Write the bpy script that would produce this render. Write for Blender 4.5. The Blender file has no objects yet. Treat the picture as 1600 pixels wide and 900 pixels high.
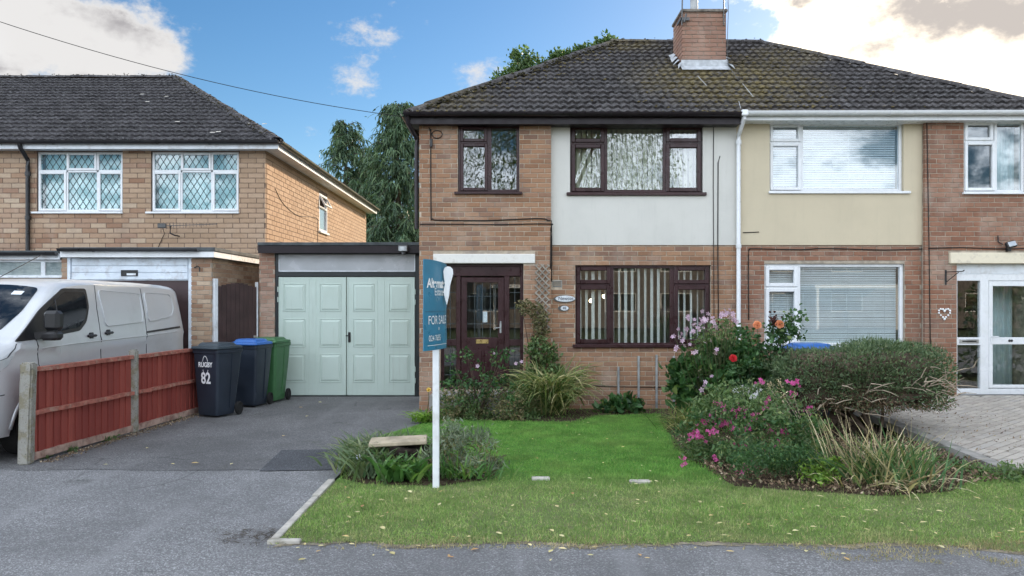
import bpy, bmesh, math, random
import numpy as np
from mathutils import Vector, Matrix

random.seed(7)
RNG = np.random.default_rng(11)
R = math.radians
scene = bpy.context.scene
COL = scene.collection

# ---------------------------------------------------------------- camera
cam_d = bpy.data.cameras.new('camera')
cam = bpy.data.objects.new('camera', cam_d)
COL.objects.link(cam)
cam.location = (0, -12, 1.7)
cam.rotation_euler = (R(90), 0, 0)
cam_d.sensor_width = 36
cam_d.lens = 27.0
cam_d.shift_x = 5 / 1600
cam_d.shift_y = -20 / 1600 * -1
cam_d.clip_end = 3000
scene.camera = cam
scene.render.resolution_x, scene.render.resolution_y = 1024, 576

# ---------------------------------------------------------------- sun, sky, exposure
SUN_EL, SUN_AZ = R(20), R(31)            # azimuth measured from +y towards +x
sun_dir = Vector((math.sin(SUN_AZ) * math.cos(SUN_EL), math.cos(SUN_AZ) * math.cos(SUN_EL), math.sin(SUN_EL)))
sd = bpy.data.lights.new('sun', 'SUN')
sd.energy = 2.0
sd.angle = R(0.6)
sd.color = (1.0, 0.78, 0.56)
so = bpy.data.objects.new('sun', sd)
COL.objects.link(so)
so.rotation_euler = sun_dir.to_track_quat('Z', 'Y').to_euler()

world = bpy.data.worlds.new('World')
scene.world = world
world.use_nodes = True
NT = world.node_tree
NT.nodes.clear()


def wn(t, **kw):
    n = NT.nodes.new(t)
    for k, v in kw.items():
        setattr(n, k, v)
    return n


def wmath(op, a, b=None, c=None, clamp=False):
    n = wn('ShaderNodeMath', operation=op, use_clamp=clamp)
    for i, v in enumerate((a, b, c)):
        if v is None:
            continue
        if isinstance(v, (int, float)):
            n.inputs[i].default_value = v
        else:
            NT.links.new(v, n.inputs[i])
    return n.outputs[0]


def wmix(fac, a, b):
    n = wn('ShaderNodeMix', data_type='RGBA')
    for s, v in ((0, fac), (6, a), (7, b)):
        if isinstance(v, (int, float)):
            n.inputs[s].default_value = v
        elif isinstance(v, tuple):
            n.inputs[s].default_value = v + (1,) if len(v) == 3 else v
        else:
            NT.links.new(v, n.inputs[s])
    return n.outputs[2]


sky = wn('ShaderNodeTexSky', sky_type='NISHITA')
sky.sun_disc = False
sky.sun_elevation = SUN_EL
sky.sun_rotation = SUN_AZ
sky.air_density = 1.0
sky.dust_density = 0.25
sky.ozone_density = 2.4
tc = wn('ShaderNodeTexCoord')
nrm = wn('ShaderNodeVectorMath', operation='NORMALIZE')
NT.links.new(tc.outputs['Generated'], nrm.inputs[0])
DIR = nrm.outputs[0]
sep = wn('ShaderNodeSeparateXYZ')
NT.links.new(DIR, sep.inputs[0])


def wdot(v):
    n = wn('ShaderNodeVectorMath', operation='DOT_PRODUCT')
    NT.links.new(DIR, n.inputs[0])
    n.inputs[1].default_value = Vector(v).normalized()
    return n.outputs['Value']


def wsmooth(v, lo, hi):
    n = wn('ShaderNodeMapRange', interpolation_type='SMOOTHSTEP')
    NT.links.new(v, n.inputs[0])
    n.inputs[1].default_value, n.inputs[2].default_value = lo, hi
    return n.outputs[0]


def cloud_noise(scale, detail, off, rough=0.56, stretch=2.2):
    m = wn('ShaderNodeMapping')
    NT.links.new(DIR, m.inputs[0])
    m.inputs['Location'].default_value = off
    m.inputs['Scale'].default_value = (1, 1, stretch)
    n = wn('ShaderNodeTexNoise')
    NT.links.new(m.outputs[0], n.inputs[0])
    n.inputs['Scale'].default_value = scale
    n.inputs['Detail'].default_value = detail
    n.inputs['Roughness'].default_value = rough
    return n.outputs[0]


def pxdir(px, py):
    return ((px - 795) / 1200, 1.0, (470 - py) / 1200)


SKY_STRENGTH = 0.11
n_big = cloud_noise(3.2, 9, (3.1, 1.7, 0.4))
n_fine = cloud_noise(8.5, 12, (0.3, 5.2, 2.2), 0.66, 1.5)
shape = wmath('ADD', wmath('MULTIPLY', n_big, 0.9), wmath('MULTIPLY_ADD', n_fine, 1.1, -0.5))
# broken cloud all round, thinning to a clear blue stretch over the houses
clear = wmath('MULTIPLY', wsmooth(wdot(pxdir(690, 60)), 0.86, 0.975), -0.225)
bank_r = wmath('MULTIPLY', wsmooth(wdot(pxdir(1560, 40)), 0.940, 0.985), 0.27)
bank_l = wmath('MULTIPLY', wsmooth(wdot(pxdir(-60, 70)), 0.960, 0.999), 0.17)
wisp = wmath('MULTIPLY', wsmooth(wdot(pxdir(552, 75)), 0.9972, 0.9999), 0.13)
wisp2 = wmath('MULTIPLY', wsmooth(wdot(pxdir(225, 105)), 0.9955, 0.9998), 0.22)
dens = wmath('ADD', shape, 0.075)
for v in (clear, bank_r, bank_l, wisp, wisp2):
    dens = wmath('ADD', dens, v)
cov = wsmooth(dens, 0.48, 0.68)
cov = wmath('MULTIPLY', cov, wsmooth(sep.outputs[2], -0.02, 0.06))
thick = wsmooth(dens, 0.62, 0.80)
# cloud light: glowing round the sun, grey where thick against the light, raised overhead and behind the camera to light the shaded fronts and ground
near_sun = wsmooth(wdot(tuple(sun_dir)), 0.86, 0.985)
away = wsmooth(wdot(tuple(sun_dir)), 0.50, 0.10)
lit = wmix(near_sun, (1.95, 1.92, 1.90), (6.0, 5.2, 4.1))
lit = wmix(away, lit, (10.6, 11.3, 12.3))
grey = wsmooth(cloud_noise(5.0, 9, (1.3, 0.2, 4.6), 0.6, 1.6), 0.44, 0.60)
shade_mask = wmath('MULTIPLY', thick, grey)
cl = wmix(wmath('MULTIPLY', shade_mask, wmath('SUBTRACT', 0.88, wmath('MULTIPLY', away, 0.5))), lit, (0.90, 0.86, 0.90))
hs = wn('ShaderNodeHueSaturation')
hs.inputs['Saturation'].default_value = 1.25
hs.inputs['Value'].default_value = 0.325
NT.links.new(sky.outputs[0], hs.inputs['Color'])
skycol = wmix(cov, hs.outputs[0], cl)
bg = wn('ShaderNodeBackground')
bg.inputs['Strength'].default_value = SKY_STRENGTH
NT.links.new(skycol, bg.inputs['Color'])
wo = wn('ShaderNodeOutputWorld')
NT.links.new(bg.outputs[0], wo.inputs[0])

vs = scene.view_settings
vs.view_transform = 'Standard'
vs.look = 'None'
vs.gamma = 1
vs.exposure = 1.97
vs.use_curve_mapping = False
scene.cycles.max_bounces = 8
scene.cycles.transparent_max_bounces = 16
scene.cycles.use_denoising = True

# ---------------------------------------------------------------- pixel -> place helpers
def X(px, y):
    return (px - 795) * (12 + y) / 1200


def Z(py, y):
    return 1.7 - (py - 470) * (12 + y) / 1200


def G(px, py, z=0.0):
    """ground point under a pixel"""
    d = (1.7 - z) * 1200 / (py - 470)
    return ((px - 795) * d / 1200, d - 12, z)


# ---------------------------------------------------------------- mesh helpers
def mesh_obj(name, verts, faces, mat=None, parent=None, smooth=False, root=None):
    me = bpy.data.meshes.new(name)
    me.from_pydata([tuple(v) for v in verts], [], [tuple(f) for f in faces])
    if smooth:
        me.polygons.foreach_set('use_smooth', [True] * len(me.polygons))
    me.update()
    return link(name, me, mat, parent)


def rootmat(o):
    m = Matrix.LocRotScale(o.location, o.rotation_euler, o.scale)
    if o.parent:
        m = rootmat(o.parent) @ o.matrix_parent_inverse @ m
    return m


def link(name, me, mat=None, parent=None):
    o = bpy.data.objects.new(name, me)
    COL.objects.link(o)
    if mat and not me.materials:
        me.materials.append(mat)
    if parent is not None:
        o.parent = parent
        o.matrix_parent_inverse = rootmat(parent).inverted()
    return o


def np_mesh(name, V, F, mat, parent=None, smooth=False):
    """V (n,3) float, F (m,k) int"""
    me = bpy.data.meshes.new(name)
    n, (m, k) = len(V), F.shape
    me.vertices.add(n)
    me.vertices.foreach_set('co', np.ascontiguousarray(V, dtype=np.float32).ravel())
    me.loops.add(m * k)
    me.loops.foreach_set('vertex_index', np.ascontiguousarray(F, dtype=np.int32).ravel())
    me.polygons.add(m)
    me.polygons.foreach_set('loop_start', np.arange(0, m * k, k, dtype=np.int32))
    me.polygons.foreach_set('loop_total', np.full(m, k, dtype=np.int32))
    if smooth:
        me.polygons.foreach_set('use_smooth', np.ones(m, dtype=bool))
    me.update(calc_edges=True)
    me.validate()
    return link(name, me, mat, parent)


def thing(name, label, cat, loc=(0, 0, 0), rotz=0, group=None):
    o = bpy.data.objects.new(name, None)
    COL.objects.link(o)
    o.empty_display_size = 0.1
    o.location = loc
    o.rotation_euler = (0, 0, rotz)
    return tag(o, label, cat, group)


def tag(o, label=None, cat=None, group=None, kind=None):
    if label:
        o['label'] = label
    if cat:
        o['category'] = cat
    if group:
        o['group'] = group
    if kind:
        o['kind'] = kind
    return o


class MB:
    def __init__(s):
        s.v, s.f = [], []

    def add(s, vs, fs):
        b = len(s.v)
        s.v += [tuple(v) for v in vs]
        s.f += [tuple(i + b for i in f) for f in fs]
        return s

    def box(s, x0, x1, y0, y1, z0, z1, bev=0.0):
        if bev <= 0:
            return s.add([(x0, y0, z0), (x1, y0, z0), (x1, y1, z0), (x0, y1, z0), (x0, y0, z1), (x1, y0, z1), (x1, y1, z1), (x0, y1, z1)],
                         [(0, 3, 2, 1), (4, 5, 6, 7), (0, 1, 5, 4), (1, 2, 6, 5), (2, 3, 7, 6), (3, 0, 4, 7)])
        bm = bmesh.new()
        bmesh.ops.create_cube(bm, size=1)
        for v in bm.verts:
            v.co = Vector(((x0 + x1) / 2 + v.co.x * (x1 - x0), (y0 + y1) / 2 + v.co.y * (y1 - y0), (z0 + z1) / 2 + v.co.z * (z1 - z0)))
        bmesh.ops.bevel(bm, geom=bm.edges[:], offset=bev, segments=1, affect='EDGES')
        return s.bm(bm)

    def bm(s, bm):
        bm.verts.ensure_lookup_table()
        bm.verts.index_update()
        s.add([v.co for v in bm.verts], [[v.index for v in f.verts] for f in bm.faces])
        bm.free()
        return s

    def tube(s, pts, rad, n=8, cap=True):
        pts = [Vector(p) for p in pts]
        rs = rad if isinstance(rad, (list, tuple)) else [rad] * len(pts)
        rings = []
        up = Vector((0, 0, 1))
        for i, p in enumerate(pts):
            t = (pts[min(i + 1, len(pts) - 1)] - pts[max(i - 1, 0)])
            if t.length < 1e-9:
                t = Vector((0, 0, 1))
            t.normalize()
            a = t.cross(up)
            if a.length < 0.05:
                a = t.cross(Vector((1, 0, 0)))
            a.normalize()
            b = t.cross(a)
            rings.append([p + (a * math.cos(2 * math.pi * k / n) + b * math.sin(2 * math.pi * k / n)) * rs[i] for k in range(n)])
        vs = [v for r in rings for v in r]
        fs = []
        for i in range(len(pts) - 1):
            for k in range(n):
                k2 = (k + 1) % n
                fs.append((i * n + k, i * n + k2, (i + 1) * n + k2, (i + 1) * n + k))
        if cap:
            fs.append(tuple(range(n)))
            fs.append(tuple((len(pts) - 1) * n + k for k in range(n))[::-1])
        return s.add(vs, fs)

    def lathe(s, prof, c=(0, 0, 0), n=16):
        """prof: list of (r, z), about z axis through c"""
        vs = [(c[0] + r * math.cos(2 * math.pi * k / n), c[1] + r * math.sin(2 * math.pi * k / n), c[2] + z) for r, z in prof for k in range(n)]
        fs = []
        for i in range(len(prof) - 1):
            for k in range(n):
                k2 = (k + 1) % n
                fs.append((i * n + k, i * n + k2, (i + 1) * n + k2, (i + 1) * n + k))
        return s.add(vs, fs)

    def prism(s, poly, axis, a, b):
        """extrude a 2-D polygon; axis 'y': poly in (x,z); 'x': (y,z); 'z': (x,y)"""
        def p3(p, t):
            return {'y': (p[0], t, p[1]), 'x': (t, p[0], p[1]), 'z': (p[0], p[1], t)}[axis]
        n = len(poly)
        vs = [p3(p, a) for p in poly] + [p3(p, b) for p in poly]
        fs = [tuple(range(n)), tuple(range(2 * n - 1, n - 1, -1))]
        fs += [(i, n + i, n + (i + 1) % n, (i + 1) % n) for i in range(n)]
        return s.add(vs, fs)

    def quad(s, a, b, c, d):
        return s.add([a, b, c, d], [(0, 1, 2, 3)])

    def xform(s, M):
        s.v = [tuple(M @ Vector(v)) for v in s.v]
        return s

    def build(s, name, mat, parent=None, smooth=False, fix=True):
        o = mesh_obj(name, s.v, s.f, mat, parent, smooth)
        if fix:
            bm = bmesh.new()
            bm.from_mesh(o.data)
            bmesh.ops.recalc_face_normals(bm, faces=bm.faces)
            bm.to_mesh(o.data)
            bm.free()
        return o


def autosmooth(o, ang=35):
    me = o.data
    bm = bmesh.new()
    bm.from_mesh(me)
    for e in bm.edges:
        e.smooth = len(e.link_faces) == 2 and e.calc_face_angle(0) < R(ang)
    for f in bm.faces:
        f.smooth = True
    bm.to_mesh(me)
    bm.free()
    return o


# ---------------------------------------------------------------- materials
MATS = {}


class NB:
    """tiny node-building helper for one material"""
    def __init__(s, name):
        s.m = bpy.data.materials.new(name)
        s.m.use_nodes = True
        s.t = s.m.node_tree
        s.p = s.t.nodes['Principled BSDF']
        s.out = s.t.nodes['Material Output']
        s.pos = s.n('ShaderNodeNewGeometry').outputs['Position']

    def n(s, t, **kw):
        n = s.t.nodes.new(t)
        for k, v in kw.items():
            setattr(n, k, v)
        return n

    def set(s, sock, v):
        if isinstance(v, (int, float)):
            sock.default_value = v
        elif isinstance(v, (tuple, list)):
            sock.default_value = tuple(v) + (1,) if len(v) == 3 and len(sock.default_value) == 4 else tuple(v)
        else:
            s.t.links.new(v, sock)

    def noise(s, scale, detail=4, rough=0.55, vec=None, dist=0):
        n = s.n('ShaderNodeTexNoise')
        s.set(n.inputs['Vector'], vec if vec is not None else s.pos)
        n.inputs['Scale'].default_value = scale
        n.inputs['Detail'].default_value = detail
        n.inputs['Roughness'].default_value = rough
        n.inputs['Distortion'].default_value = dist
        return n.outputs[0]

    def vor(s, scale, feature='F1', out='Distance', vec=None):
        n = s.n('ShaderNodeTexVoronoi', feature=feature)
        s.set(n.inputs['Vector'], vec if vec is not None else s.pos)
        n.inputs['Scale'].default_value = scale
        return n.outputs[out]

    def math(s, op, a, b=0.0, clamp=False):
        n = s.n('ShaderNodeMath', operation=op, use_clamp=clamp)
        s.set(n.inputs[0], a)
        s.set(n.inputs[1], b)
        return n.outputs[0]

    def ramp(s, v, lo, hi, a=0.0, b=1.0):
        n = s.n('ShaderNodeMapRange', interpolation_type='SMOOTHSTEP')
        s.set(n.inputs[0], v)
        for i, q in enumerate((lo, hi, a, b)):
            n.inputs[i + 1].default_value = q
        return n.outputs[0]

    def mix(s, f, a, b, blend='MIX'):
        n = s.n('ShaderNodeMix', data_type='RGBA', blend_type=blend)
        s.set(n.inputs[0], f)
        s.set(n.inputs[6], a)
        s.set(n.inputs[7], b)
        return n.outputs[2]

    def cramp(s, v, stops):
        n = s.n('ShaderNodeValToRGB')
        s.set(n.inputs[0], v)
        el = n.color_ramp.elements
        while len(el) < len(stops):
            el.new(0.5)
        for e, (p, c) in zip(el, stops):
            e.position = p
            e.color = tuple(c) + (1,)
        return n.outputs[0]

    def rand(s):
        """random per piece: per object and per loose island together"""
        a = s.n('ShaderNodeObjectInfo').outputs['Random']
        b = s.n('ShaderNodeNewGeometry').outputs['Random Per Island']
        return s.math('FRACT', s.math('ADD', s.math('MULTIPLY', a, 7.31), s.math('MULTIPLY', b, 3.77)))

    def stretch(s, sc):
        m = s.n('ShaderNodeMapping')
        s.set(m.inputs[0], s.pos)
        m.inputs['Scale'].default_value = sc
        return m.outputs[0]

    def bump(s, h, strength=0.3, dist=0.01):
        b = s.n('ShaderNodeBump')
        b.inputs['Strength'].default_value = strength
        b.inputs['Distance'].default_value = dist
        s.set(b.inputs['Height'], h)
        s.set(s.p.inputs['Normal'], b.outputs[0])

    def done(s, col=None, rough=0.6, spec=0.5, metal=0.0):
        if col is not None:
            s.set(s.p.inputs['Base Color'], col)
        s.set(s.p.inputs['Roughness'], rough)
        s.p.inputs['Specular IOR Level'].default_value = spec
        s.p.inputs['Metallic'].default_value = metal
        MATS[s.m.name] = s.m
        return s.m


def plain(name, col, rough=0.5, spec=0.5, metal=0.0, var=0.15, vscale=6.0, bscale=40, bstr=0.08, dirt=None, dscale=2.5):
    b = NB(name)
    n = b.noise(vscale, 5)
    k = b.ramp(n, 0.3, 0.7, 1 - var, 1 + var)
    mul = b.mix(1.0, tuple(col), k, 'MULTIPLY')
    if dirt:
        d = b.ramp(b.noise(dscale, 8, 0.65), 0.48, 0.68, 0, 0.8)
        mul = b.mix(d, mul, dirt)
    if bstr:
        b.bump(b.noise(bscale, 4), bstr, 0.01)
    r = b.ramp(b.noise(vscale * 2, 3), 0.3, 0.7, max(rough - .08, .02), min(rough + .08, 1))
    return b.done(mul, r, spec, metal)
def brick_mat(name, stops, grime=(0.16, 0.13, 0.11), grime_amt=0.35, eff=0.25):
    b = NB(name)
    c = b.cramp(b.rand(), stops)
    n = b.noise(22, 6, 0.7)
    c = b.mix(b.ramp(n, 0.35, 0.75, 0, 0.35), c, b.mix(1.0, c, (0.62, 0.6, 0.6), 'MULTIPLY'))
    g = b.ramp(b.noise(1.3, 7, 0.65), 0.46, 0.72, 0, grime_amt)
    c = b.mix(g, c, grime)
    e = b.ramp(b.noise(2.1, 6, 0.6, vec=b.stretch((1.0, 1.0, 0.55))), 0.5, 0.72, 0, eff)
    c = b.mix(e, c, (0.50, 0.44, 0.38))
    b.bump(b.noise(120, 5, 0.7), 0.45, 0.006)
    return b.done(c, 0.88, 0.25)


M_brick = brick_mat('brick_brown_tan', [(0, (0.250, 0.136, 0.080)), (0.25, (0.315, 0.176, 0.104)), (0.55, (0.350, 0.204, 0.124)), (0.8, (0.275, 0.158, 0.102)), (0.93, (0.21, 0.125, 0.09)), (1, (0.39, 0.24, 0.155))], grime_amt=0.22, eff=0.30)
M_brick_r = brick_mat('brick_red_brown', [(0, (0.215, 0.106, 0.068)), (0.35, (0.275, 0.138, 0.088)), (0.7, (0.30, 0.160, 0.104)), (0.9, (0.23, 0.124, 0.086)), (1, (0.34, 0.20, 0.135))], eff=0.32)
M_brick_ch = brick_mat('brick_chimney', [(0, (0.25, 0.135, 0.095)), (0.5, (0.31, 0.175, 0.125)), (1, (0.27, 0.16, 0.12))], eff=0.2)
M_brick_n = brick_mat('brick_buff_tile', [(0, (0.38, 0.265, 0.175)), (0.5, (0.42, 0.295, 0.20)), (1, (0.45, 0.325, 0.225))], grime_amt=0.12, eff=0.1)
M_brick_nm = brick_mat('brick_mottled_buff', [(0, (0.29, 0.17, 0.11)), (0.2, (0.38, 0.25, 0.165)), (0.45, (0.46, 0.345, 0.245)), (0.62, (0.33, 0.20, 0.135)), (0.8, (0.50, 0.39, 0.285)), (1, (0.40, 0.27, 0.18))], grime_amt=0.25, eff=0.2)
M_brick_g = brick_mat('brick_garage_pier', [(0, (0.30, 0.17, 0.12)), (0.5, (0.40, 0.25, 0.18)), (1, (0.46, 0.31, 0.24))], eff=0.3)

M_mortar = plain('mortar_pale', (0.43, 0.36, 0.28), 0.95, 0.2, var=0.2, vscale=9, bscale=150, bstr=0.3, dirt=(0.26, 0.22, 0.19))
M_mortar_d = plain('mortar_dark', (0.16, 0.12, 0.095), 0.95, 0.2, var=0.25, vscale=9, bscale=150, bstr=0.3)
M_mortar_t = plain('mortar_tan', (0.36, 0.31, 0.25), 0.95, 0.2, var=0.25, vscale=9, bscale=150, bstr=0.3)


def render_mat(name, col, stain):
    b = NB(name)
    c = b.mix(b.ramp(b.noise(1.1, 7, 0.62), 0.4, 0.72, 0, 0.30), col, stain)
    c = b.mix(b.ramp(b.noise(3.0, 8, 0.7, vec=b.stretch((3.0, 1, 0.35))), 0.5, 0.75, 0, 0.30), c, stain)
    c = b.mix(b.ramp(b.noise(14, 6, 0.7), 0.55, 0.8, 0, 0.18), c, stain)
    b.bump(b.math('ADD', b.noise(180, 4, 0.7), b.noise(6, 3)), 0.35, 0.006)
    return b.done(c, 0.9, 0.25)


M_render_w = render_mat('render_off_white', (0.60, 0.59, 0.55), (0.43, 0.43, 0.40))
M_render_c = render_mat('render_cream', (0.56, 0.49, 0.36), (0.43, 0.38, 0.28))
M_lintel_w = plain('lintel_white_paint', (0.70, 0.69, 0.65), 0.6, 0.4, var=0.06, dirt=(0.5, 0.47, 0.42), dscale=6)
M_lintel_c = plain('lintel_cream_paint', (0.72, 0.65, 0.50), 0.6, 0.4, var=0.06, dirt=(0.5, 0.45, 0.36), dscale=6)


def tile_mat(name, base, moss_at=None):
    b = NB(name)
    r = b.rand()
    c = b.cramp(r, [(0, tuple(v * 0.7 for v in base)), (0.5, base), (1, tuple(v * 1.35 for v in base))])
    n = b.noise(16, 7, 0.7)
    c = b.mix(b.ramp(n, 0.47, 0.66, 0, 0.75), c, (0.19, 0.187, 0.19))       # weathered pale grey bloom
    n2 = b.noise(38, 6, 0.75)
    c = b.mix(b.ramp(n2, 0.54, 0.66, 0, 0.75), c, (0.018, 0.016, 0.014))   # black lichen
    c = b.mix(b.ramp(b.noise(60, 4, 0.7), 0.66, 0.72, 0, 0.7), c, (0.30, 0.29, 0.26))
    if moss_at:
        for (mx, my, mz, rad, amt) in moss_at:
            d = b.n('ShaderNodeVectorMath', operation='DISTANCE')
            b.set(d.inputs[0], b.pos)
            d.inputs[1].default_value = (mx, my, mz)
            m = b.ramp(d.outputs['Value'], rad, rad * 0.25)
            m = b.math('MULTIPLY', m, b.ramp(b.noise(7, 7, 0.72), 0.36, 0.6))
            c = b.mix(b.math('MULTIPLY', m, amt), c, b.mix(b.noise(30, 4), (0.115, 0.092, 0.038), (0.26, 0.21, 0.10)))
    b.bump(b.noise(70, 6, 0.75), 0.7, 0.012)
    return b.done(c, 0.9, 0.2)


M_moss = plain('moss_olive', (0.155, 0.125, 0.06), 1.0, 0.1, var=0.45, vscale=14, bscale=90, bstr=0.9, dirt=(0.045, 0.04, 0.02), dscale=5)
M_moss_d = plain('moss_dark', (0.055, 0.05, 0.03), 1.0, 0.1, var=0.45, vscale=14, bscale=90, bstr=0.9)
M_lead = plain('lead_flashing', (0.42, 0.44, 0.46), 0.5, 0.4, var=0.2, vscale=12, bscale=20, bstr=0.3)
M_mort_cap = plain('ridge_mortar', (0.17, 0.15, 0.13), 0.95, 0.2, var=0.4, vscale=14, bscale=80, bstr=0.6)

M_upvc_brown = plain('upvc_rosewood', (0.032, 0.011, 0.013), 0.33, 0.4, var=0.2, vscale=4, bstr=0.02)
M_fascia = plain('fascia_brown', (0.014, 0.009, 0.012), 0.4, 0.3, var=0.2, vscale=4, bstr=0.02)
M_gutter_b = plain('gutter_brown', (0.015, 0.011, 0.014), 0.35, 0.35, var=0.2, bstr=0.02)
M_gutter_k = plain('gutter_black', (0.014, 0.014, 0.016), 0.35, 0.5, var=0.2, bstr=0.02)
M_upvc = plain('upvc_white', (0.72, 0.74, 0.76), 0.32, 0.5, var=0.03, bstr=0.01, dirt=(0.62, 0.64, 0.64), dscale=3)
M_white_wood = plain('white_painted_wood', (0.70, 0.74, 0.78), 0.5, 0.4, var=0.06, bstr=0.06, dirt=(0.50, 0.50, 0.50), dscale=5)
M_dark_frame = plain('garage_frame_dark', (0.013, 0.018, 0.020), 0.4, 0.45, var=0.2, bstr=0.02)
def sage_mat():
    b = NB('garage_door_sage')
    c = b.mix(b.ramp(b.noise(1.6, 6, .6), .4, .7, 0, .5), (0.50, 0.60, 0.545), (0.44, 0.53, 0.47))
    c = b.mix(b.ramp(b.noise(3, 8, .7, vec=b.stretch((5, 1, .35))), .54, .76, 0, .35), c, (0.33, 0.38, 0.32))
    c = b.mix(b.ramp(b.noise(45, 5, .7), .68, .74, 0, .5), c, (0.28, 0.30, 0.25))
    return b.done(c, b.ramp(b.noise(4, 4), .3, .7, .3, .5), .45)


M_sage = sage_mat()
M_black = plain('black_plastic', (0.014, 0.014, 0.016), 0.4, 0.5, var=0.2, bstr=0.03)
M_cable = plain('cable_black', (0.015, 0.014, 0.014), 0.6, 0.3, bstr=0)
M_brass = plain('brass', (0.62, 0.46, 0.20), 0.3, 0.5, 1.0, bstr=0.02)
M_steel = plain('brushed_steel', (0.55, 0.55, 0.55), 0.35, 0.5, 1.0, bstr=0.02)
M_galv = plain('galvanised_strip', (0.30, 0.31, 0.31), 0.55, 0.5, 0.3, var=0.3, bstr=0.05)
M_aerial = plain('aerial_grey', (0.10, 0.10, 0.10), 0.5, 0.5, 0.4, bstr=0)
M_interior = plain('room_plaster', (0.42, 0.40, 0.36), 0.9, 0.2, bstr=0)
M_blind_v = plain('vertical_blind_fabric', (0.82, 0.82, 0.78), 0.8, 0.2, var=0.06, bstr=0.02)
M_curtain = plain('olive_curtain_fabric', (0.44, 0.43, 0.33), 0.85, 0.2, var=0.08, bstr=0.03)
M_blind_h = plain('venetian_slat', (0.80, 0.83, 0.85), 0.45, 0.4, var=0.03, bstr=0)
M_net = plain('pale_net_curtain', (0.62, 0.74, 0.76), 0.8, 0.2, var=0.06, bstr=0.02)
M_leadcame = plain('lead_came', (0.06, 0.075, 0.08), 0.5, 0.4, 0.3, bstr=0)
M_paper = plain('paper', (0.75, 0.80, 0.84), 0.8, 0.2, var=0.03, bstr=0)
M_step = plain('concrete_step', (0.27, 0.26, 0.24), 0.9, 0.2, var=0.25, bscale=60, bstr=0.3, dirt=(0.12, 0.12, 0.10))
M_felt = plain('roof_felt', (0.075, 0.085, 0.09), 0.85, 0.25, var=0.3, bscale=90, bstr=0.4)
M_alu_glass = plain('polycarbonate_panel', (0.42, 0.44, 0.46), 0.22, 0.5, var=0.08, vscale=2.5, bstr=0.05)
M_trellis = plain('weathered_trellis', (0.26, 0.235, 0.20), 0.85, 0.25, var=0.25, bstr=0.2)
M_plaque = plain('glazed_plaque', (0.60, 0.63, 0.66), 0.3, 0.5, var=0.1, vscale=30, bstr=0.05)
M_plaque_rim = plain('plaque_rim_dark', (0.09, 0.09, 0.085), 0.5, 0.4, bstr=0.05)
M_ink = plain('dark_ink', (0.06, 0.07, 0.10), 0.5, 0.4, bstr=0)
M_white_ink = plain('white_print', (0.82, 0.84, 0.85), 0.45, 0.4, var=0.02, bstr=0)


def glass_mat(name, ior=0.07, tint=(0.92, 0.95, 0.95), rough=0.0, wob=0.0):
    b = NB(name)
    t = b.n('ShaderNodeBsdfTransparent')
    t.inputs[0].default_value = tint + (1,)
    g = b.n('ShaderNodeBsdfGlossy')
    g.inputs['Roughness'].default_value = rough
    g.inputs['Color'].default_value = (0.95, 0.97, 1.0, 1)
    lw = b.n('ShaderNodeLayerWeight')
    f5 = b.math('MULTIPLY', b.math('POWER', lw.outputs['Facing'], 5.0), 0.9)
    mx = b.n('ShaderNodeMixShader')
    b.set(mx.inputs[0], b.math('ADD', f5, ior, True))
    b.t.links.new(t.outputs[0], mx.inputs[1])
    b.t.links.new(g.outputs[0], mx.inputs[2])
    b.t.links.new(mx.outputs[0], b.out.inputs['Surface'])
    if wob:
        bp = b.n('ShaderNodeBump')
        bp.inputs['Strength'].default_value = wob
        bp.inputs['Distance'].default_value = 0.01
        b.set(bp.inputs['Height'], b.noise(1.1, 1))
        b.t.links.new(bp.outputs[0], g.inputs['Normal'])
    MATS[name] = b.m
    return b.m


M_glass = glass_mat('window_glass', 0.085)
M_glass_n = glass_mat('leaded_window_glass', 0.07, (0.86, 0.95, 0.95))


def obscure_glass():
    b = NB('obscured_glass')
    c = b.mix(b.ramp(b.noise(3, 4), 0.35, 0.65), (0.20, 0.26, 0.27), (0.38, 0.44, 0.43))
    b.bump(b.noise(26, 3, 0.6, vec=b.stretch((0.5, 1, 1.6)), dist=1.5), 0.9, 0.03)
    return b.done(c, 0.14, 0.6)


M_obscure = obscure_glass()


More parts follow.
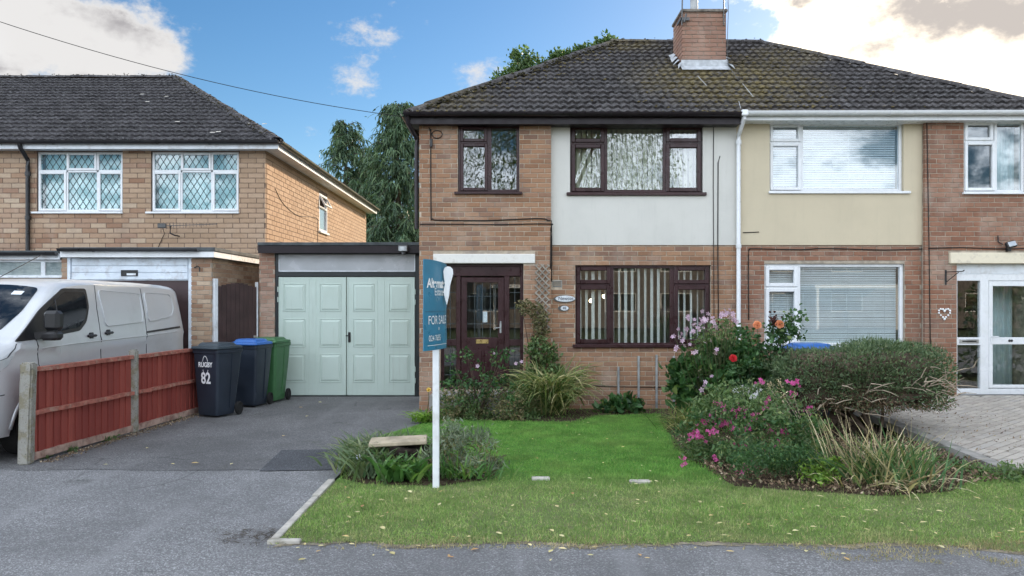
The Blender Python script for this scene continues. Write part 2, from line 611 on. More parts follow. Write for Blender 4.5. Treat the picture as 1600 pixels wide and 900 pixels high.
def asphalt_mat(name, base, moss=0.0):
    b = NB(name)
    sp = b.n('ShaderNodeTexVoronoi', feature='F1')
    b.set(sp.inputs['Vector'], b.pos)
    sp.inputs['Scale'].default_value = 115
    sepc = b.n('ShaderNodeSeparateColor')
    b.set(sepc.inputs[0], sp.outputs['Color'])
    rnd = sepc.outputs[0]
    c = b.cramp(rnd, [(0, tuple(v * 0.74 for v in base)), (0.55, base), (0.86, tuple(v * 1.55 for v in base)), (1, tuple(min(v * 2.3, .8) for v in base))])
    c = b.mix(b.ramp(b.noise(0.8, 7, 0.62), 0.38, 0.66, 0, 0.55), c, tuple(v * 0.60 for v in base))
    ck = b.vor(0.55, 'DISTANCE_TO_EDGE', vec=b.mix(0.06, b.pos, b.n('ShaderNodeTexNoise').outputs['Color']))
    c = b.mix(b.math('MULTIPLY', b.ramp(ck, 0.006, 0.0), b.ramp(b.noise(0.7, 3), 0.5, 0.6, 0, .6)), c, (0.04, 0.04, 0.038))
    c = b.mix(b.ramp(b.noise(0.45, 6, 0.6, vec=b.stretch((1, 0.5, 1))), 0.5, 0.7, 0, 0.30), c, tuple(v * 1.7 for v in base))
    c = b.mix(b.ramp(b.noise(9, 7, 0.7), 0.60, 0.74, 0, 0.35), c, (0.035, 0.033, 0.028))
    c = b.mix(b.ramp(b.noise(0.30, 4, 0.5, vec=b.stretch((1, 1, 1)), dist=.8), 0.52, 0.56, 0, 0.22), c, tuple(v * 0.55 for v in base))
    c = b.mix(b.ramp(b.noise(1.1, 3, .5, vec=b.stretch((1.6, .12, 1))), .52, .64, 0, .35), c, tuple(v * 1.45 for v in base))
    oil = b.math('MULTIPLY', b.ramp(b.vor(0.9), 0.16, 0.05), b.ramp(b.noise(5, 6, .7), .42, .6))
    c = b.mix(b.math('MULTIPLY', oil, .55), c, (0.045, 0.044, 0.042))
    if moss:
        c = b.mix(b.ramp(b.noise(2.3, 8, 0.7), 0.56, 0.7, 0, moss), c, (0.060, 0.060, 0.030))
    b.bump(b.math('ADD', sp.outputs['Distance'], b.noise(240, 3)), 0.75, 0.006)
    return b.done(c, 0.86, 0.3)


M_asphalt = asphalt_mat('asphalt_path', (0.200, 0.201, 0.205))
M_asphalt_d = asphalt_mat('asphalt_drive', (0.150, 0.150, 0.152), 0.35)
M_asphalt_p = asphalt_mat('asphalt_patch', (0.082, 0.086, 0.094))
M_kerb = plain('kerb_concrete', (0.50, 0.47, 0.42), 0.9, 0.2, var=0.2, vscale=12, bscale=70, bstr=0.3, dirt=(0.20, 0.19, 0.15), dscale=6)
M_slab = plain('slab_sandstone', (0.44, 0.37, 0.27), 0.9, 0.2, var=0.2, vscale=8, bscale=60, bstr=0.3, dirt=(0.24, 0.21, 0.16), dscale=5)
M_soil = plain('soil_litter', (0.060, 0.042, 0.030), 1.0, 0.1, var=0.5, vscale=18, bscale=60, bstr=1.0, dirt=(0.13, 0.10, 0.07), dscale=14)


def ground_grass(name, a, bcol, soil, amt):
    b = NB(name)
    c = b.mix(b.ramp(b.noise(1.2, 7, 0.65), 0.35, 0.7), a, bcol)
    c = b.mix(b.ramp(b.noise(6, 8, 0.7), 0.50, 0.68, 0, amt), c, soil)
    b.bump(b.noise(90, 5, 0.8), 0.8, 0.02)
    return b.done(c, 0.95, 0.1)


M_field = ground_grass('field_ground', (0.05, 0.07, 0.02), (0.06, 0.08, 0.03), (0.08, 0.07, 0.05), 0.5)


def leaf_mat(name, stops, scale=1.0, trans=0.35, rough=0.5, patch=None, spec=0.35, gain=1.4):
    """leaves: colour per leaf, slight translucency"""
    b = NB(name)
    stops = [(q, tuple(min(v * gain, .9) for v in c_)) for q, c_ in stops]
    c = b.cramp(b.rand(), stops)
    k = b.ramp(b.noise(scale * 2.0, 4), 0.3, 0.7, 0.75, 1.25)
    c = b.mix(1.0, c, k, 'MULTIPLY')
    if patch:
        c = b.mix(b.ramp(b.noise(patch[1], 7, 0.65), patch[2], patch[3], 0, patch[4]), c, patch[0])
    tr = b.n('ShaderNodeBsdfTranslucent')
    b.set(tr.inputs[0], b.mix(1.0, c, (1.1, 1.25, 0.6), 'MULTIPLY'))
    b.done(c, rough, spec)
    mx = b.n('ShaderNodeMixShader')
    mx.inputs[0].default_value = trans
    b.t.links.new(b.p.outputs[0], mx.inputs[1])
    b.t.links.new(tr.outputs[0], mx.inputs[2])
    b.t.links.new(mx.outputs[0], b.out.inputs['Surface'])
    return b.m


def grass_mix(b):
    """0 on the rough verge, 1 on the mown lawn behind the stone line"""
    y = b.n('ShaderNodeSeparateXYZ')
    b.set(y.inputs[0], b.pos)
    return b.ramp(b.math('ADD', y.outputs[1], b.math('MULTIPLY', b.noise(1.8, 6, .65), 0.8)), -4.75, -3.95)


def grass_blades():
    b = NB('grass_blades')
    r = b.rand()
    lw_ = b.cramp(r, [(0, (0.115, 0.27, 0.050)), (0.5, (0.17, 0.375, 0.070)), (0.9, (0.23, 0.44, 0.095)), (1, (0.40, 0.45, 0.15))])
    vg_ = b.cramp(r, [(0, (0.165, 0.28, 0.070)), (0.5, (0.255, 0.41, 0.105)), (0.82, (0.34, 0.46, 0.14)), (1, (0.58, 0.53, 0.27))])
    vg_ = b.mix(b.ramp(b.noise(1.6, 7, .65), .5, .72, 0, .6), vg_, (0.42, 0.37, 0.20))
    lw_ = b.mix(b.ramp(b.noise(0.9, 7, .65), .46, .72, 0, .6), lw_, (0.29, 0.42, 0.115))
    c = b.mix(grass_mix(b), vg_, lw_)
    c = b.mix(1.0, c, b.ramp(b.noise(3.2, 5, .6), .3, .7, .78, 1.2), 'MULTIPLY')
    tr = b.n('ShaderNodeBsdfTranslucent')
    b.set(tr.inputs[0], c)
    b.done(c, .55, .3)
    mx = b.n('ShaderNodeMixShader')
    mx.inputs[0].default_value = .35
    b.t.links.new(b.p.outputs[0], mx.inputs[1])
    b.t.links.new(tr.outputs[0], mx.inputs[2])
    b.t.links.new(mx.outputs[0], b.out.inputs['Surface'])
    return b.m


def grass_ground():
    b = NB('grass_ground')
    lw_ = b.mix(b.ramp(b.noise(1.2, 7, .65), .35, .7), (0.10, 0.22, 0.055), (0.14, 0.27, 0.075))
    vg_ = b.mix(b.ramp(b.noise(1.2, 7, .65), .35, .7), (0.17, 0.22, 0.09), (0.22, 0.25, 0.11))
    vg_ = b.mix(b.ramp(b.noise(6, 8, .7), .5, .68, 0, .8), vg_, (0.27, 0.235, 0.15))
    b.bump(b.noise(90, 5, .8), .8, .02)
    return b.done(b.mix(grass_mix(b), vg_, lw_), .95, .1)


M_grass_l = M_grass_v = grass_blades()
M_lawn_g = M_verge_g = grass_ground()
M_straw = leaf_mat('straw_grass', [(0, (0.22, 0.18, 0.09)), (0.5, (0.34, 0.28, 0.16)), (1, (0.13, 0.15, 0.05))], 1, 0.2, 0.7)
M_leaf_hedge = leaf_mat('hedge_leaves', [(0, (0.035, 0.060, 0.028)), (0.5, (0.062, 0.095, 0.046)), (0.85, (0.090, 0.12, 0.060)), (1, (0.13, 0.15, 0.08))], 1.5, 0.2, 0.5, gain=1.7)
M_leaf_hedge_b = leaf_mat('hedge_brown_twiglets', [(0, (0.085, 0.050, 0.028)), (0.5, (0.14, 0.095, 0.058)), (1, (0.21, 0.16, 0.11))], 1.5, 0.15, 0.8)
M_leaf_dark = leaf_mat('dark_shrub_leaves', [(0, (0.022, 0.060, 0.020)), (0.5, (0.040, 0.095, 0.032)), (0.9, (0.065, 0.125, 0.045)), (1, (0.13, 0.17, 0.05))], 1.5, 0.3, 0.42)
M_leaf_mid = leaf_mat('mid_green_leaves', [(0, (0.050, 0.090, 0.034)), (0.5, (0.085, 0.135, 0.052)), (0.9, (0.12, 0.17, 0.07)), (1, (0.19, 0.21, 0.09))], 1.5, 0.35, 0.5, gain=1.45)
M_leaf_lime = leaf_mat('lime_leaves', [(0, (0.10, 0.19, 0.03)), (1, (0.20, 0.30, 0.06))], 1.5, 0.4, 0.5)
M_leaf_grey = leaf_mat('grey_green_leaves', [(0, (0.085, 0.12, 0.075)), (0.5, (0.135, 0.17, 0.11)), (1, (0.22, 0.24, 0.17))], 1.5, 0.25, 0.6)
M_leaf_hosta = leaf_mat('broad_green_leaves', [(0, (0.055, 0.13, 0.038)), (0.6, (0.085, 0.18, 0.055)), (1, (0.15, 0.23, 0.06))], 1.5, 0.35, 0.4)
M_leaf_strap = leaf_mat('strap_leaves_yellowing', [(0, (0.060, 0.105, 0.030)), (0.45, (0.12, 0.16, 0.055)), (0.75, (0.24, 0.23, 0.095)), (1, (0.38, 0.33, 0.18))], 1.5, 0.3, 0.5)
M_leaf_iris = leaf_mat('iris_leaves', [(0, (0.040, 0.095, 0.035)), (0.5, (0.075, 0.14, 0.055)), (0.85, (0.16, 0.19, 0.075)), (1, (0.36, 0.31, 0.18))], 1.5, 0.3, 0.5)
M_leaf_dead = leaf_mat('dead_straw_leaves', [(0, (0.25, 0.19, 0.11)), (0.5, (0.42, 0.34, 0.22)), (1, (0.56, 0.48, 0.34))], 1.5, 0.25, 0.8)
M_leaf_vine = leaf_mat('vine_leaves_browning', [(0, (0.07, 0.075, 0.035)), (0.5, (0.12, 0.12, 0.055)), (1, (0.22, 0.17, 0.10))], 1.5, 0.3, 0.6)
M_leaf_conifer = leaf_mat('weeping_conifer_sprays', [(0, (0.024, 0.048, 0.028)), (0.5, (0.042, 0.076, 0.042)), (1, (0.080, 0.118, 0.058))], 0.4, 0.25, 0.55, gain=1.6)
M_leaf_tree = leaf_mat('tree_leaves', [(0, (0.034, 0.070, 0.026)), (0.5, (0.058, 0.100, 0.036)), (1, (0.095, 0.140, 0.050))], 0.4, 0.35, 0.5)
M_litter = leaf_mat('leaf_litter_brown', [(0, (0.060, 0.040, 0.025)), (0.5, (0.15, 0.10, 0.065)), (0.85, (0.28, 0.21, 0.14)), (1, (0.40, 0.33, 0.24))], 1, 0.1, 0.8)
M_fallen = leaf_mat('fallen_leaf_yellow', [(0, (0.62, 0.52, 0.24)), (0.5, (0.72, 0.64, 0.38)), (0.8, (0.70, 0.50, 0.22)), (1, (0.52, 0.28, 0.14))], 1, 0.2, 0.7, gain=1)
M_pet_pale = leaf_mat('pale_pink_petals', [(0, (0.52, 0.33, 0.48)), (1, (0.66, 0.50, 0.62))], 1, 0.3, 0.6, gain=1)
M_pet_mag = leaf_mat('magenta_petals', [(0, (0.50, 0.05, 0.24)), (1, (0.64, 0.14, 0.38))], 1, 0.3, 0.6, gain=1)
M_pet_orange = leaf_mat('peach_rose_petals', [(0, (0.78, 0.27, 0.13)), (1, (0.84, 0.40, 0.22))], 1, 0.15, 0.6, gain=1)
M_pet_red = leaf_mat('red_rose_petals', [(0, (0.52, 0.020, 0.028)), (1, (0.62, 0.04, 0.05))], 1, 0.2, 0.6, gain=1)
M_pet_white = leaf_mat('white_petals', [(0, (0.74, 0.72, 0.76)), (1, (0.80, 0.78, 0.82))], 1, 0.3, 0.6, gain=.9)
M_bark = plain('bark_brown', (0.085, 0.062, 0.045), 0.95, 0.2, var=0.4, vscale=10, bscale=50, bstr=0.8)
M_twig = plain('dry_twig', (0.34, 0.28, 0.21), 0.9, 0.2, var=0.3, vscale=10, bscale=50, bstr=0.4)
M_stem = plain('green_stem', (0.07, 0.085, 0.035), 0.8, 0.25, var=0.3, bstr=0.2)


def plank_mat():
    b = NB('fence_red_brown')
    c = b.cramp(b.rand(), [(0, (0.235, 0.050, 0.040)), (0.5, (0.285, 0.062, 0.048)), (1, (0.33, 0.080, 0.060))])
    c = b.mix(b.ramp(b.noise(8, 7, 0.65, vec=b.stretch((3, 3, 0.25))), 0.45, 0.75, 0, 0.5), c, (0.15, 0.04, 0.034))
    c = b.mix(b.ramp(b.noise(20, 6, 0.7), 0.64, 0.76, 0, 0.5), c, (0.26, 0.12, 0.09))
    b.bump(b.noise(30, 5, 0.7, vec=b.stretch((4, 4, 0.3))), 0.4, 0.006)
    return b.done(c, 0.75, 0.3)


M_plank = plank_mat()
M_rail = plain('fence_rail_faded', (0.34, 0.12, 0.09), 0.85, 0.25, var=0.3, vscale=14, bscale=40, bstr=0.4, dirt=(0.40, 0.27, 0.21), dscale=11)
M_gravelboard = plain('gravel_board_bleached', (0.37, 0.26, 0.21), 0.9, 0.25, var=0.3, vscale=10, bscale=40, bstr=0.4, dirt=(0.20, 0.09, 0.07), dscale=6)


def post_mat():
    b = NB('lichen_concrete_post')
    c = b.mix(b.noise(30, 6, 0.7), (0.26, 0.25, 0.22), (0.42, 0.41, 0.37))
    c = b.mix(b.ramp(b.noise(9, 7, 0.7), 0.46, 0.62, 0, 0.7), c, (0.22, 0.19, 0.11))
    c = b.mix(b.ramp(b.noise(40, 6, 0.75), 0.56, 0.66, 0, 0.75), c, (0.07, 0.065, 0.055))
    b.bump(b.noise(75, 6, 0.8), 0.8, 0.012)
    return b.done(c, 0.95, 0.2)


M_post = post_mat()
M_gate = plain('gate_dark_brown', (0.052, 0.030, 0.030), 0.45, 0.4, var=0.2, vscale=5, bscale=40, bstr=0.1)
M_gdoor_w = plain('up_and_over_white', (0.68, 0.75, 0.82), 0.5, 0.4, var=0.08, vscale=3, bscale=60, bstr=0.06, dirt=(0.50, 0.52, 0.55), dscale=7)


def paver_mat():
    b = NB('block_paver')
    c = b.cramp(b.rand(), [(0, (0.36, 0.325, 0.285)), (0.4, (0.42, 0.385, 0.34)), (0.75, (0.46, 0.42, 0.37)), (1, (0.39, 0.365, 0.335))])
    c = b.mix(b.ramp(b.noise(1.5, 7, 0.65), 0.5, 0.7, 0, 0.35), c, (0.26, 0.24, 0.21))
    c = b.mix(b.ramp(b.noise(30, 6, 0.7), 0.6, 0.75, 0, 0.3), c, (0.2, 0.19, 0.16))
    b.bump(b.noise(110, 5, 0.7), 0.4, 0.006)
    return b.done(c, 0.9, 0.25)


M_paver = paver_mat()
M_paver_joint = plain('paver_joint_sand', (0.055, 0.05, 0.04), 1.0, 0.1, var=0.3, bscale=120, bstr=0.4)


def car_paint():
    b = NB('van_silver_paint')
    fl = b.noise(900, 2)
    c = b.mix(b.ramp(fl, 0.3, 0.7), (0.60, 0.62, 0.64), (0.68, 0.70, 0.72))
    c = b.mix(b.ramp(b.noise(1.4, 7, 0.7), 0.5, 0.75, 0, 0.2), c, (0.32, 0.32, 0.31))
    m = b.done(c, 0.36, 0.5, 0.35)
    b.p.inputs['Coat Weight'].default_value = 0.5
    b.p.inputs['Coat Roughness'].default_value = 0.08
    return m


M_paint = car_paint()
M_vglass = plain('van_dark_glass', (0.010, 0.013, 0.016), 0.03, 0.8, var=0.1, bstr=0)
M_tyre = plain('tyre_rubber', (0.018, 0.018, 0.018), 0.85, 0.3, bstr=0.2)
M_seam = plain('panel_gap', (0.06, 0.06, 0.065), 0.7, 0.2, bstr=0)
M_chrome = plain('headlamp_lens', (0.55, 0.58, 0.60), 0.08, 0.6, 0.3, bstr=0)
M_bin_k = plain('bin_black_plastic', (0.018, 0.026, 0.040), 0.42, 0.45, var=0.15, vscale=3, bscale=200, bstr=0.08)
M_bin_kl = plain('bin_lid_grey', (0.032, 0.048, 0.062), 0.45, 0.45, var=0.15, bscale=200, bstr=0.08)
M_bin_blue = plain('bin_lid_blue', (0.030, 0.13, 0.42), 0.42, 0.45, var=0.1, bscale=200, bstr=0.06)
M_bin_g = plain('bin_green_plastic', (0.045, 0.135, 0.052), 0.42, 0.45, var=0.1, bscale=200, bstr=0.06)
M_sign = plain('sign_teal_board', (0.032, 0.195, 0.315), 0.35, 0.4, var=0.08, vscale=5, bscale=9, bstr=0.12)
M_sign_post = plain('sign_post_white', (0.78, 0.80, 0.82), 0.5, 0.4, var=0.05, bscale=30, bstr=0.06, dirt=(0.6, 0.6, 0.58), dscale=4)
# ---------------------------------------------------------------- ground
def sheet(name, poly, z, mat, parent=None):
    pts = [(p[0], p[1], p[2] if len(p) > 2 else z) for p in poly]
    return mesh_obj(name, pts, [tuple(range(len(pts)))], mat, parent)


def struct(o):
    o['kind'] = 'structure'
    return o


struct(sheet('ground', [(-600, -600), (600, -600), (600, 600), (-600, 600)], -0.14, M_field))
EDGE_X = -1.66          # drive edging
# footpath and crossover (asphalt), then the darker drive laid on it
struct(sheet('footpath', [(-40, -9.4), (40, -9.4), (40, -6.2), (EDGE_X, -6.2), (EDGE_X, -3.9), (-4.86, -4.1), (-40, -4.1)], 0.0, M_asphalt))
drive_pts = [(-4.95, -4.32), (-4.2, -4.27), (-3.4, -4.33), (-2.4, -4.28), (-1.64, -4.30), (-1.2, -1.2), (-1.2, 1.75), (-5.0, 1.75)]
struct(sheet('driveway', drive_pts, 0.004, M_asphalt_d))
struct(sheet('neighbour_driveway', [(-40, -4.25), (-4.95, -4.25), (-5.02, 3.7), (-40, 3.7)], 0.003, M_asphalt_d))
a, b_, c_, d_ = G(440, 704), G(516, 703), G(522, 735), G(405, 737)
struct(sheet('asphalt_patch', [(d_[0], d_[1]), (c_[0], c_[1]), (b_[0] + .1, b_[1]), (a[0], a[1])], 0.008, M_asphalt_p))
struct(sheet('road', [(-60, -17.5), (60, -17.5), (60, -9.55), (-60, -9.55)], -0.10, M_asphalt))
k = MB().box(-60, 60, -9.55, -9.40, -0.12, 0.005)
struct(k.build('road_kerb', M_kerb))

# lawn / verge / bed sheets
def frac(x, seed):
    return sum(math.sin(x * f * 2.1 + seed * 1.7 + f) * random.uniform(.6, 1) / f ** .8 for f in (1, 2.3, 5.1, 11.7, 23.3)) / 2.2


def ragged(poly, step=.06, amp=.03, z=0.0, seed=1.0):
    out = []
    n = len(poly)
    for i in range(n):
        a, b = Vector(poly[i]).to_2d(), Vector(poly[(i + 1) % n]).to_2d()
        m = max(1, int((b - a).length / step))
        nr = Vector((-(b - a).y, (b - a).x)).normalized()
        for k in range(m):
            p = a.lerp(b, k / m)
            out.append(p + nr * amp * frac((p.x + p.y) * 1.3, seed))
    return [(p.x, p.y) for p in out]


def edge_y(x):
    return -6.62 - (0.17 * max(0, math.sin((x - 2.4) * 1.1)) ** 2 if x > 2.4 else 0)


LAWN = [(-1.60, -4.72), (2.6, -4.72), (3.4, -3.0), (3.9, -0.02), (-1.10, -0.02), (-1.15, -1.4), (-1.60, -2.4)]
vp = [(EDGE_X + .03 + i * .05, edge_y(EDGE_X + .03 + i * .05) + .075 * frac(i * .11, 3)) for i in range(224)]
vtop = [(9.5, -4.45), (4.7, -4.55), (4.0, -4.65), (EDGE_X + .03, -4.65)]
struct(sheet('soil_edge', [(x, y - .06 + .08 * frac(x * 2.9, 8)) for x, y in vp] + [(9.5, -6.4), (EDGE_X + .1, -6.4)], 0.0035,
             plain('edge_soil', (0.25, 0.22, 0.165), 1.0, .1, var=.4, vscale=12, bscale=60, bstr=.8, dirt=(.13, .12, .10), dscale=9)))
struct(sheet('verge', vp + vtop, 0.007, M_verge_g))
struct(sheet('lawn', LAWN, 0.010, M_lawn_g))
BED = [(1.95, -4.25), (2.05, -5.0), (2.6, -5.2), (3.2, -5.35), (3.9, -5.2), (4.5, -4.65), (4.86, -3.9), (4.86, -0.02), (2.3, -0.02), (2.1, -1.6), (1.9, -3.2)]
struct(sheet('planting_bed', ragged(BED, amp=.05), 0.0135, M_soil))
BED2 = [(-1.60, -4.70), (-1.35, -4.92), (-0.6, -4.97), (-0.1, -4.70), (-0.15, -4.1), (-0.5, -3.6), (-1.3, -3.3), (-1.6, -3.7)]
struct(sheet('stump_bed', ragged(BED2, amp=.04, seed=4), 0.0135, M_soil))
BED3 = [(-1.15, -0.9), (-0.4, -1.25), (0.9, -1.35), (1.3, -0.7), (3.6, -0.45), (3.6, -0.01), (-1.15, -0.01)]
struct(sheet('wall_bed', ragged(BED3, amp=.04, seed=6), 0.0137, M_soil))

# drive edging: separate concrete lengths
edge = thing('edging_kerb', 'narrow pale concrete edging between the asphalt drive and the grass verge', 'kerb', (EDGE_X, -5.6, 0))
yy = -6.58
for i in range(3):
    ln = (0.62, 0.60, 0.58)[i]
    MB().box(EDGE_X - 0.035 + random.uniform(-.006, .006), EDGE_X + 0.03, yy, yy + ln - 0.012, -0.05, 0.026 + random.uniform(-.006, .006), 0.006).build('edging_stone', M_kerb, edge)
    yy += ln
MB().box(EDGE_X - 0.03, EDGE_X + 0.20, -6.64, -6.585, -0.05, 0.028, 0.006).build('edging_stone', M_kerb, edge)
for (px, py, w, lab) in ((845, 751, 0.17, 'worn flat stone set in the grass line below the front door planting'),
                         (1000, 756, 0.19, 'worn flat stone set in the grass line nearer the flower bed')):
    g = G(px, py)
    o = MB().box(g[0] - w / 2, g[0] + w / 2, g[1] - .03, g[1] + .04, 0.0, 0.034, 0.008).build('edging_slab', M_kerb)
    tag(o, lab, 'stone slab', 'flat stones on the lawn edge')
# ---------------------------------------------------------------- wall / brick / roof / window builders
UNIT_BRICK = None


def unit_brick(mat):
    """front-faced unit brick, 1 wide, 1 deep, 1 high, slightly chamfered front"""
    key = 'brick_' + mat.name
    me = bpy.data.meshes.get(key)
    if me:
        return me
    e, f = 0.018, 0.05
    v = [(0, 1, 0), (1, 1, 0), (1, 1, 1), (0, 1, 1), (0, .06, 0), (1, .06, 0), (1, .06, 1), (0, .06, 1), (e, 0, f), (1 - e, 0, f), (1 - e, 0, 1 - f), (e, 0, 1 - f)]
    q = [(8, 9, 10, 11), (4, 5, 9, 8), (5, 6, 10, 9), (6, 7, 11, 10), (7, 4, 8, 11), (0, 1, 5, 4), (1, 2, 6, 5), (2, 3, 7, 6), (3, 0, 4, 7)]
    me = bpy.data.meshes.new(key)
    me.from_pydata(v, [], q)
    me.materials.append(mat)
    me.update()
    return me


def bricks(parent, rect, openings, mats, frame, n_single, course=0.075, length=0.225, joint=0.011, proud=0.007, depth=0.06, pick=None, zmin=-1, name='brick'):
    """running-bond bricks over rect (u0,u1,v0,v1) minus openings; frame maps (u,depth,v) to place.
    mats: function(u,v)->material.  Returns how many were made single."""
    u0, u1, v0, v1 = rect
    pieces = []
    r0 = int(math.floor(v0 / course))
    for r in range(r0, int(math.ceil(v1 / course))):
        z0, z1 = r * course, (r + 1) * course
        if z1 < zmin:
            continue
        off = (length / 2) * (r % 2) + (0.013 * math.sin(r * 2.3))
        u = math.floor((u0 - off) / length) * length + off
        while u < u1:
            segs = [(max(u, u0), min(u + length, u1))]
            a0, a1 = max(z0, v0), min(z1, v1)
            for (o0, o1, p0, p1) in openings:
                if a1 <= p0 + 0.012 or a0 >= p1 - 0.012:
                    continue
                ns = []
                for s0, s1 in segs:
                    if s1 <= o0 or s0 >= o1:
                        ns.append((s0, s1))
                    else:
                        if s0 < o0:
                            ns.append((s0, o0))
                        if s1 > o1:
                            ns.append((o1, s1))
                segs = ns
            for s0, s1 in segs:
                if s1 - s0 > 0.03 and a1 - a0 > 0.02:
                    pieces.append((s0, s1, a0, a1))
            u += length
    if pick:
        order = sorted(range(len(pieces)), key=lambda i: pick(pieces[i]))
    else:
        order = list(range(len(pieces)))
    single = set(order[:n_single])
    bulk = {}
    for i, (s0, s1, a0, a1) in enumerate(pieces):
        m = mats((s0 + s1) / 2, (a0 + a1) / 2)
        # full end faces where a brick meets a wall edge, half a joint elsewhere
        j0 = 0.0 if abs(s0 - u0) < 1e-6 else joint / 2
        j1 = 0.0 if abs(s1 - u1) < 1e-6 else joint / 2
        pr = -proud + random.uniform(-0.0018, 0.0018)
        me = unit_brick(m)
        S = Matrix.Translation((s0 + j0, pr, a0 + joint / 2)) @ Matrix.Diagonal((s1 - s0 - j0 - j1, depth, a1 - a0 - joint, 1))
        T = frame @ S
        if i in single:
            o = bpy.data.objects.new(name, me)
            COL.objects.link(o)
            o.parent = parent
            o.matrix_parent_inverse = rootmat(parent).inverted()
            o.matrix_basis = T
        else:
            bv, bf = bulk.setdefault(m.name, ([], []))
            b0 = len(bv)
            bv.extend([tuple(T @ v.co) for v in me.vertices])
            bf.extend([tuple(k + b0 for k in p.vertices) for p in me.polygons])
    for mn, (bv, bf) in bulk.items():
        o = mesh_obj('brickwork', bv, bf, bpy.data.materials[mn], parent)
        o['kind'] = 'stuff'
    return len(single)


def front_frame(y):
    return Matrix.Translation((0, y, 0))


def side_frame(x):
    """wall facing +x: u -> +y, depth -> -x"""
    return Matrix(((0, -1, 0, x), (1, 0, 0, 0), (0, 0, 1, 0), (0, 0, 0, 1)))


def side_frame_l(x):
    """wall facing -x: u -> -y, depth -> +x"""
    return Matrix(((0, 1, 0, x), (-1, 0, 0, 0), (0, 0, 1, 0), (0, 0, 0, 1)))


def grid_wall(name, rect, openings, frame, thick, mat, parent, inset=0.004):
    u0, u1, v0, v1 = rect
    u0, u1 = u0 + inset, u1 - inset
    us = sorted({u0, u1} | {min(max(q, u0), u1) for o in openings for q in (o[0], o[1])})
    vs_ = sorted({v0, v1} | {min(max(q, v0), v1) for o in openings for q in (o[2], o[3])})
    nu, nv = len(us) - 1, len(vs_) - 1

    def solid(i, j):
        if i < 0 or j < 0 or i >= nu or j >= nv:
            return False
        cu, cv = (us[i] + us[i + 1]) / 2, (vs_[j] + vs_[j + 1]) / 2
        return not any(o[0] < cu < o[1] and o[2] < cv < o[3] for o in openings)
    mb = MB()
    for i in range(nu):
        for j in range(nv):
            if not solid(i, j):
                continue
            a, b, c, d = us[i], us[i + 1], vs_[j], vs_[j + 1]
            mb.quad((a, 0, c), (b, 0, c), (b, 0, d), (a, 0, d))
            mb.quad((b, thick, c), (a, thick, c), (a, thick, d), (b, thick, d))
            if not solid(i - 1, j):
                mb.quad((a, thick, c), (a, 0, c), (a, 0, d), (a, thick, d))
            if not solid(i + 1, j):
                mb.quad((b, 0, c), (b, thick, c), (b, thick, d), (b, 0, d))
            if not solid(i, j - 1):
                mb.quad((a, thick, c), (b, thick, c), (b, 0, c), (a, 0, c))
            if not solid(i, j + 1):
                mb.quad((a, 0, d), (b, 0, d), (b, thick, d), (a, thick, d))
    mb.xform(frame)
    return mb.build(name, mat, parent, fix=False)


# ---- roof tiles
def tile_pts(w, L):
    prof = []
    for t in (0, .10, .2, .30, .40, .5, .60, .70, .80, .90, 1.0):
        ph = (t * 2) % 1.0
        h = 0.023 * max(0.0, math.sin(math.pi * min(max((ph - 0.10) / 0.62, 0), 1))) ** 0.7
        prof.append((t * w, h))
    return prof


def tile_bm(w, L):
    prof = tile_pts(w, L)
    bm = bmesh.new()
    fr, bk, lo = [], [], []
    for u, h in prof:
        fr.append(bm.verts.new((u, 0, 0.060 + h)))
        bk.append(bm.verts.new((u, L, 0.012 + h)))
        lo.append(bm.verts.new((u, 0.004, 0.018 + h * .9)))
    for i in range(len(prof) - 1):
        bm.faces.new((fr[i], fr[i + 1], bk[i + 1], bk[i]))
        bm.faces.new((lo[i], lo[i + 1], fr[i + 1], fr[i]))
    return bm


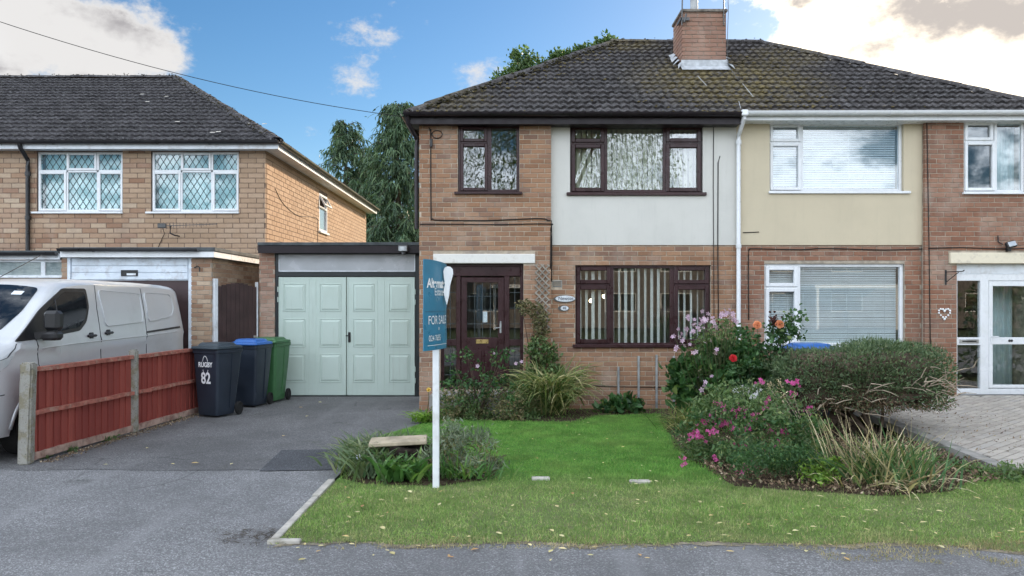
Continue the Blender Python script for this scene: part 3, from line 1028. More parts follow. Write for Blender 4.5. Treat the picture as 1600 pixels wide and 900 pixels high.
def tile_slope(parent, origin, udir, vdir, ulo, uhi, vmax, w, g, mat, n_single, name='roof_tile', clip=True, jitter=0.006, urange=None):
    """ulo/uhi: functions of v giving the slope's edges."""
    origin, udir, vdir = Vector(origin), Vector(udir).normalized(), Vector(vdir).normalized()
    n = udir.cross(vdir)
    F = Matrix((udir, vdir, n)).transposed().to_4x4()
    F.translation = origin
    L = g + 0.06
    key = f'tile_{mat.name}_{w:.3f}_{g:.3f}'
    me = bpy.data.meshes.get(key)
    if not me:
        bm = tile_bm(w - 0.004, L)
        me = bpy.data.meshes.new(key)
        bm.to_mesh(me)
        bm.free()
        me.materials.append(mat)
    items = []
    rows = int(math.ceil(vmax / g))
    umin = min(ulo(0), ulo(vmax))
    umax = max(uhi(0), uhi(vmax))
    for r in range(rows):
        v0 = r * g - 0.035
        c0 = int(math.floor(umin / w)) - 1
        for c in range(c0, int(math.ceil(umax / w)) + 1):
            a = c * w
            va, vb = max(v0, 0), min(v0 + L, vmax)
            lo_a, hi_a, lo_b, hi_b = ulo(va), uhi(va), ulo(vb), uhi(vb)
            if a + w <= min(lo_a, lo_b) + .01 or a >= max(hi_a, hi_b) - .01:
                continue
            full = a >= max(lo_a, lo_b) - 1e-4 and a + w <= min(hi_a, hi_b) + 1e-4 and v0 + L <= vmax + .05
            items.append((r, c, full))
    items.sort(key=lambda t: (t[0], abs(t[1])))
    bv, bf = [], []
    for k, (r, c, full) in enumerate(items):
        T = F @ Matrix.Translation((c * w, r * g - 0.035, random.uniform(0, jitter))) @ Matrix.Rotation(random.uniform(-.012, .012), 4, 'Z') @ Matrix.Rotation(random.uniform(-.012, .012), 4, 'X')
        use = me
        if not full:
            if not clip:
                continue
            bm = tile_bm(w - 0.004, L)
            bm.transform(Matrix.Translation((c * w, r * g - 0.035, 0)))
            for fn, sgn in ((ulo, -1), (uhi, 1)):
                p0, p1 = Vector((fn(0), 0, 0)), Vector((fn(vmax), vmax, 0))
                d = (p1 - p0)
                nn = Vector((d.y, -d.x, 0)) * sgn
                bmesh.ops.bisect_plane(bm, geom=bm.verts[:] + bm.edges[:] + bm.faces[:], plane_co=p0, plane_no=nn, clear_outer=True)
            bmesh.ops.bisect_plane(bm, geom=bm.verts[:] + bm.edges[:] + bm.faces[:], plane_co=(0, vmax + .02, 0), plane_no=(0, 1, 0), clear_outer=True)
            if not bm.faces:
                bm.free()
                continue
            bm.transform(Matrix.Translation((-c * w, -(r * g - 0.035), 0)))
            use = bpy.data.meshes.new('tile_cut')
            bm.to_mesh(use)
            bm.free()
            use.materials.append(mat)
        if k < n_single:
            o = bpy.data.objects.new(name, use)
            COL.objects.link(o)
            o.parent = parent
            o.matrix_parent_inverse = rootmat(parent).inverted()
            o.matrix_basis = T
        else:
            b0 = len(bv)
            bv.extend([tuple(T @ v.co) for v in use.vertices])
            bf.extend([tuple(q + b0 for q in p.vertices) for p in use.polygons])
    if bv:
        o = mesh_obj('roof_tiling', bv, bf, mat, parent)
        o['kind'] = 'stuff'
    return F


def cap_tiles(parent, p0, p1, mat, seg=0.42, r=0.115, name='ridge_tile', lift=0.0):
    p0, p1 = Vector(p0), Vector(p1)
    d = p1 - p0
    n = max(1, int(round(d.length / seg)))
    t = d.normalized()
    side = t.cross(Vector((0, 0, 1))).normalized()
    up = side.cross(t).normalized()
    sl = d.length / n
    for i in range(n):
        a = p0 + t * (sl * i - 0.015)
        b = p0 + t * (sl * (i + 1) + 0.015)
        ra, rb = r * 1.06, r * 0.95
        mb = MB()
        K = 9
        vs = []
        wob = random.uniform(-.008, .008)
        for (q, rr) in ((a, ra), (b, rb)):
            for lay in (1.0, 0.82):
                for j in range(K):
                    an = math.pi * j / (K - 1)
                    vs.append(q + side * (math.cos(an) * rr * lay) + up * (math.sin(an) * rr * 0.62 * lay + lift + wob - 0.03))
        fs = []
        for j in range(K - 1):
            fs.append((j, j + 1, 2 * K + j + 1, 2 * K + j))
            fs.append((K + j, 3 * K + j, 3 * K + j + 1, K + j + 1))
            fs.append((j, K + j, K + j + 1, j + 1))
            fs.append((2 * K + j, 2 * K + j + 1, 3 * K + j + 1, 3 * K + j))
        for (q,) in ((0,), (K - 1,)):
            fs.append((q, 2 * K + q, 3 * K + q, K + q))
        mb.add(vs, fs)
        autosmooth(mb.build(name, mat, parent), 40)


def blobs(name, pts, radii, mat, parent, squash=0.5, seed=1):
    """many small irregular lumps as one mass (moss)"""
    rg = np.random.default_rng(seed)
    bm = bmesh.new()
    bmesh.ops.create_icosphere(bm, subdivisions=1, radius=1)
    bv = np.array([v.co[:] for v in bm.verts])
    bf = np.array([[v.index for v in f.verts] for f in bm.faces])
    bm.free()
    V, F = [], []
    for i, (p, r) in enumerate(zip(pts, radii)):
        q = bv * (1 + rg.uniform(-.3, .3, (len(bv), 1))) * r * np.array([1.2, 1.0, squash])
        V.append(q + np.array(p))
        F.append(bf + i * len(bv))
    o = np_mesh(name, np.concatenate(V), np.concatenate(F), mat, parent)
    o['kind'] = 'stuff'
    return o


# ---- windows
def frame_bars(mb, x0, x1, z0, z1, y0, y1, w, bev=0.006):
    mb.box(x0, x0 + w, y0, y1, z0, z1, bev)
    mb.box(x1 - w, x1, y0, y1, z0, z1, bev)
    mb.box(x0 + w - .001, x1 - w + .001, y0, y1, z0, z0 + w, bev)
    mb.box(x0 + w - .001, x1 - w + .001, y0, y1, z1 - w, z1, bev)


def window(house, y, outer, lights, mat, glass=None, sill=None, fw=0.05, sw=0.055, recess=0.035, bars=(), lead=None, label=None, name='window', depth=0.07):
    """outer and lights in photo pixels measured on the wall plane y.
    lights: (px0,px1,py0,py1,kind) with kind 'open' (has its own sash) or 'fixed'."""
    glass = glass or M_glass
    ox0, ox1, oz1, oz0 = X(outer[0], y), X(outer[1], y), Z(outer[2], y), Z(outer[3], y)
    yf = y + recess
    mb = MB()
    frame_bars(mb, ox0, ox1, oz0, oz1, yf, yf + depth, fw)
    for (bx0, bx1, bz0, bz1) in bars:
        mb.box(X(bx0, y), X(bx1, y), yf + .002, yf + depth - .002, Z(bz1, y), Z(bz0, y), 0.005)
    w = mb.build(name, mat, house)
    if label:
        w['label'] = label
    for (a, b, c, d, kind) in lights:
        x0, x1, z1, z0 = X(a, y), X(b, y), Z(c, y), Z(d, y)
        if kind == 'open':
            s = MB()
            frame_bars(s, x0, x1, z0, z1, yf - 0.018, yf + 0.04, sw, 0.008)
            s.build('sash', mat, w)
            gx0, gx1, gz0, gz1 = x0 + sw - .004, x1 - sw + .004, z0 + sw - .004, z1 - sw + .004
        else:
            gx0, gx1, gz0, gz1 = x0 - .004, x1 + .004, z0 - .004, z1 + .004
        yg = yf + 0.022
        MB().box(gx0, gx1, yg, yg + 0.006, gz0, gz1).build('pane', glass, w)
        if lead:
            lead(w, gx0, gx1, gz0, gz1, yg - 0.003)
    if sill:
        MB().box(X(sill[0], y), X(sill[1], y), y - 0.055, yf + 0.03, Z(sill[3], y), Z(sill[2], y), 0.006).build('sill', mat, w)
    return w


def diamond_lead(w, x0, x1, z0, z1, y, step=0.135, ratio=1.55, r=0.0055):
    mb = MB()
    slope = ratio
    W, H = x1 - x0, z1 - z0
    k = -H / slope - step
    while k < W + step:
        for s in (1, -1):
            # line: x = x0 + k + s*(z-z0)/slope  (s=-1 shifted by H/slope)
            pts = []
            za, zb = 0.0, H
            xa = k + (0 if s == 1 else H / slope)
            xb = xa + s * H / slope
            # clip to 0..W
            t0, t1 = 0.0, 1.0
            dx = xb - xa
            for lim, sign in ((0.0, 1), (W, -1)):
                fa, fb = (xa - lim) * sign, (xb - lim) * sign
                if fa < 0 and fb < 0:
                    t0, t1 = 1, 0
                elif fa < 0:
                    t0 = max(t0, fa / (fa - fb))
                elif fb < 0:
                    t1 = min(t1, fa / (fa - fb))
            if t1 - t0 > 0.02:
                p = (x0 + xa + dx * t0, y, z0 + H * t0)
                q = (x0 + xa + dx * t1, y, z0 + H * t1)
                d = Vector((q[0] - p[0], 0, q[2] - p[2])).normalized()
                nrm_ = Vector((-d.z, 0, d.x)) * r
                P, Q = Vector(p), Vector(q)
                e = Vector((0, 0.004, 0))
                mb.add([P + nrm_ - e, Q + nrm_ - e, Q - nrm_ - e, P - nrm_ - e, P + nrm_ + e, Q + nrm_ + e, Q - nrm_ + e, P - nrm_ + e],
                       [(0, 1, 2, 3), (0, 4, 5, 1), (2, 6, 7, 3)])
        k += step
    mb.build('leading', M_leadcame, w)


def grid_lead(w, x0, x1, z0, z1, y, nx=3, nz=4, r=0.004):
    mb = MB()
    for i in range(1, nx):
        u = x0 + (x1 - x0) * i / nx
        mb.box(u - r, u + r, y - .003, y + .003, z0, z1)
    for j in range(1, nz):
        v = z0 + (z1 - z0) * j / nz
        mb.box(x0, x1, y - .0025, y + .0025, v - r, v + r)
    mb.build('leading', M_leadcame, w)


def gutter(parent, p0, p1, mat, r=0.055, name='gutter', brackets=0.9):
    """half-round gutter between two points, open side up"""
    p0, p1 = Vector(p0), Vector(p1)
    t = (p1 - p0).normalized()
    s = t.cross(Vector((0, 0, 1))).normalized()
    mb = MB()
    K = 8
    vs = []
    for q in (p0, p1):
        for rr in (r, r * 0.9):
            for j in range(K + 1):
                a = math.pi + math.pi * j / K
                vs.append(q + s * math.cos(a) * rr + Vector((0, 0, math.sin(a) * rr)))
    K1 = K + 1
    fs = []
    for j in range(K):
        fs.append((j, j + 1, 2 * K1 + j + 1, 2 * K1 + j))
        fs.append((K1 + j, 3 * K1 + j, 3 * K1 + j + 1, K1 + j + 1))
        fs.append((j, K1 + j, K1 + j + 1, j + 1))
        fs.append((2 * K1 + j, 2 * K1 + j + 1, 3 * K1 + j + 1, 3 * K1 + j))
    fs += [(0, 2 * K1, 3 * K1, K1), (K, K1 + K, 3 * K1 + K, 2 * K1 + K)]
    mb.add(vs, fs)
    g = autosmooth(mb.build(name, mat, parent), 40)
    L = (p1 - p0).length
    k = int(L / brackets)
    for i in range(k):
        q = p0 + t * (brackets * (i + .5))
        b = MB()
        vs = []
        for e in (-0.016, 0.016):
            for rr in (r + 0.006, r + 0.001):
                for j in range(K + 1):
                    a = math.pi + math.pi * j / K
                    vs.append(q + t * e + s * math.cos(a) * rr + Vector((0, 0, math.sin(a) * rr)))
        b.add(vs, fs)
        autosmooth(b.build('gutter_bracket', mat, g), 40)
    return g


def pipe(parent, pts, r, mat, name='downpipe', clips=True):
    d = autosmooth(MB().tube(pts, r, 12).build(name, mat, parent), 50)
    return d


def cable(pts, r, mat, label=None, parent=None, name='cable', cat='cable', smooth_n=0):
    P = [Vector(p) for p in pts]
    if smooth_n:
        out = []
        for i in range(len(P) - 1):
            p0, p1, p2, p3 = P[max(i - 1, 0)], P[i], P[i + 1], P[min(i + 2, len(P) - 1)]
            for k in range(smooth_n):
                t = k / smooth_n
                out.append(0.5 * ((2 * p1) + (p2 - p0) * t + (2 * p0 - 5 * p1 + 4 * p2 - p3) * t * t + (-p0 + 3 * p1 - 3 * p2 + p3) * t ** 3))
        out.append(P[-1])
        P = out
    o = MB().tube(P, r, 5).build(name, mat, parent, smooth=True)
    if label:
        tag(o, label, cat)
    return o


def text_mesh(txt, size, mat, parent, M, name='lettering', bold=0.0, extrude=0.001, align='CENTER', xs=1.0):
    c = bpy.data.curves.new(name, 'FONT')
    c.body = txt
    c.size = size
    c.offset = bold
    c.extrude = extrude
    c.align_x = align
    c.align_y = 'CENTER'
    t = bpy.data.objects.new(name + '_src', c)
    COL.objects.link(t)
    dg = bpy.context.evaluated_depsgraph_get()
    me = bpy.data.meshes.new_from_object(t.evaluated_get(dg))
    bpy.data.objects.remove(t)
    bpy.data.curves.remove(c)
    me.materials.clear()
    me.transform(M @ Matrix.Diagonal((xs, 1, 1, 1)))
    return link(name, me, mat, parent)
# ---------------------------------------------------------------- the semi-detached pair
YB, YM = -0.10, 0.0
XL, XB = X(655, YB), X(861, YB)
XP = 3.55
XB2, XR = 2 * XP - XB, 2 * XP - XL
ZTOP = 4.50
EAVE_Y, EAVE_Z = -0.30, 4.53
RIDGE_Y, RIDGE_Z = 3.36, 6.82
BACK_Y = 7.02
HX0, HX1 = XL - 0.17, XR + 0.17         # eaves corners
RX0, RX1 = 2.05, 2 * XP - 2.05          # ridge ends
PITCH = math.atan2(RIDGE_Z - EAVE_Z, RIDGE_Y - EAVE_Y)
SLOPE = math.hypot(RIDGE_Z - EAVE_Z, RIDGE_Y - EAVE_Y)
VD = Vector((0, math.cos(PITCH), math.sin(PITCH)))


def on_roof(x, v, lift=0.0):
    n = Vector((0, -math.sin(PITCH), math.cos(PITCH)))
    return Vector((x, EAVE_Y, EAVE_Z)) + VD * v + n * lift


M_tile1 = tile_mat('roof_tile_brown_grey', (0.056, 0.051, 0.051), [(3.75, 1.2, 5.4, 2.1, 0.8), (5.2, 2.4, 6.3, 1.0, 0.5), (2.4, 3.2, 6.7, 0.8, 0.5), (-0.9, 0.2, 4.8, 1.0, 0.3)])
M_tile2 = M_tile1

house1 = thing('semi_detached_house', 'brown brick half of the semi with maroon window frames and dark red front door', 'house', (1.0, 3.0, 0))
house2 = thing('semi_detached_house', 'half of the semi with cream rendered panel, white window frames and white porch doors', 'house', (6.0, 3.0, 0))


def px_open(y, a, b, c, d):
    return (X(a, y), X(b, y), Z(d, y), Z(c, y))


W1 = px_open(YB, 715.5, 811.5, 195, 300)
DOOR = px_open(YB, 688, 818, 411, 609)
W2 = px_open(YM, 890.5, 1098, 193, 301)
W3 = px_open(YM, 899, 1110.5, 414, 541)
W4 = px_open(YM, 1202, 1411, 191, 299)
W5 = px_open(YB, 1506, 1603, 188, 301)
W6 = px_open(YM, 1194.5, 1413, 412, 541)
DOOR2 = (X(1495, YB), 8.25, 0.24, Z(412, YB))
ZR = Z(383, YM)
lint1 = px_open(YB, 677, 836, 397, 411.5)
lint2 = (X(1482, YB), 8.40, Z(412, YB), Z(395, YB))

pick = lambda p: (-(p[1] - p[0] > 0.2), abs((p[2] + p[3]) / 2 - 2.3) + 0.35 * abs((p[0] + p[1]) / 2 - 1.0))
pick2 = lambda p: (-(p[1] - p[0] > 0.2), abs((p[2] + p[3]) / 2 - 2.4) + 0.35 * abs((p[0] + p[1]) / 2 - 6.3))

# ---- left house: front walls
w = grid_wall('bay_wall', (XL, XB, 0, ZTOP), [W1, DOOR, lint1], front_frame(YB), 0.30, M_mortar, house1)
bricks(w, (XL, XB, 0, 4.46), [W1, DOOR, lint1], lambda u, v: M_brick, front_frame(YB), 130, pick=pick)
w = grid_wall('front_wall', (XB, XP, 0, ZR), [W3], front_frame(YM), 0.28, M_mortar, house1)
VENT = px_open(YM, 863, 878, 438, 449)
bricks(w, (XB, XP, 0, ZR), [W3, VENT], lambda u, v: M_brick, front_frame(YM), 110, pick=pick)
grid_wall('render_panel', (XB, XP, ZR, ZTOP), [W2], front_frame(YM - 0.016), 0.28, M_render_w, house1, inset=0.0)
MB().box(lint1[0], lint1[1], YB - 0.022, YB + 0.15, lint1[2], lint1[3], 0.008).build('door_lintel', M_lintel_w, house1)

# shell and rooms behind the front
sh = MB()
sh.box(XL + .004, XL + 0.25, YB + .302, 6.7, 0, ZTOP)
sh.box(XL, XP - .06, 6.7, 6.95, 0, ZTOP)
sh.build('side_and_rear_wall', M_mortar_t, house1)
inn = MB()
inn.box(XP - 0.06, XP + 0.06, 0.30, 6.7, 0, ZTOP - .02)
inn.box(XL + .26, XP - .07, 0.31, 6.69, 0.16, 0.20)
inn.box(XL + .26, XP - .07, 0.31, 6.69, 2.48, 2.56)
inn.box(XL + .26, XP - .07, 0.31, 6.69, 4.46, 4.49)
inn.box(XL + .26, XP - .07, 3.2, 3.3, 0.21, 4.45)
inn.box(XB - .05, XB + .05, 0.31, 3.19, 0.21, 4.45)
inn.build('interior_wall', M_interior, house1)
sh = MB()
sh.box(XR - 0.25, XR, YB + .302, 6.7, 0, ZTOP)
sh.box(XP + .06, XR, 6.7, 6.95, 0, ZTOP)
sh.build('side_and_rear_wall', M_mortar_t, house2)
inn = MB()
inn.box(XP + .07, XR - .26, 0.31, 6.69, 0.16, 0.20)
inn.box(XP + .07, XR - .26, 0.31, 6.69, 2.48, 2.56)
inn.box(XP + .07, XR - .26, 0.31, 6.69, 4.46, 4.49)
inn.box(XP + .07, XR - .26, 3.2, 3.3, 0.21, 4.45)
inn.box(XB2 - .05, XB2 + .05, 0.31, 3.19, 0.21, 4.45)
inn.build('interior_wall', M_interior, house2)

# ---- right house: front walls
w = grid_wall('bay_wall', (XB2, XR, 0, ZTOP), [W5, DOOR2, lint2], front_frame(YB), 0.30, M_mortar_t, house2)
bricks(w, (XB2, XR, 0, 4.46), [W5, DOOR2, lint2], lambda u, v: M_brick_r, front_frame(YB), 140, pick=pick2)
w = grid_wall('front_wall', (XP, XB2, 0, ZR), [W6], front_frame(YM), 0.28, M_mortar_t, house2)
bricks(w, (XP, XB2, 0, ZR), [W6], lambda u, v: M_brick_r, front_frame(YM), 150, pick=pick2)
grid_wall('render_panel', (XP, XB2, ZR, ZTOP), [W4], front_frame(YM - 0.018), 0.28, M_render_c, house2, inset=0.0)
MB().box(lint2[0], lint2[1], YB - 0.06, YB + 0.15, lint2[2], lint2[3], 0.008).build('door_lintel', M_lintel_c, house2)

# ---- windows of the left house (maroon)
window(house1, YB, (715.5, 811.5, 195, 300), [(719, 761, 197, 221, 'open'), (719, 762, 223.5, 298, 'open'), (768, 807.5, 197, 296, 'fixed')], M_upvc_brown,
       sill=(710, 816, 300, 304), bars=[(760, 768, 199, 296), (719, 762, 220, 224.5)], sw=0.05, fw=0.045)
window(house1, YM, (890.5, 1098, 193, 301), [(893, 945, 196, 222, 'open'), (893, 945, 224.5, 299, 'open'), (949, 1037, 199.5, 298, 'fixed'), (1041, 1096, 196, 221.5, 'open'), (1041, 1096, 224, 299, 'open')],
       M_upvc_brown, sill=(885, 1103, 301, 306), bars=[(943, 949.5, 197, 297), (1036.5, 1042.5, 197, 297), (895, 943, 221, 225.5), (1042, 1094, 220.5, 225)], sw=0.062)
window(house1, YM, (899, 1110.5, 414, 541), [(901, 954.5, 416.5, 443.5, 'open'), (901, 954.5, 446.5, 536.5, 'open'), (959, 1048, 418.5, 534, 'fixed'), (1054, 1108.5, 416.5, 443.5, 'open'), (1054, 1108.5, 446.5, 536.5, 'open')],
       M_upvc_brown, sill=(895, 1114, 538, 543), bars=[(953, 959.5, 418, 537), (1047.5, 1054.5, 418, 537), (903, 953, 443, 447.5), (1055, 1106, 443, 447.5)], sw=0.062)
# ---- windows of the right house (white)
window(house2, YM, (1202, 1411, 191, 299), [(1204, 1252.5, 193, 221, 'open'), (1204, 1253, 223, 297, 'open'), (1256, 1405, 195, 295, 'fixed')], M_upvc,
       sill=(1200, 1421, 299, 303), bars=[(1252, 1256.5, 195, 296), (1206, 1252, 220.5, 223.8)], sw=0.05, fw=0.045)
window(house2, YB, (1506, 1603, 188, 301), [(1509, 1554, 190, 219, 'open'), (1509, 1557, 221, 298, 'open'), (1560, 1597, 192, 296, 'fixed')], M_upvc,
       sill=(1503, 1609, 301, 304), bars=[(1556, 1560.5, 192, 297), (1510, 1556, 218.5, 221.5)], sw=0.05, fw=0.045)
window(house2, YM, (1194.5, 1413, 412, 541), [(1197, 1247.5, 416, 448, 'open'), (1197, 1248, 450, 538, 'open'), (1251.5, 1406, 419, 536, 'fixed')], M_upvc,
       sill=(1191, 1417, 541, 545), bars=[(1247, 1252, 415, 537), (1199, 1247, 447.5, 450.8)], sw=0.06, fw=0.05)

# ---- front door of the left house: maroon frame, two side lights, half-glazed door
yd = YB + 0.10
fr = MB()
dx0, dx1, dz0, dz1 = DOOR
frame_bars(fr, dx0, dx1, dz0, dz1, yd, yd + 0.08, 0.05)
fr.box(dx0 + .05, dx1 - .05, yd - .004, yd + .075, Z(431, YB), dz1 - .048, 0.005)
for a, b in ((712, 719), (788, 796)):
    fr.box(X(a, YB), X(b, YB), yd - .002, yd + .078, dz0 + .05, Z(431, YB), 0.005)
for a, b in ((693, 712), (796, 813)):
    fr.box(X(a, YB) - .01, X(b, YB) + .01, yd + .003, yd + .072, Z(541, YB), Z(531, YB), 0.005)
fr.box(dx0 + .01, dx1 - .01, yd - .05, yd + .02, dz0 - .01, dz0 + .035, 0.006)
dframe = fr.build('door_frame', M_upvc_brown, house1)
for a, b in ((693, 712), (796, 813)):
    for c, d in ((432, 531), (541, 602)):
        p = MB().box(X(a, YB), X(b, YB), yd + .03, yd + .036, Z(d, YB), Z(c, YB)).build('pane', M_glass, dframe)
        grid_lead(dframe, X(a, YB), X(b, YB), Z(d, YB), Z(c, YB), yd + .024, 2, 4)
ds = MB()
a, b, c, d = X(720, YB), X(787.5, YB), Z(600, YB), Z(433, YB)
gx0, gx1, gz0, gz1 = X(729, YB), X(778, YB), Z(528, YB), Z(441, YB)
yv = yd + 0.012
ds.box(a, gx0, yv, yv + .055, c, d, 0.004)
ds.box(gx1, b, yv, yv + .055, c, d, 0.004)
ds.box(gx0 - .001, gx1 + .001, yv, yv + .055, gz1, d, 0.004)
ds.box(gx0 - .001, gx1 + .001, yv, yv + .055, c, gz0, 0.004)
for (pa, pb, pc, pd) in ((733, 752, 548, 594), (756, 775, 548, 594)):
    ds.box(X(pa, YB), X(pb, YB), yv - .012, yv + .002, Z(pd, YB), Z(pc, YB), 0.010)
fd = ds.build('front_door', M_upvc_brown, house1)
MB().box(gx0 - .004, gx1 + .004, yv + .022, yv + .028, gz0 - .004, gz1 + .004).build('pane', M_glass, fd)
grid_lead(fd, gx0, gx1, gz0, gz1, yv + .018, 4, 4)
MB().box(X(743, YB), X(763, YB), yv - .012, yv + .002, Z(537.5, YB), Z(531, YB), 0.004).build('letterbox', M_brass, fd)
h = MB().box(X(780.5, YB), X(783.5, YB), yv - .012, yv + .001, Z(521, YB), Z(502, YB), 0.004)
h.tube([(X(782, YB), yv - .01, Z(512, YB)), (X(782, YB), yv - .045, Z(512, YB)), (X(772, YB), yv - .05, Z(513, YB))], 0.007, 8)
h.build('door_handle', M_galv, fd)
pp = MB().box(X(753.5, YB), X(761, YB), yv + .031, yv + .033, Z(504, YB), Z(487, YB)).build('paper_notice', M_paper)
tag(pp, 'small white paper notice stuck inside the front door glass', 'notice')
# step in front of the door
st = MB().box(X(676, YB), X(826, YB), -0.62, YB - .012, 0.0, 0.30, 0.015).build('door_step', M_step, house1)

# ---- porch doors of the right house
x0, x1, z0, z1 = DOOR2
yp = YB + 0.05
MB().box(x0, x1, YB - .02, yp + .12, 0.10, z0, 0.006).build('door_step', M_step, house2)
pb = MB().box(x0 + .004, x1 - .004, yp + .012, yp + .10, Z(428, YB), z1 - .003, 0.004).build('porch_head_panel', M_white_wood, house2)
fr = MB()
ztop = Z(428, YB)
fr.box(x0, X(1499, YB), yp, yp + .08, z0, ztop, .004)
fr.box(X(1535, YB), X(1548, YB), yp, yp + .08, z0, ztop, .004)
fr.box(x0 + .03, x1, yp + .002, yp + .078, Z(438.5, YB), ztop - .002, .004)
fr.box(x0 + .03, x1, yp + .002, yp + .078, z0, Z(608, YB), .004)
fr.box(X(1498.5, YB), X(1536, YB), yp + .003, yp + .07, Z(539.5, YB), Z(527.5, YB), .004)
fr.box(x1 - .05, x1 + .001, yp, yp + .08, z0, ztop, .004)
pf = fr.build('porch_door_frame', M_upvc, house2)
for c, d in ((438, 528), (539, 609)):
    MB().box(X(1498, YB), X(1536, YB), yp + .03, yp + .036, Z(d, YB), Z(c, YB)).build('pane', M_glass, pf)
lp = MB().box(X(1502, YB), X(1532, YB), yp - .010, yp + .004, Z(536.5, YB), Z(530.5, YB), .003).build('letterbox', M_steel, pf)
MB().box(X(1506, YB), X(1528, YB), yp - .014, yp - .008, Z(534.5, YB), Z(532.5, YB)).build('letter_slot', M_black, pf)
fr = MB()
a, b = X(1548.5, YB), x1 - .055
zb, zt = Z(607, YB), Z(439, YB)
fr.box(a, X(1555, YB), yp + .004, yp + .074, zb, zt, .006)
fr.box(b - .06, b, yp + .004, yp + .074, zb, zt, .006)
fr.box(X(1554.5, YB), b - .059, yp + .005, yp + .073, Z(447, YB), zt, .006)
fr.box(X(1554.5, YB), b - .059, yp + .005, yp + .073, zb, Z(602, YB), .006)
fr.box(X(1554.5, YB), b - .059, yp + .005, yp + .073, Z(538.5, YB), Z(527.5, YB), .006)
pd = fr.build('porch_door', M_upvc, house2)
for c, d in ((446.5, 528), (538, 602.5)):
    MB().box(X(1554, YB), b - .058, yp + .03, yp + .036, Z(d, YB), Z(c, YB)).build('pane', M_glass, pd)
h = MB().box(X(1551, YB), X(1553.5, YB), yp - .008, yp + .006, Z(537, YB), Z(514, YB), .002)
h.tube([(X(1552, YB), yp, Z(526, YB)), (X(1552, YB), yp - .04, Z(526, YB)), (X(1561, YB), yp - .045, Z(526, YB))], .008, 8)
h.build('door_handle', M_upvc, pd)
kn = MB()
for q in (1580.5, 1584):
    kn.lathe([(0.0, -.004), (.018, -.004), (.02, .004), (.012, .012), (0, .013)], (0, 0, 0), 12)
    n0 = len(kn.v) - 60
    kn.v[n0:] = [(v[0] + X(q, YB), yp - v[2], v[1] + Z(532.5, YB)) for v in kn.v[n0:]]
kn.build('house_number', M_black, pd)
# rooms behind the porch: pale curtain seen through the door
cu = MB()
for i in range(9):
    cx = X(1577, YB) + i * 0.05
    cu.tube([(cx, yp + .55 + .02 * (i % 2), 0.30), (cx, yp + .55 + .02 * (i % 2), 2.2)], 0.034, 8)
tag(cu.build('porch_curtain', M_net, smooth=True), 'pale hanging curtain behind the glass of the white porch door', 'curtain')

# ---- eaves: fascias, soffits, gutters
zs = 4.395
f = MB()
f.box(HX0, XP - .004, EAVE_Y + .02, EAVE_Y + .045, zs, 4.54, .003)
f.box(HX0, HX0 + .025, EAVE_Y + .046, 6.9, zs, 4.54, .003)
f.build('fascia_board', M_fascia, house1)
MB().box(HX0 + .026, XP - .004, EAVE_Y + .046, YM + .12, zs + .010, zs + .022).build('soffit', M_fascia, house1)
g1 = gutter(house1, (HX0 - .03, EAVE_Y - .045, 4.560), (XP + .02, EAVE_Y - .045, 4.558), M_gutter_b, 0.062)
gutter(house1, (HX0 - .045, EAVE_Y + .0, 4.56), (HX0 - .045, 6.9, 4.558), M_gutter_b, 0.058)
MB().box(XP + .004, HX1, EAVE_Y + .02, EAVE_Y + .045, 4.455, 4.54, .003).build('fascia_board', M_upvc, house2)
MB().box(XP + .004, HX1, EAVE_Y + .046, YM + .12, 4.458, 4.472).build('soffit', M_upvc, house2)
gutter(house2, (XP - .02, EAVE_Y - .045, 4.572), (HX1 + .03, EAVE_Y - .045, 4.585), M_upvc, 0.062)
# downpipes
px_ = X(1153.5, -0.05)
dp = pipe(house2, [(px_, EAVE_Y - .045, 4.56), (px_, EAVE_Y - .045, 4.47), (px_ - .0, -0.07, 4.27), (px_, -0.07, 4.2), (px_, -0.07, 0.12)], 0.034, M_upvc)
for zc in (4.16, 2.55, 1.2):
    MB().lathe([(.034, -.03), (.043, -.03), (.043, .03), (.034, .03)], (px_, -0.07, zc), 12).build('pipe_clip', M_upvc, dp)
MB().box(px_ - .05, px_ + .05, EAVE_Y - .11, EAVE_Y + .02, 4.50, 4.59, .012).build('gutter_outlet', M_upvc, house2)
dp = pipe(house1, [(HX0 + .02, EAVE_Y - .02, 4.55), (HX0 + .02, EAVE_Y + .0, 4.42), (XL - .045, YB + .05, 4.22), (XL - .045, YB + .05, 4.1), (XL - .045, YB + .05, 2.82)], 0.034, M_gutter_b)

# ---- roofs
def lo1(v):
    return HX0 + v / SLOPE * (RX0 - HX0)


def hi2(v):
    return HX1 + v / SLOPE * (RX1 - HX1)


roof1 = MB()
P = lambda x, y, z: (x, y, z)
roof1.add([(HX0, EAVE_Y, EAVE_Z), (XP, EAVE_Y, EAVE_Z), (XP, RIDGE_Y, RIDGE_Z), (RX0, RIDGE_Y, RIDGE_Z), (HX0, BACK_Y, EAVE_Z), (XP, BACK_Y, EAVE_Z)],
          [(0, 1, 2, 3), (4, 0, 3), (5, 4, 3, 2)])
roof1 = roof1.build('roof', M_mort_cap, house1)
roof2 = MB().add([(HX1, EAVE_Y, EAVE_Z), (XP, EAVE_Y, EAVE_Z), (XP, RIDGE_Y, RIDGE_Z), (RX1, RIDGE_Y, RIDGE_Z), (HX1, BACK_Y, EAVE_Z), (XP, BACK_Y, EAVE_Z)],
                 [(1, 0, 3, 2), (0, 4, 3), (4, 5, 2, 3)]).build('roof', M_mort_cap, house2)
tile_slope(roof1, (0, EAVE_Y, EAVE_Z), (1, 0, 0), VD, lo1, lambda v: XP, SLOPE, 0.27, 0.25, M_tile1, 290)
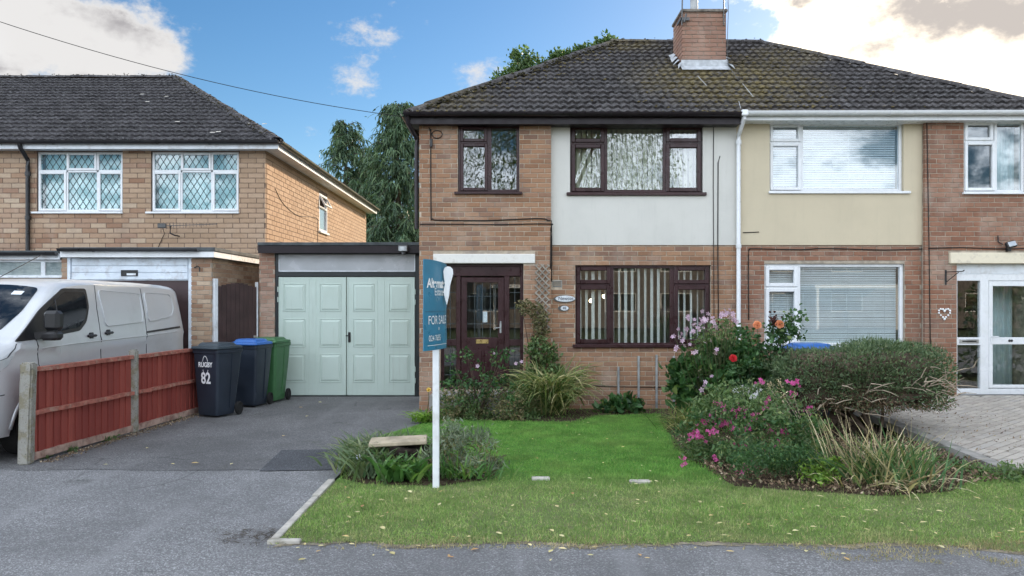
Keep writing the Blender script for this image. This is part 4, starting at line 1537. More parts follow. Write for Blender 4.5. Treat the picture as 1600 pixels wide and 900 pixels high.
tile_slope(roof2, (0, EAVE_Y, EAVE_Z), (1, 0, 0), VD, lambda v: XP, hi2, SLOPE, 0.27, 0.25, M_tile2, 290)
# hidden end slopes, tiled as one mass
sl = math.hypot(RX0 - HX0, RIDGE_Z - EAVE_Z)
vd = Vector((RX0 - HX0, 0, RIDGE_Z - EAVE_Z))
tile_slope(roof1, (HX0, 0, EAVE_Z), (0, -1, 0), vd, lambda v: -BACK_Y + v / sl * (BACK_Y - RIDGE_Y), lambda v: -EAVE_Y + v / sl * (EAVE_Y - RIDGE_Y), sl, 0.30, 0.27, M_tile1, 0)
cap_tiles(roof1, (HX0 + .02, EAVE_Y, EAVE_Z + .06), (RX0, RIDGE_Y, RIDGE_Z + .06), M_tile1, name='hip_tile')
cap_tiles(roof2, (HX1 - .02, EAVE_Y, EAVE_Z + .06), (RX1, RIDGE_Y, RIDGE_Z + .06), M_tile1, name='hip_tile')
cap_tiles(roof1, (RX0, RIDGE_Y, RIDGE_Z + .06), (XP, RIDGE_Y, RIDGE_Z + .055), M_tile1)
cap_tiles(roof2, (XP, RIDGE_Y, RIDGE_Z + .055), (RX1, RIDGE_Y, RIDGE_Z + .06), M_tile1)
# moss lumps lodged in the tile laps
rg = np.random.default_rng(3)
pts, rad = [], []
for _ in range(1900):
    r = int(rg.integers(0, 17))
    v = r * 0.25 - 0.03 + rg.uniform(-.015, .05)
    if rg.random() < 0.62:
        x = rg.normal(3.7, 0.85)
        if rg.random() > math.exp(-max(0, v - 1.9) / 1.2):
            continue
    elif rg.random() < 0.6:
        x = lo1(v) + abs(rg.normal(0, .35))
    else:
        if rg.random() < .6:
            continue
        x = rg.uniform(HX0, 6.5)
    if x < lo1(v) + .02 or x > hi2(v) - .1:
        continue
    pts.append(on_roof(x, v, 0.05 + rg.uniform(0, .02)))
    rad.append(rg.uniform(0.010, 0.026))
blobs('moss', pts, rad, M_moss, roof1, 0.55, 5)
pts, rad = [], []
for _ in range(330):
    t = rg.random()
    q = Vector((HX0, EAVE_Y, EAVE_Z)).lerp(Vector((RX0, RIDGE_Y, RIDGE_Z)), t)
    pts.append(q + Vector((rg.uniform(0.05, .28), rg.uniform(-.1, .05), .06 + rg.uniform(-.02, .05))))
    rad.append(rg.uniform(.010, .024))
for _ in range(110):
    x = rg.uniform(RX0, RX1)
    pts.append(Vector((x, RIDGE_Y + rg.uniform(-.1, .06), RIDGE_Z + rg.uniform(.02, .11))))
    rad.append(rg.uniform(.010, .02))
blobs('moss', pts, rad, M_moss_d, roof1, 0.7, 6)

# ---- chimney through the roof on the party line
CY0, CY1 = 1.70, 2.45
CX0, CX1 = X(1066, CY0), X(1134.5, CY0)
CZ1 = Z(19, CY0)
czb = on_roof(0, (CY0 - EAVE_Y) / math.cos(PITCH)).z
chm = MB().box(CX0 + .012, CX1 - .012, CY0 + .012, CY1, czb - .4, CZ1).build('chimney', M_mortar_t, house1)
bricks(chm, (CX0, CX1, czb + .10, CZ1), [], lambda u, v: M_brick_ch, front_frame(CY0 + .008), 60, depth=0.05, proud=0.008)
bricks(chm, (-CY1, -CY0, czb + .10, CZ1), [], lambda u, v: M_brick_ch, side_frame_l(CX0 + .008), 0, depth=0.05, proud=0.008)
bricks(chm, (CY0, CY1, czb + .10, CZ1), [], lambda u, v: M_brick_ch, side_frame(CX1 - .008), 0, depth=0.05, proud=0.008)
MB().box(CX0 - .025, CX1 + .025, CY0 - .025, CY1 + .03, CZ1, CZ1 + .055, .012).build('chimney_cap', M_mort_cap, chm)
po = MB()
po.lathe([(.0, .0), (.085, .0), (.08, .06), (.098, .08), (.098, .12), (.075, .125), (.07, .10), (0, .10)], (X(1111, 2.1), 2.1, CZ1 + .05), 16)
autosmooth(po.build('chimney_pot', M_black, chm), 40)
po = MB()
po.lathe([(.085, 0), (.085, .04), (.07, .05), (.07, .36), (.11, .38), (.02, .47), (0, .47)], (X(1084.5, 2.05), 2.05, CZ1 + .05), 16)
autosmooth(po.build('flue_terminal', M_galv, chm), 40)
# lead: front apron, side soakers
ap = MB()
v_c = (CY0 - EAVE_Y) / math.cos(PITCH)
q0, q1 = on_roof(CX0 - .04, v_c - .16, .088), on_roof(CX1 + .04, v_c - .16, .088)
ap.add([q0, q1, (CX1 + .035, CY0 - .012, czb + .10), (CX0 - .035, CY0 - .012, czb + .10), (CX1 + .02, CY0 - .012, czb + .215), (CX0 - .02, CY0 - .012, czb + .215)],
       [(0, 1, 2, 3), (3, 2, 4, 5)])
ap.build('lead_flashing', M_lead, chm)
for sx, s in ((CX0, -1), (CX1, 1)):
    fl = MB()
    for i in range(4):
        y0 = CY0 - .06 + i * .18
        va = (y0 - EAVE_Y) / math.cos(PITCH)
        p = on_roof(sx + s * random.uniform(.10, .20), va - random.uniform(.0, .10), .095)
        q = on_roof(sx + s * random.uniform(.06, .14), va + .2, .095)
        fl.add([p, q, (sx + s * .014, y0 + .18, on_roof(0, va + .2).z + .14), (sx + s * .016, y0, on_roof(0, va).z + .19 - i * .01)], [(0, 1, 2, 3)])
    fl.build('lead_flashing', M_lead, chm)
# poles strapped to the stack
for px0, nm in ((1065.5, 0), (1131, 1)):
    MB().tube([(X(px0, 1.66), 1.66, CZ1 - .25), (X(px0 + (2 if nm == 0 else 0), 1.66), 1.66, CZ1 + 1.3)], .013, 8).build('aerial_mast', M_aerial, chm)
br = MB()
br.box(CX0 - .04, CX0 + .12, CY0 - .05, CY0 - .02, CZ1 - .16, CZ1 - .11)
br.box(CX0 - .045, CX0 - .02, CY0 - .05, CY0 + .25, CZ1 - .16, CZ1 - .11)
br.tube([(CX0 + .02, CY0 - .06, CZ1 - .2), (CX0 + .06, CY0 - .06, CZ1 - .05)], .018, 6)
br.build('mast_bracket', M_aerial, chm)
cable([(X(1137, 1.65), 1.65, CZ1 + .4), (X(1138, 1.65), 1.65, CZ1), (X(1136, 1.65), 1.65, Z(75, 1.65)), (X(1138, 1.65), 1.65, czb + .1), (X(1152, 1.0), *on_roof(0, (1.0 - EAVE_Y) / math.cos(PITCH), .1)[1:])], .006, M_aerial, parent=chm, name='mast_cable')
for (p, q, v1, v2) in ((1082, 1096, 1.75, 1.2), (1113, 1120, .35, .02), (1140, 1152, 1.3, .6)):
    cable([on_roof((p - 795) / 1200 * 13.5, v1, .1), on_roof((q - 795) / 1200 * 13.0, v2, .1)], .005, M_lead, parent=roof1, name='roof_wire')

# ---- blinds and curtains behind the glass
def vertical_blind(label, y, px0, px1, pz0, pz1, pitch, width, ang, mat, off, name='vertical_blind', gap_skip=()):
    x0, x1, z1, z0 = X(px0, y), X(px1, y), Z(pz0, y), Z(pz1, y)
    t = thing(name, label, 'blind', ((x0 + x1) / 2, y + off, z0))
    MB().box(x0, x1, y + off - .02, y + off + .02, z1 + .005, z1 + .045).build('head_rail', M_upvc, t)
    n = int((x1 - x0) / pitch)
    for i in range(n):
        cx = x0 + (i + .5) * (x1 - x0) / n
        an = ang + random.uniform(-.12, .12)
        c, s = math.cos(an) * width / 2, math.sin(an) * width / 2
        mb = MB()
        pts = [(-1, 0), (-.4, .006), (.4, .006), (1, 0)]
        vs = []
        for zz in (z0, z1):
            for (u, e) in pts:
                vs.append((cx + c * u - s * e / width * 2, y + off + s * u + e, zz))
        for k in range(3):
            mb.add([vs[k], vs[k + 1], vs[5 + k], vs[4 + k]], [(0, 1, 2, 3)])
        mb.build('slat', mat, t, smooth=True, fix=False)
    return t


vertical_blind('white vertical slat blind hanging in the ground floor maroon window', YM, 902, 1108, 418, 536, 0.100, 0.089, 0.98, M_blind_v, 0.11)
vertical_blind('olive green vertical slat blind hanging in the upper maroon window', YM, 894, 1095, 196, 298, 0.080, 0.089, 0.55, M_curtain, 0.16)


def venetian(label, y, px0, px1, pz0, pz1, off, pitch=0.028):
    x0, x1, z1, z0 = X(px0, y), X(px1, y), Z(pz0, y), Z(pz1, y)
    t = thing('venetian_blind', label, 'blind', ((x0 + x1) / 2, y + off, z0))
    MB().box(x0, x1, y + off - .018, y + off + .018, z1 - .002, z1 + .03).build('head_rail', M_upvc, t)
    mb = MB()
    z = z0 + .02
    while z < z1 - .01:
        jz = random.uniform(-.002, .002)
        mb.add([(x0, y + off - .013, z - .010 + jz), (x1, y + off - .013, z - .010 + jz), (x1, y + off, z + .004 + jz), (x0, y + off, z + .004 + jz), (x1, y + off + .012, z + .012 + jz), (x0, y + off + .012, z + .012 + jz)],
               [(0, 1, 2, 3), (3, 2, 4, 5)])
        z += pitch
    o = mb.build('slats', M_blind_h, t, fix=False)
    o['kind'] = 'stuff'
    MB().box(x0, x1, y + off - .013, y + off + .013, z0 - .008, z0 + .010).build('bottom_rail', M_upvc, t)
    for q in (.12, .5, .88):
        xx = x0 + (x1 - x0) * q
        MB().box(xx - .002, xx + .002, y + off - .016, y + off - .0145, z0, z1).build('lift_cord', M_upvc, t)


venetian('white venetian blind in the narrow light of the upper white window', YM, 1205, 1252, 196, 296, .13)
venetian('wide white venetian blind behind the big upper pane above the hedge', YM, 1257, 1405, 196, 296, .13)
venetian('white venetian blind in the narrow light of the ground floor white window', YM, 1198, 1247, 419, 537, .13)
venetian('wide white venetian blind behind the big ground floor pane above the hedge', YM, 1253, 1406, 420, 536, .13)
lamp = thing('pendant_lamp', 'lit ceiling lamp with two warm bulbs behind the ground floor blind', 'lamp', (X(934, YM), 0.62, 2.3))
lb_ = NB('bulb_glow')
lb_.p.inputs['Emission Color'].default_value = (1.0, 0.78, 0.45, 1)
lb_.p.inputs['Emission Strength'].default_value = 5
M_bulb = lb_.done((1, .9, .7))
lr_ = MB().tube([(X(934, .6), .6, 2.47), (X(934, .6), .6, 1.95)], .008, 6)
for (a, b) in ((923.5, 470), (944, 463)):
    lr_.tube([(X(934, .6), .6, 1.95), (X(a, .6), .6, Z(b - 6, .6))], .007, 6)
lr_.build('stem', M_brass, lamp)
for (a, b) in ((923.5, 470), (944, 463)):
    bm = bmesh.new()
    bmesh.ops.create_uvsphere(bm, u_segments=12, v_segments=8, radius=.032)
    bm.transform(Matrix.Translation((X(a, .6), .6, Z(b, .6))))
    MB().bm(bm).build('bulb', M_bulb, lamp, smooth=True)
cu = MB()
for i in range(14):
    cx = X(1574, YB) + i * 0.045
    cu.tube([(cx, YB + .30 + .02 * (i % 2), Z(298, YB)), (cx, YB + .30 + .02 * (i % 2), Z(192, YB))], 0.03, 8)
tag(cu.build('window_curtain', M_net, smooth=True), 'pale curtain in the upper white window at the right edge', 'curtain')
# ---------------------------------------------------------------- garage of the left semi
YG = 1.6
gar = thing('garage', 'flat roofed brick garage with pale sage green double doors', 'garage', (-3.0, 4.0, 0))
gx0, gx1 = X(405, YG), XL - .01
fx0 = X(429.5, YG)
GZ = Z(393, YG)
w = grid_wall('brick_pier', (gx0, fx0, 0, GZ), [], front_frame(YG), 0.23, M_mortar_t, gar)
bricks(w, (gx0, fx0, 0, GZ), [], lambda u, v: M_brick_g, front_frame(YG), 200)
w = grid_wall('side_wall', (-7.6, -YG - .24, 0, GZ), [], side_frame_l(gx0), 0.12, M_mortar_t, gar)
MB().box(gx0, gx1, 7.5, 7.62, 0, GZ).build('rear_wall', M_mortar_t, gar)
# roof slab with brown fascia and felt edge
zf0, zf1 = Z(395.5, YG - .15), Z(383.5, YG - .15)
MB().box(X(403, YG - .15), gx1, YG - .15, YG - .12, zf0, zf1, .003).build('fascia_board', M_fascia, gar)
MB().box(X(402.5, YG - .15), gx1, YG - .17, 7.65, zf1, Z(378.5, YG - .17), .008).build('flat_roof', M_felt, gar)
MB().box(gx0, gx1, YG - .119, 7.6, zf0 + .05, zf1 - .002).build('roof_deck', M_mortar_d, gar)
# dark timber frame, glazed transom
f = MB()
f.box(fx0, X(434, YG), YG + .02, YG + .10, 0.0, zf0 + .06, .003)
f.box(X(648.5, YG), gx1, YG + .02, YG + .10, 0.0, zf0 + .06, .003)
f.box(X(433.5, YG), X(649, YG), YG + .022, YG + .098, Z(432, YG), Z(424.5, YG), .003)
f.box(X(433.5, YG), X(649, YG), YG + .022, YG + .098, zf0 - .01, zf0 + .06, .003)
f.box(X(433.5, YG), X(649, YG), YG + .022, YG + .098, 0.0, 0.018)
gf = f.build('door_frame', M_dark_frame, gar)
MB().box(X(433.5, YG), X(649, YG), YG + .05, YG + .06, Z(425, YG), zf0).build('transom_pane', M_alu_glass, gf)
t = MB()
t.box(X(433.8, YG), X(435.6, YG), YG + .04, YG + .055, Z(424, YG), zf0, .002)
t.box(X(647, YG), X(648.6, YG), YG + .04, YG + .055, Z(424, YG), zf0, .002)
t.box(X(435, YG), X(647.5, YG), YG + .04, YG + .055, Z(424.4, YG), Z(422.8, YG), .002)
t.build('transom_trim', M_white_wood, gf)
for (a, b, cols, lab) in ((434.5, 540.6, ((442, 477), (499, 533)), None), (541.6, 648, ((551, 585), (607, 640.5)), None)):
    ya = YG + .022
    lf = MB()
    lf.box(X(a, YG), X(b, YG), ya, ya + .045, Z(618, YG), Z(433, YG), .006)
    for e in (a + 1.2, b - 1.2):
        lf.box(X(e - .9, YG), X(e + .9, YG), ya - .006, ya + .01, Z(617, YG), Z(434, YG), .003)
    mid = (a + b) / 2
    for e in (mid - 5.3, mid + 5.3):
        lf.box(X(e - .5, YG), X(e + .5, YG), ya - .004, ya + .01, Z(617, YG), Z(434, YG), .002)
    leaf = lf.build('garage_door', M_sage, gar)
    for (c0, c1) in cols:
        for (r0, r1) in ((443, 487), (498, 542.5), (553, 598)):
            p = MB()
            x0, x1, z0, z1 = X(c0, YG), X(c1, YG), Z(r1, YG), Z(r0, YG)
            # bead, sunk margin, raised field
            frame_bars(p, x0, x1, z0, z1, ya - .009, ya + .004, .018, .006)
            i0, i1, j0, j1 = x0 + .055, x1 - .055, z0 + .055, z1 - .055
            k = .018
            yy0, yy1 = ya - .001, ya - .014
            p.add([(x0 + .02, yy0, z0 + .02), (x1 - .02, yy0, z0 + .02), (x1 - .02, yy0, z1 - .02), (x0 + .02, yy0, z1 - .02),
                   (i0, yy1, j0), (i1, yy1, j0), (i1, yy1, j1), (i0, yy1, j1)],
                  [(0, 1, 5, 4), (1, 2, 6, 5), (2, 3, 7, 6), (3, 0, 4, 7), (4, 5, 6, 7)])
            p.build('door_panel', M_sage, leaf)
    ex = a - .6 if a < 500 else b + .6
    for pz in (452, 468, 575, 595) if a < 500 else (456, 472, 577, 595):
        MB().tube([(X(ex, YG), ya - .012, Z(pz + 4, YG)), (X(ex, YG), ya - .012, Z(pz - 4, YG))], .010, 8).build('hinge', M_sage, leaf)
    if a > 500:
        h = MB().box(X(543.6, YG), X(547.6, YG), ya - .018, ya - .004, Z(535, YG), Z(519, YG), .008)
        h.tube([(X(545.6, YG), ya - .015, Z(524, YG)), (X(545.6, YG), ya - .05, Z(524, YG)), (X(541, YG), ya - .055, Z(524.5, YG))], .011, 8)
        h.build('door_handle', M_black, leaf)
# security floodlight on the fascia
fl = thing('floodlight', 'grey security floodlight on the brown garage fascia', 'light', (X(630, 1.4), 1.42, Z(388, 1.4)))
fx, fz = X(630, 1.38), Z(388, 1.38)
MB().box(fx - .085, fx + .085, 1.33, 1.40, fz - .06, fz + .055, .014).build('lamp_housing', M_aerial, fl)
MB().box(fx - .07, fx + .07, 1.322, 1.331, fz - .05, fz + .03, .004).build('lens', M_chrome, fl)
MB().box(fx - .03, fx + .03, 1.40, 1.452, fz - .10, fz + .02, .01).build('bracket', M_galv, fl)
MB().lathe([(0, -.03), (.028, -.025), (.03, .02), (0, .02)], (fx + .02, 1.36, fz - .09), 10).build('sensor', M_black, fl)

# ---------------------------------------------------------------- the neighbouring house
YN = 3.8
nh = thing('neighbour_house', 'buff brick house with white leaded diamond windows and a dark tiled hipped roof', 'house', (-9.5, 9.0, 0))
NX1, NX0 = X(415, YN), -22.0
NZ = 4.86
NBACK = 14.9
NW1 = px_open(YN, 58, 191.5, 237, 331)
NW2 = px_open(YN, 236.5, 373, 237, 331)
rgn = random.Random(4)


def nmat(u, v):
    edge = X(205, YN) + (0.5 if v < 3.45 else 0) + rgn.uniform(-.5, .5)
    return M_brick_nm if u < edge else M_brick_n


w = grid_wall('front_wall', (NX0, NX1, 0, NZ), [NW1, NW2], front_frame(YN), 0.28, M_mortar_d, nh)
bricks(w, (-16.5, NX1, 2.4, 4.83), [NW1, NW2], nmat, front_frame(YN), 280, course=0.103, length=0.325, joint=0.013, pick=lambda p: -p[1], depth=.05)
SW = (8.25, 9.15, 3.55, 4.55)
w = grid_wall('side_wall', (YN + .281, NBACK, 0, NZ), [SW], side_frame(NX1), 0.28, M_mortar_d, nh)
bricks(w, (YN + .05, NBACK, 2.3, 4.83), [SW], lambda u, v: M_brick_n, side_frame(NX1), 0, course=0.103, length=0.325, joint=0.013, depth=.045)
sh = MB()
sh.box(NX0, NX0 + .25, YN + .29, NBACK, 0, NZ)
sh.box(NX0 + .26, NX1 - .01, NBACK - .27, NBACK - .01, 0, NZ)
sh.build('rear_wall', M_mortar_t, nh)
inn = MB()
inn.box(NX0 + .3, NX1 - .3, YN + .30, NBACK - .3, 2.35, 2.45)
inn.box(NX0 + .3, NX1 - .3, YN + 2.2, YN + 2.3, 2.46, 4.7)
inn.build('interior_wall', M_interior, nh)
for (o, cols) in (((58, 191.5, 237, 331), ((60, 101, 106, 148.5, 154, 190))), ((236.5, 373, 237, 331), ((238.5, 280, 285, 327.5, 333, 371.5)))):
    a0, a1, b0, b1, c0, c1 = cols
    window(nh, YN, o, [(a0 + 3, a1, 240, 264.5, 'fixed'), (b0 - 3, b1 + 1.5, 238, 266, 'open'), (c0, c1 - 3, 240, 264.5, 'fixed'),
                       (a0 - 1, a1 + 1.5, 268, 329.5, 'open'), (b0 - 1, b1 + 1, 270, 326.5, 'fixed'), (c0 - 2, c1 + 1, 268, 329.5, 'open')],
           M_upvc, glass=M_glass_n, sill=(o[0] - 8, o[1] + 1, 331, 334), bars=[(a1 + 1, b0 - 1, 240, 328), (b1 + 1, c0 - 1, 240, 328), (a0, c1, 265, 269)], fw=.05, sw=.05, lead=diamond_lead)
    t = thing('net_blind', 'pale blind behind the %s leaded window of the buff house' % ('left hand' if o[0] < 100 else 'right hand'), 'blind', (X(o[0] + 60, YN), YN + .25, 3.2))
    for i in range(5):
        u0 = X(o[0] + 4 + i * (o[1] - o[0] - 8) / 5, YN)
        u1 = X(o[0] + 4 + (i + 1) * (o[1] - o[0] - 8) / 5, YN)
        MB().box(u0, u1 - .004, YN + .22, YN + .225, Z(329, YN), Z(238, YN)).build('blind_fold', M_net, t)
# small side window with its top light hung open
sw_ = MB()
for (a, b, c, d) in ((8.25, 8.31, 3.55, 4.55), (9.09, 9.15, 3.55, 4.55), (8.31, 9.09, 3.55, 3.61), (8.31, 9.09, 4.49, 4.55), (8.31, 9.09, 4.16, 4.22)):
    sw_.box(NX1 - .07, NX1 + .005, a, b, c, d, .004)
sw_ = sw_.build('side_window', M_upvc, nh)
MB().box(NX1 - .04, NX1 - .03, 8.31, 9.09, 3.6, 4.17).build('pane', M_glass, sw_)
ol = MB()
frame_bars(ol, 8.3, 9.1, 0, .32, 0, .04, .045, .004)
M_ = Matrix.Translation((NX1 + .01, 0, 4.52)) @ Matrix.Rotation(R(-28), 4, 'Y') @ Matrix(((0, -1, 0, 0), (1, 0, 0, 0), (0, 0, 1, -.32), (0, 0, 0, 1)))
ol.xform(M_).build('open_top_light', M_upvc, sw_)
MB().box(NX1 - .02, NX1 + .06, 8.2, 9.2, 3.50, 3.55, .005).build('sill', M_upvc, sw_)

# roof
OV = 0.35
EX0, EX1, EY0, EY1, EZ = NX0 - .3, NX1 + OV, YN - .3, NBACK + .3, 4.90
RYN = (EY0 + EY1) / 2
RZN = Z(124, RYN)
RXN = X(276, RYN)
RXN0 = EX0 + (EX1 - RXN)
nroof = MB().add([(EX0, EY0, EZ), (EX1, EY0, EZ), (EX1, EY1, EZ), (EX0, EY1, EZ), (RXN0, RYN, RZN), (RXN, RYN, RZN)], [(0, 1, 5, 4), (1, 2, 5), (2, 3, 4, 5), (3, 0, 4)]).build('roof', M_mort_cap, nh)
M_tile3 = tile_mat('roof_tile_charcoal', (0.050, 0.047, 0.050))
nsl = math.hypot(RYN - EY0, RZN - EZ)
nvd = Vector((0, RYN - EY0, RZN - EZ)).normalized()
tile_slope(nroof, (EX1, EY0, EZ), (1, 0, 0), nvd, lambda v: -9.9, lambda v: v / nsl * (RXN - EX1), nsl, 0.33, 0.345, M_tile3, 300)
ssl = math.hypot(RXN - EX1, RZN - EZ)
tile_slope(nroof, (EX1, 0, EZ), (0, 1, 0), (RXN - EX1, 0, RZN - EZ), lambda v: EY0 + v / ssl * (RYN - EY0), lambda v: EY1 + v / ssl * (RYN - EY1), ssl, 0.33, 0.345, M_tile3, 0)
cap_tiles(nroof, (EX1 - .02, EY0, EZ + .06), (RXN, RYN, RZN + .06), M_tile3, r=.13, name='hip_tile')
cap_tiles(nroof, (-15.0, RYN, RZN + .06), (RXN, RYN, RZN + .06), M_tile3, r=.13)
pts, rad = [], []
for _ in range(420):
    if rg.random() < .45:
        t_ = rg.random()
        q = Vector((EX1, EY0, EZ)).lerp(Vector((RXN, RYN, RZN)), t_) + Vector((-rg.uniform(0, .25), rg.uniform(-.12, .02), .09 + rg.uniform(0, .06)))
    elif rg.random() < .5:
        q = Vector((rg.uniform(-15, RXN), RYN + rg.uniform(-.15, .05), RZN + .06 + rg.uniform(0, .07)))
    else:
        v = int(rg.integers(0, 18)) * .345 - .02
        x = EX1 + v / nsl * (RXN - EX1) - rg.uniform(.2, 7)
        q = Vector((x, EY0, EZ)) + nvd * v + Vector((0, -.02, .055))
    pts.append(q)
    rad.append(rg.uniform(.010, .024))
blobs('moss', pts, rad, M_moss_d, nroof, .6, 8)
for (px, py) in ((222, 160), (260, 164), (277, 203), (230, 173), (332, 217), (341, 216), (392, 205), (413, 206)):
    u = (222 - py) / 100
    v = u * nsl
    y_ = EY0 + (RYN - EY0) * u
    c = Vector((X(px, y_), y_ - .03, EZ + (RZN - EZ) * u + .10))
    MB().add([c + Vector((-.05, 0, 0)), c + Vector((.06, 0, .005)), c + Vector((.05, .05, .03)), c + Vector((-.04, .05, .03))], [(0, 1, 2, 3)]).build('lichen_spot', M_kerb, nroof)
# eaves
f = MB()
f.box(EX0, EX1, EY0 + .02, EY0 + .045, EZ - .13, EZ - .01, .003)
f.box(EX1 - .045, EX1 - .02, EY0 + .046, EY1, EZ - .13, EZ - .01, .003)
f.build('fascia_board', M_white_wood, nh)
f = MB()
f.box(EX0, EX1 - .046, EY0 + .046, YN - .012, EZ - .115, EZ - .10)
f.box(NX1 + .012, EX1 - .046, YN - .011, EY1, EZ - .115, EZ - .10)
f.build('soffit', M_white_wood, nh)
gutter(nh, (EX0, EY0 - .045, EZ + .02), (EX1 + .03, EY0 - .045, EZ + .02), M_gutter_k, .065, brackets=1.05)
gutter(nh, (EX1 + .035, EY0, EZ + .02), (EX1 + .035, EY1, EZ + .02), M_gutter_k, .062, brackets=1.2)
pxn = X(42, YN - .1)
dp = pipe(nh, [(X(32, YN - .3), EY0 - .04, EZ - .03), (X(33, YN - .3), EY0 - .02, EZ - .12), (pxn, YN - .07, EZ - .32), (pxn, YN - .07, EZ - .45), (pxn, YN - .07, 2.5)], .042, M_gutter_k)
for zc in (4.3, 3.4):
    MB().lathe([(.042, -.04), (.055, -.04), (.055, .04), (.042, .04)], (pxn, YN - .07, zc), 12).build('pipe_clip', M_gutter_k, dp)
# side wall cable
cable([(NX1 + .012, 4.4, 4.1), (NX1 + .014, 5.0, 3.85), (NX1 + .014, 6.2, 3.72), (NX1 + .014, 7.9, 3.85), (NX1 + .014, 8.05, 3.6), (NX1 + .014, 8.05, 2.6)], .006, M_cable, parent=nh, name='wall_cable', smooth_n=5)
# aerial on the front wall
ae = thing('tv_aerial', 'rod television aerial bracketed to the buff house front below the window', 'aerial', (X(272, YN), YN - .1, 3.1))
a = MB()
za = Z(353, YN - .25)
a.tube([(X(262, YN), YN - .25, za), (X(346, YN), YN - .25, Z(350, YN - .25))], .008, 6)
for i in range(17):
    t_ = i / 16
    xx = X(264 + 81 * t_, YN)
    zz = za + (Z(350, YN - .25) - za) * t_
    L_ = .02 + .055 * (1 - t_)
    a.tube([(xx, YN - .25, zz - L_), (xx, YN - .25, zz + L_)], .004, 5)
a.build('boom', M_aerial, ae)
MB().box(X(255, YN), X(268, YN), YN - .27, YN - .23, Z(358, YN), Z(351, YN), .01).build('junction_box', M_aerial, ae)
MB().tube([(X(275, YN), YN - .25, za), (X(274, YN), YN - .25, Z(366, YN)), (X(280, YN), YN - .22, Z(369, YN)), (X(280, YN), YN - .0, Z(369, YN))], .016, 8).build('bracket', M_black, ae)
cable([(X(262, YN), YN - .24, za - .03), (X(258, YN), YN - .03, Z(365, YN)), (X(248, YN), YN - .02, Z(386, YN))], .006, M_cable, parent=ae)

# ---------------------------------------------------------------- neighbour's flat-roofed garage
YV = 0.75
ng = thing('neighbour_garage', 'flat roofed brick garage with white boarded panel behind the silver van', 'garage', (-6.5, 2.2, 0))
nx0, nx1 = X(96, YV), X(331, YV)
px1 = X(299, YV)
NGZ = Z(403, YV)
w = grid_wall('brick_pier', (px1, nx1, 0, NGZ), [], front_frame(YV), .12, M_mortar_t, ng)
bricks(w, (px1, nx1, 0, NGZ), [], lambda u, v: M_brick_nm, front_frame(YV), 150)
w = grid_wall('brick_pier', (nx0, X(105, YV), 0, NGZ), [], front_frame(YV), .12, M_mortar_t, ng)
bricks(w, (nx0, X(105, YV), 1.6, NGZ), [], lambda u, v: M_brick_nm, front_frame(YV), 60)
w = grid_wall('side_wall', (YV + .121, YN - .02, 0, NGZ), [], side_frame(nx1), .12, M_mortar_t, ng)
bricks(w, (YV + .062, YN - .02, 0.9, NGZ), [], lambda u, v: M_brick_nm, side_frame(nx1), 80, pick=lambda p: (abs(p[3] - 2.2) > .35, p[0]))
pn = MB().box(X(105, YV), px1 - .002, YV + .03, YV + .06, Z(438, YV), NGZ).build('header_panel', M_gdoor_w, ng)
for i in range(3):
    z1_ = NGZ - .012 - i * (NGZ - Z(438, YV) - .02) / 3
    MB().box(X(111, YV), X(293, YV), YV + .012, YV + .031, z1_ - (NGZ - Z(438, YV) - .02) / 3 + .006, z1_, .006).build('board', M_gdoor_w, pn)
fr = MB()
fr.box(X(105, YV), X(110, YV), YV - .004, YV + .05, 0, NGZ, .004)
fr.box(px1 - .05, px1 + .012, YV - .004, YV + .05, 0, NGZ, .004)
fr.build('door_post', M_gdoor_w, ng)
MB().box(X(110, YV), px1 - .05, YV + .05, YV + .09, 0, Z(438, YV) - .002).build('garage_door', M_gate, ng)
v_ = MB()
frame_bars(v_, X(189, YV), X(215, YV), Z(431.5, YV), Z(422, YV), YV - .004, YV + .016, .014, .002)
v_.box(X(190, YV), X(214, YV), YV + .006, YV + .014, Z(431, YV), Z(423, YV))
v_.build('vent', M_black, ng)
MB().box(X(198, YV), X(212, YV), YV - .003, YV + .0055, Z(430.2, YV), Z(427, YV)).build('vent_flap', M_white_wood, ng)
# left bay with obscured glass
lb0 = X(-60, YV)
MB().box(lb0, nx0, YV + .06, YV + .16, 0, Z(432, YV)).build('front_wall', M_mortar_t, ng)
f = MB()
f.box(lb0, nx0, YV + .02, YV + .09, Z(409.5, YV), Z(406, YV), .003)
f.box(lb0, nx0, YV + .02, YV + .09, Z(434, YV), Z(430, YV), .003)
f.box(X(62.5, YV), X(69, YV), YV + .022, YV + .088, Z(430.5, YV), Z(409, YV), .003)
wf = f.build('window', M_white_wood, ng)
MB().box(lb0, X(63, YV), YV + .05, YV + .06, Z(430.5, YV), Z(409, YV)).build('pane', M_obscure, wf)
MB().box(X(68.5, YV), nx0, YV + .05, YV + .06, Z(430.5, YV), Z(409, YV)).build('pane', M_obscure, wf)
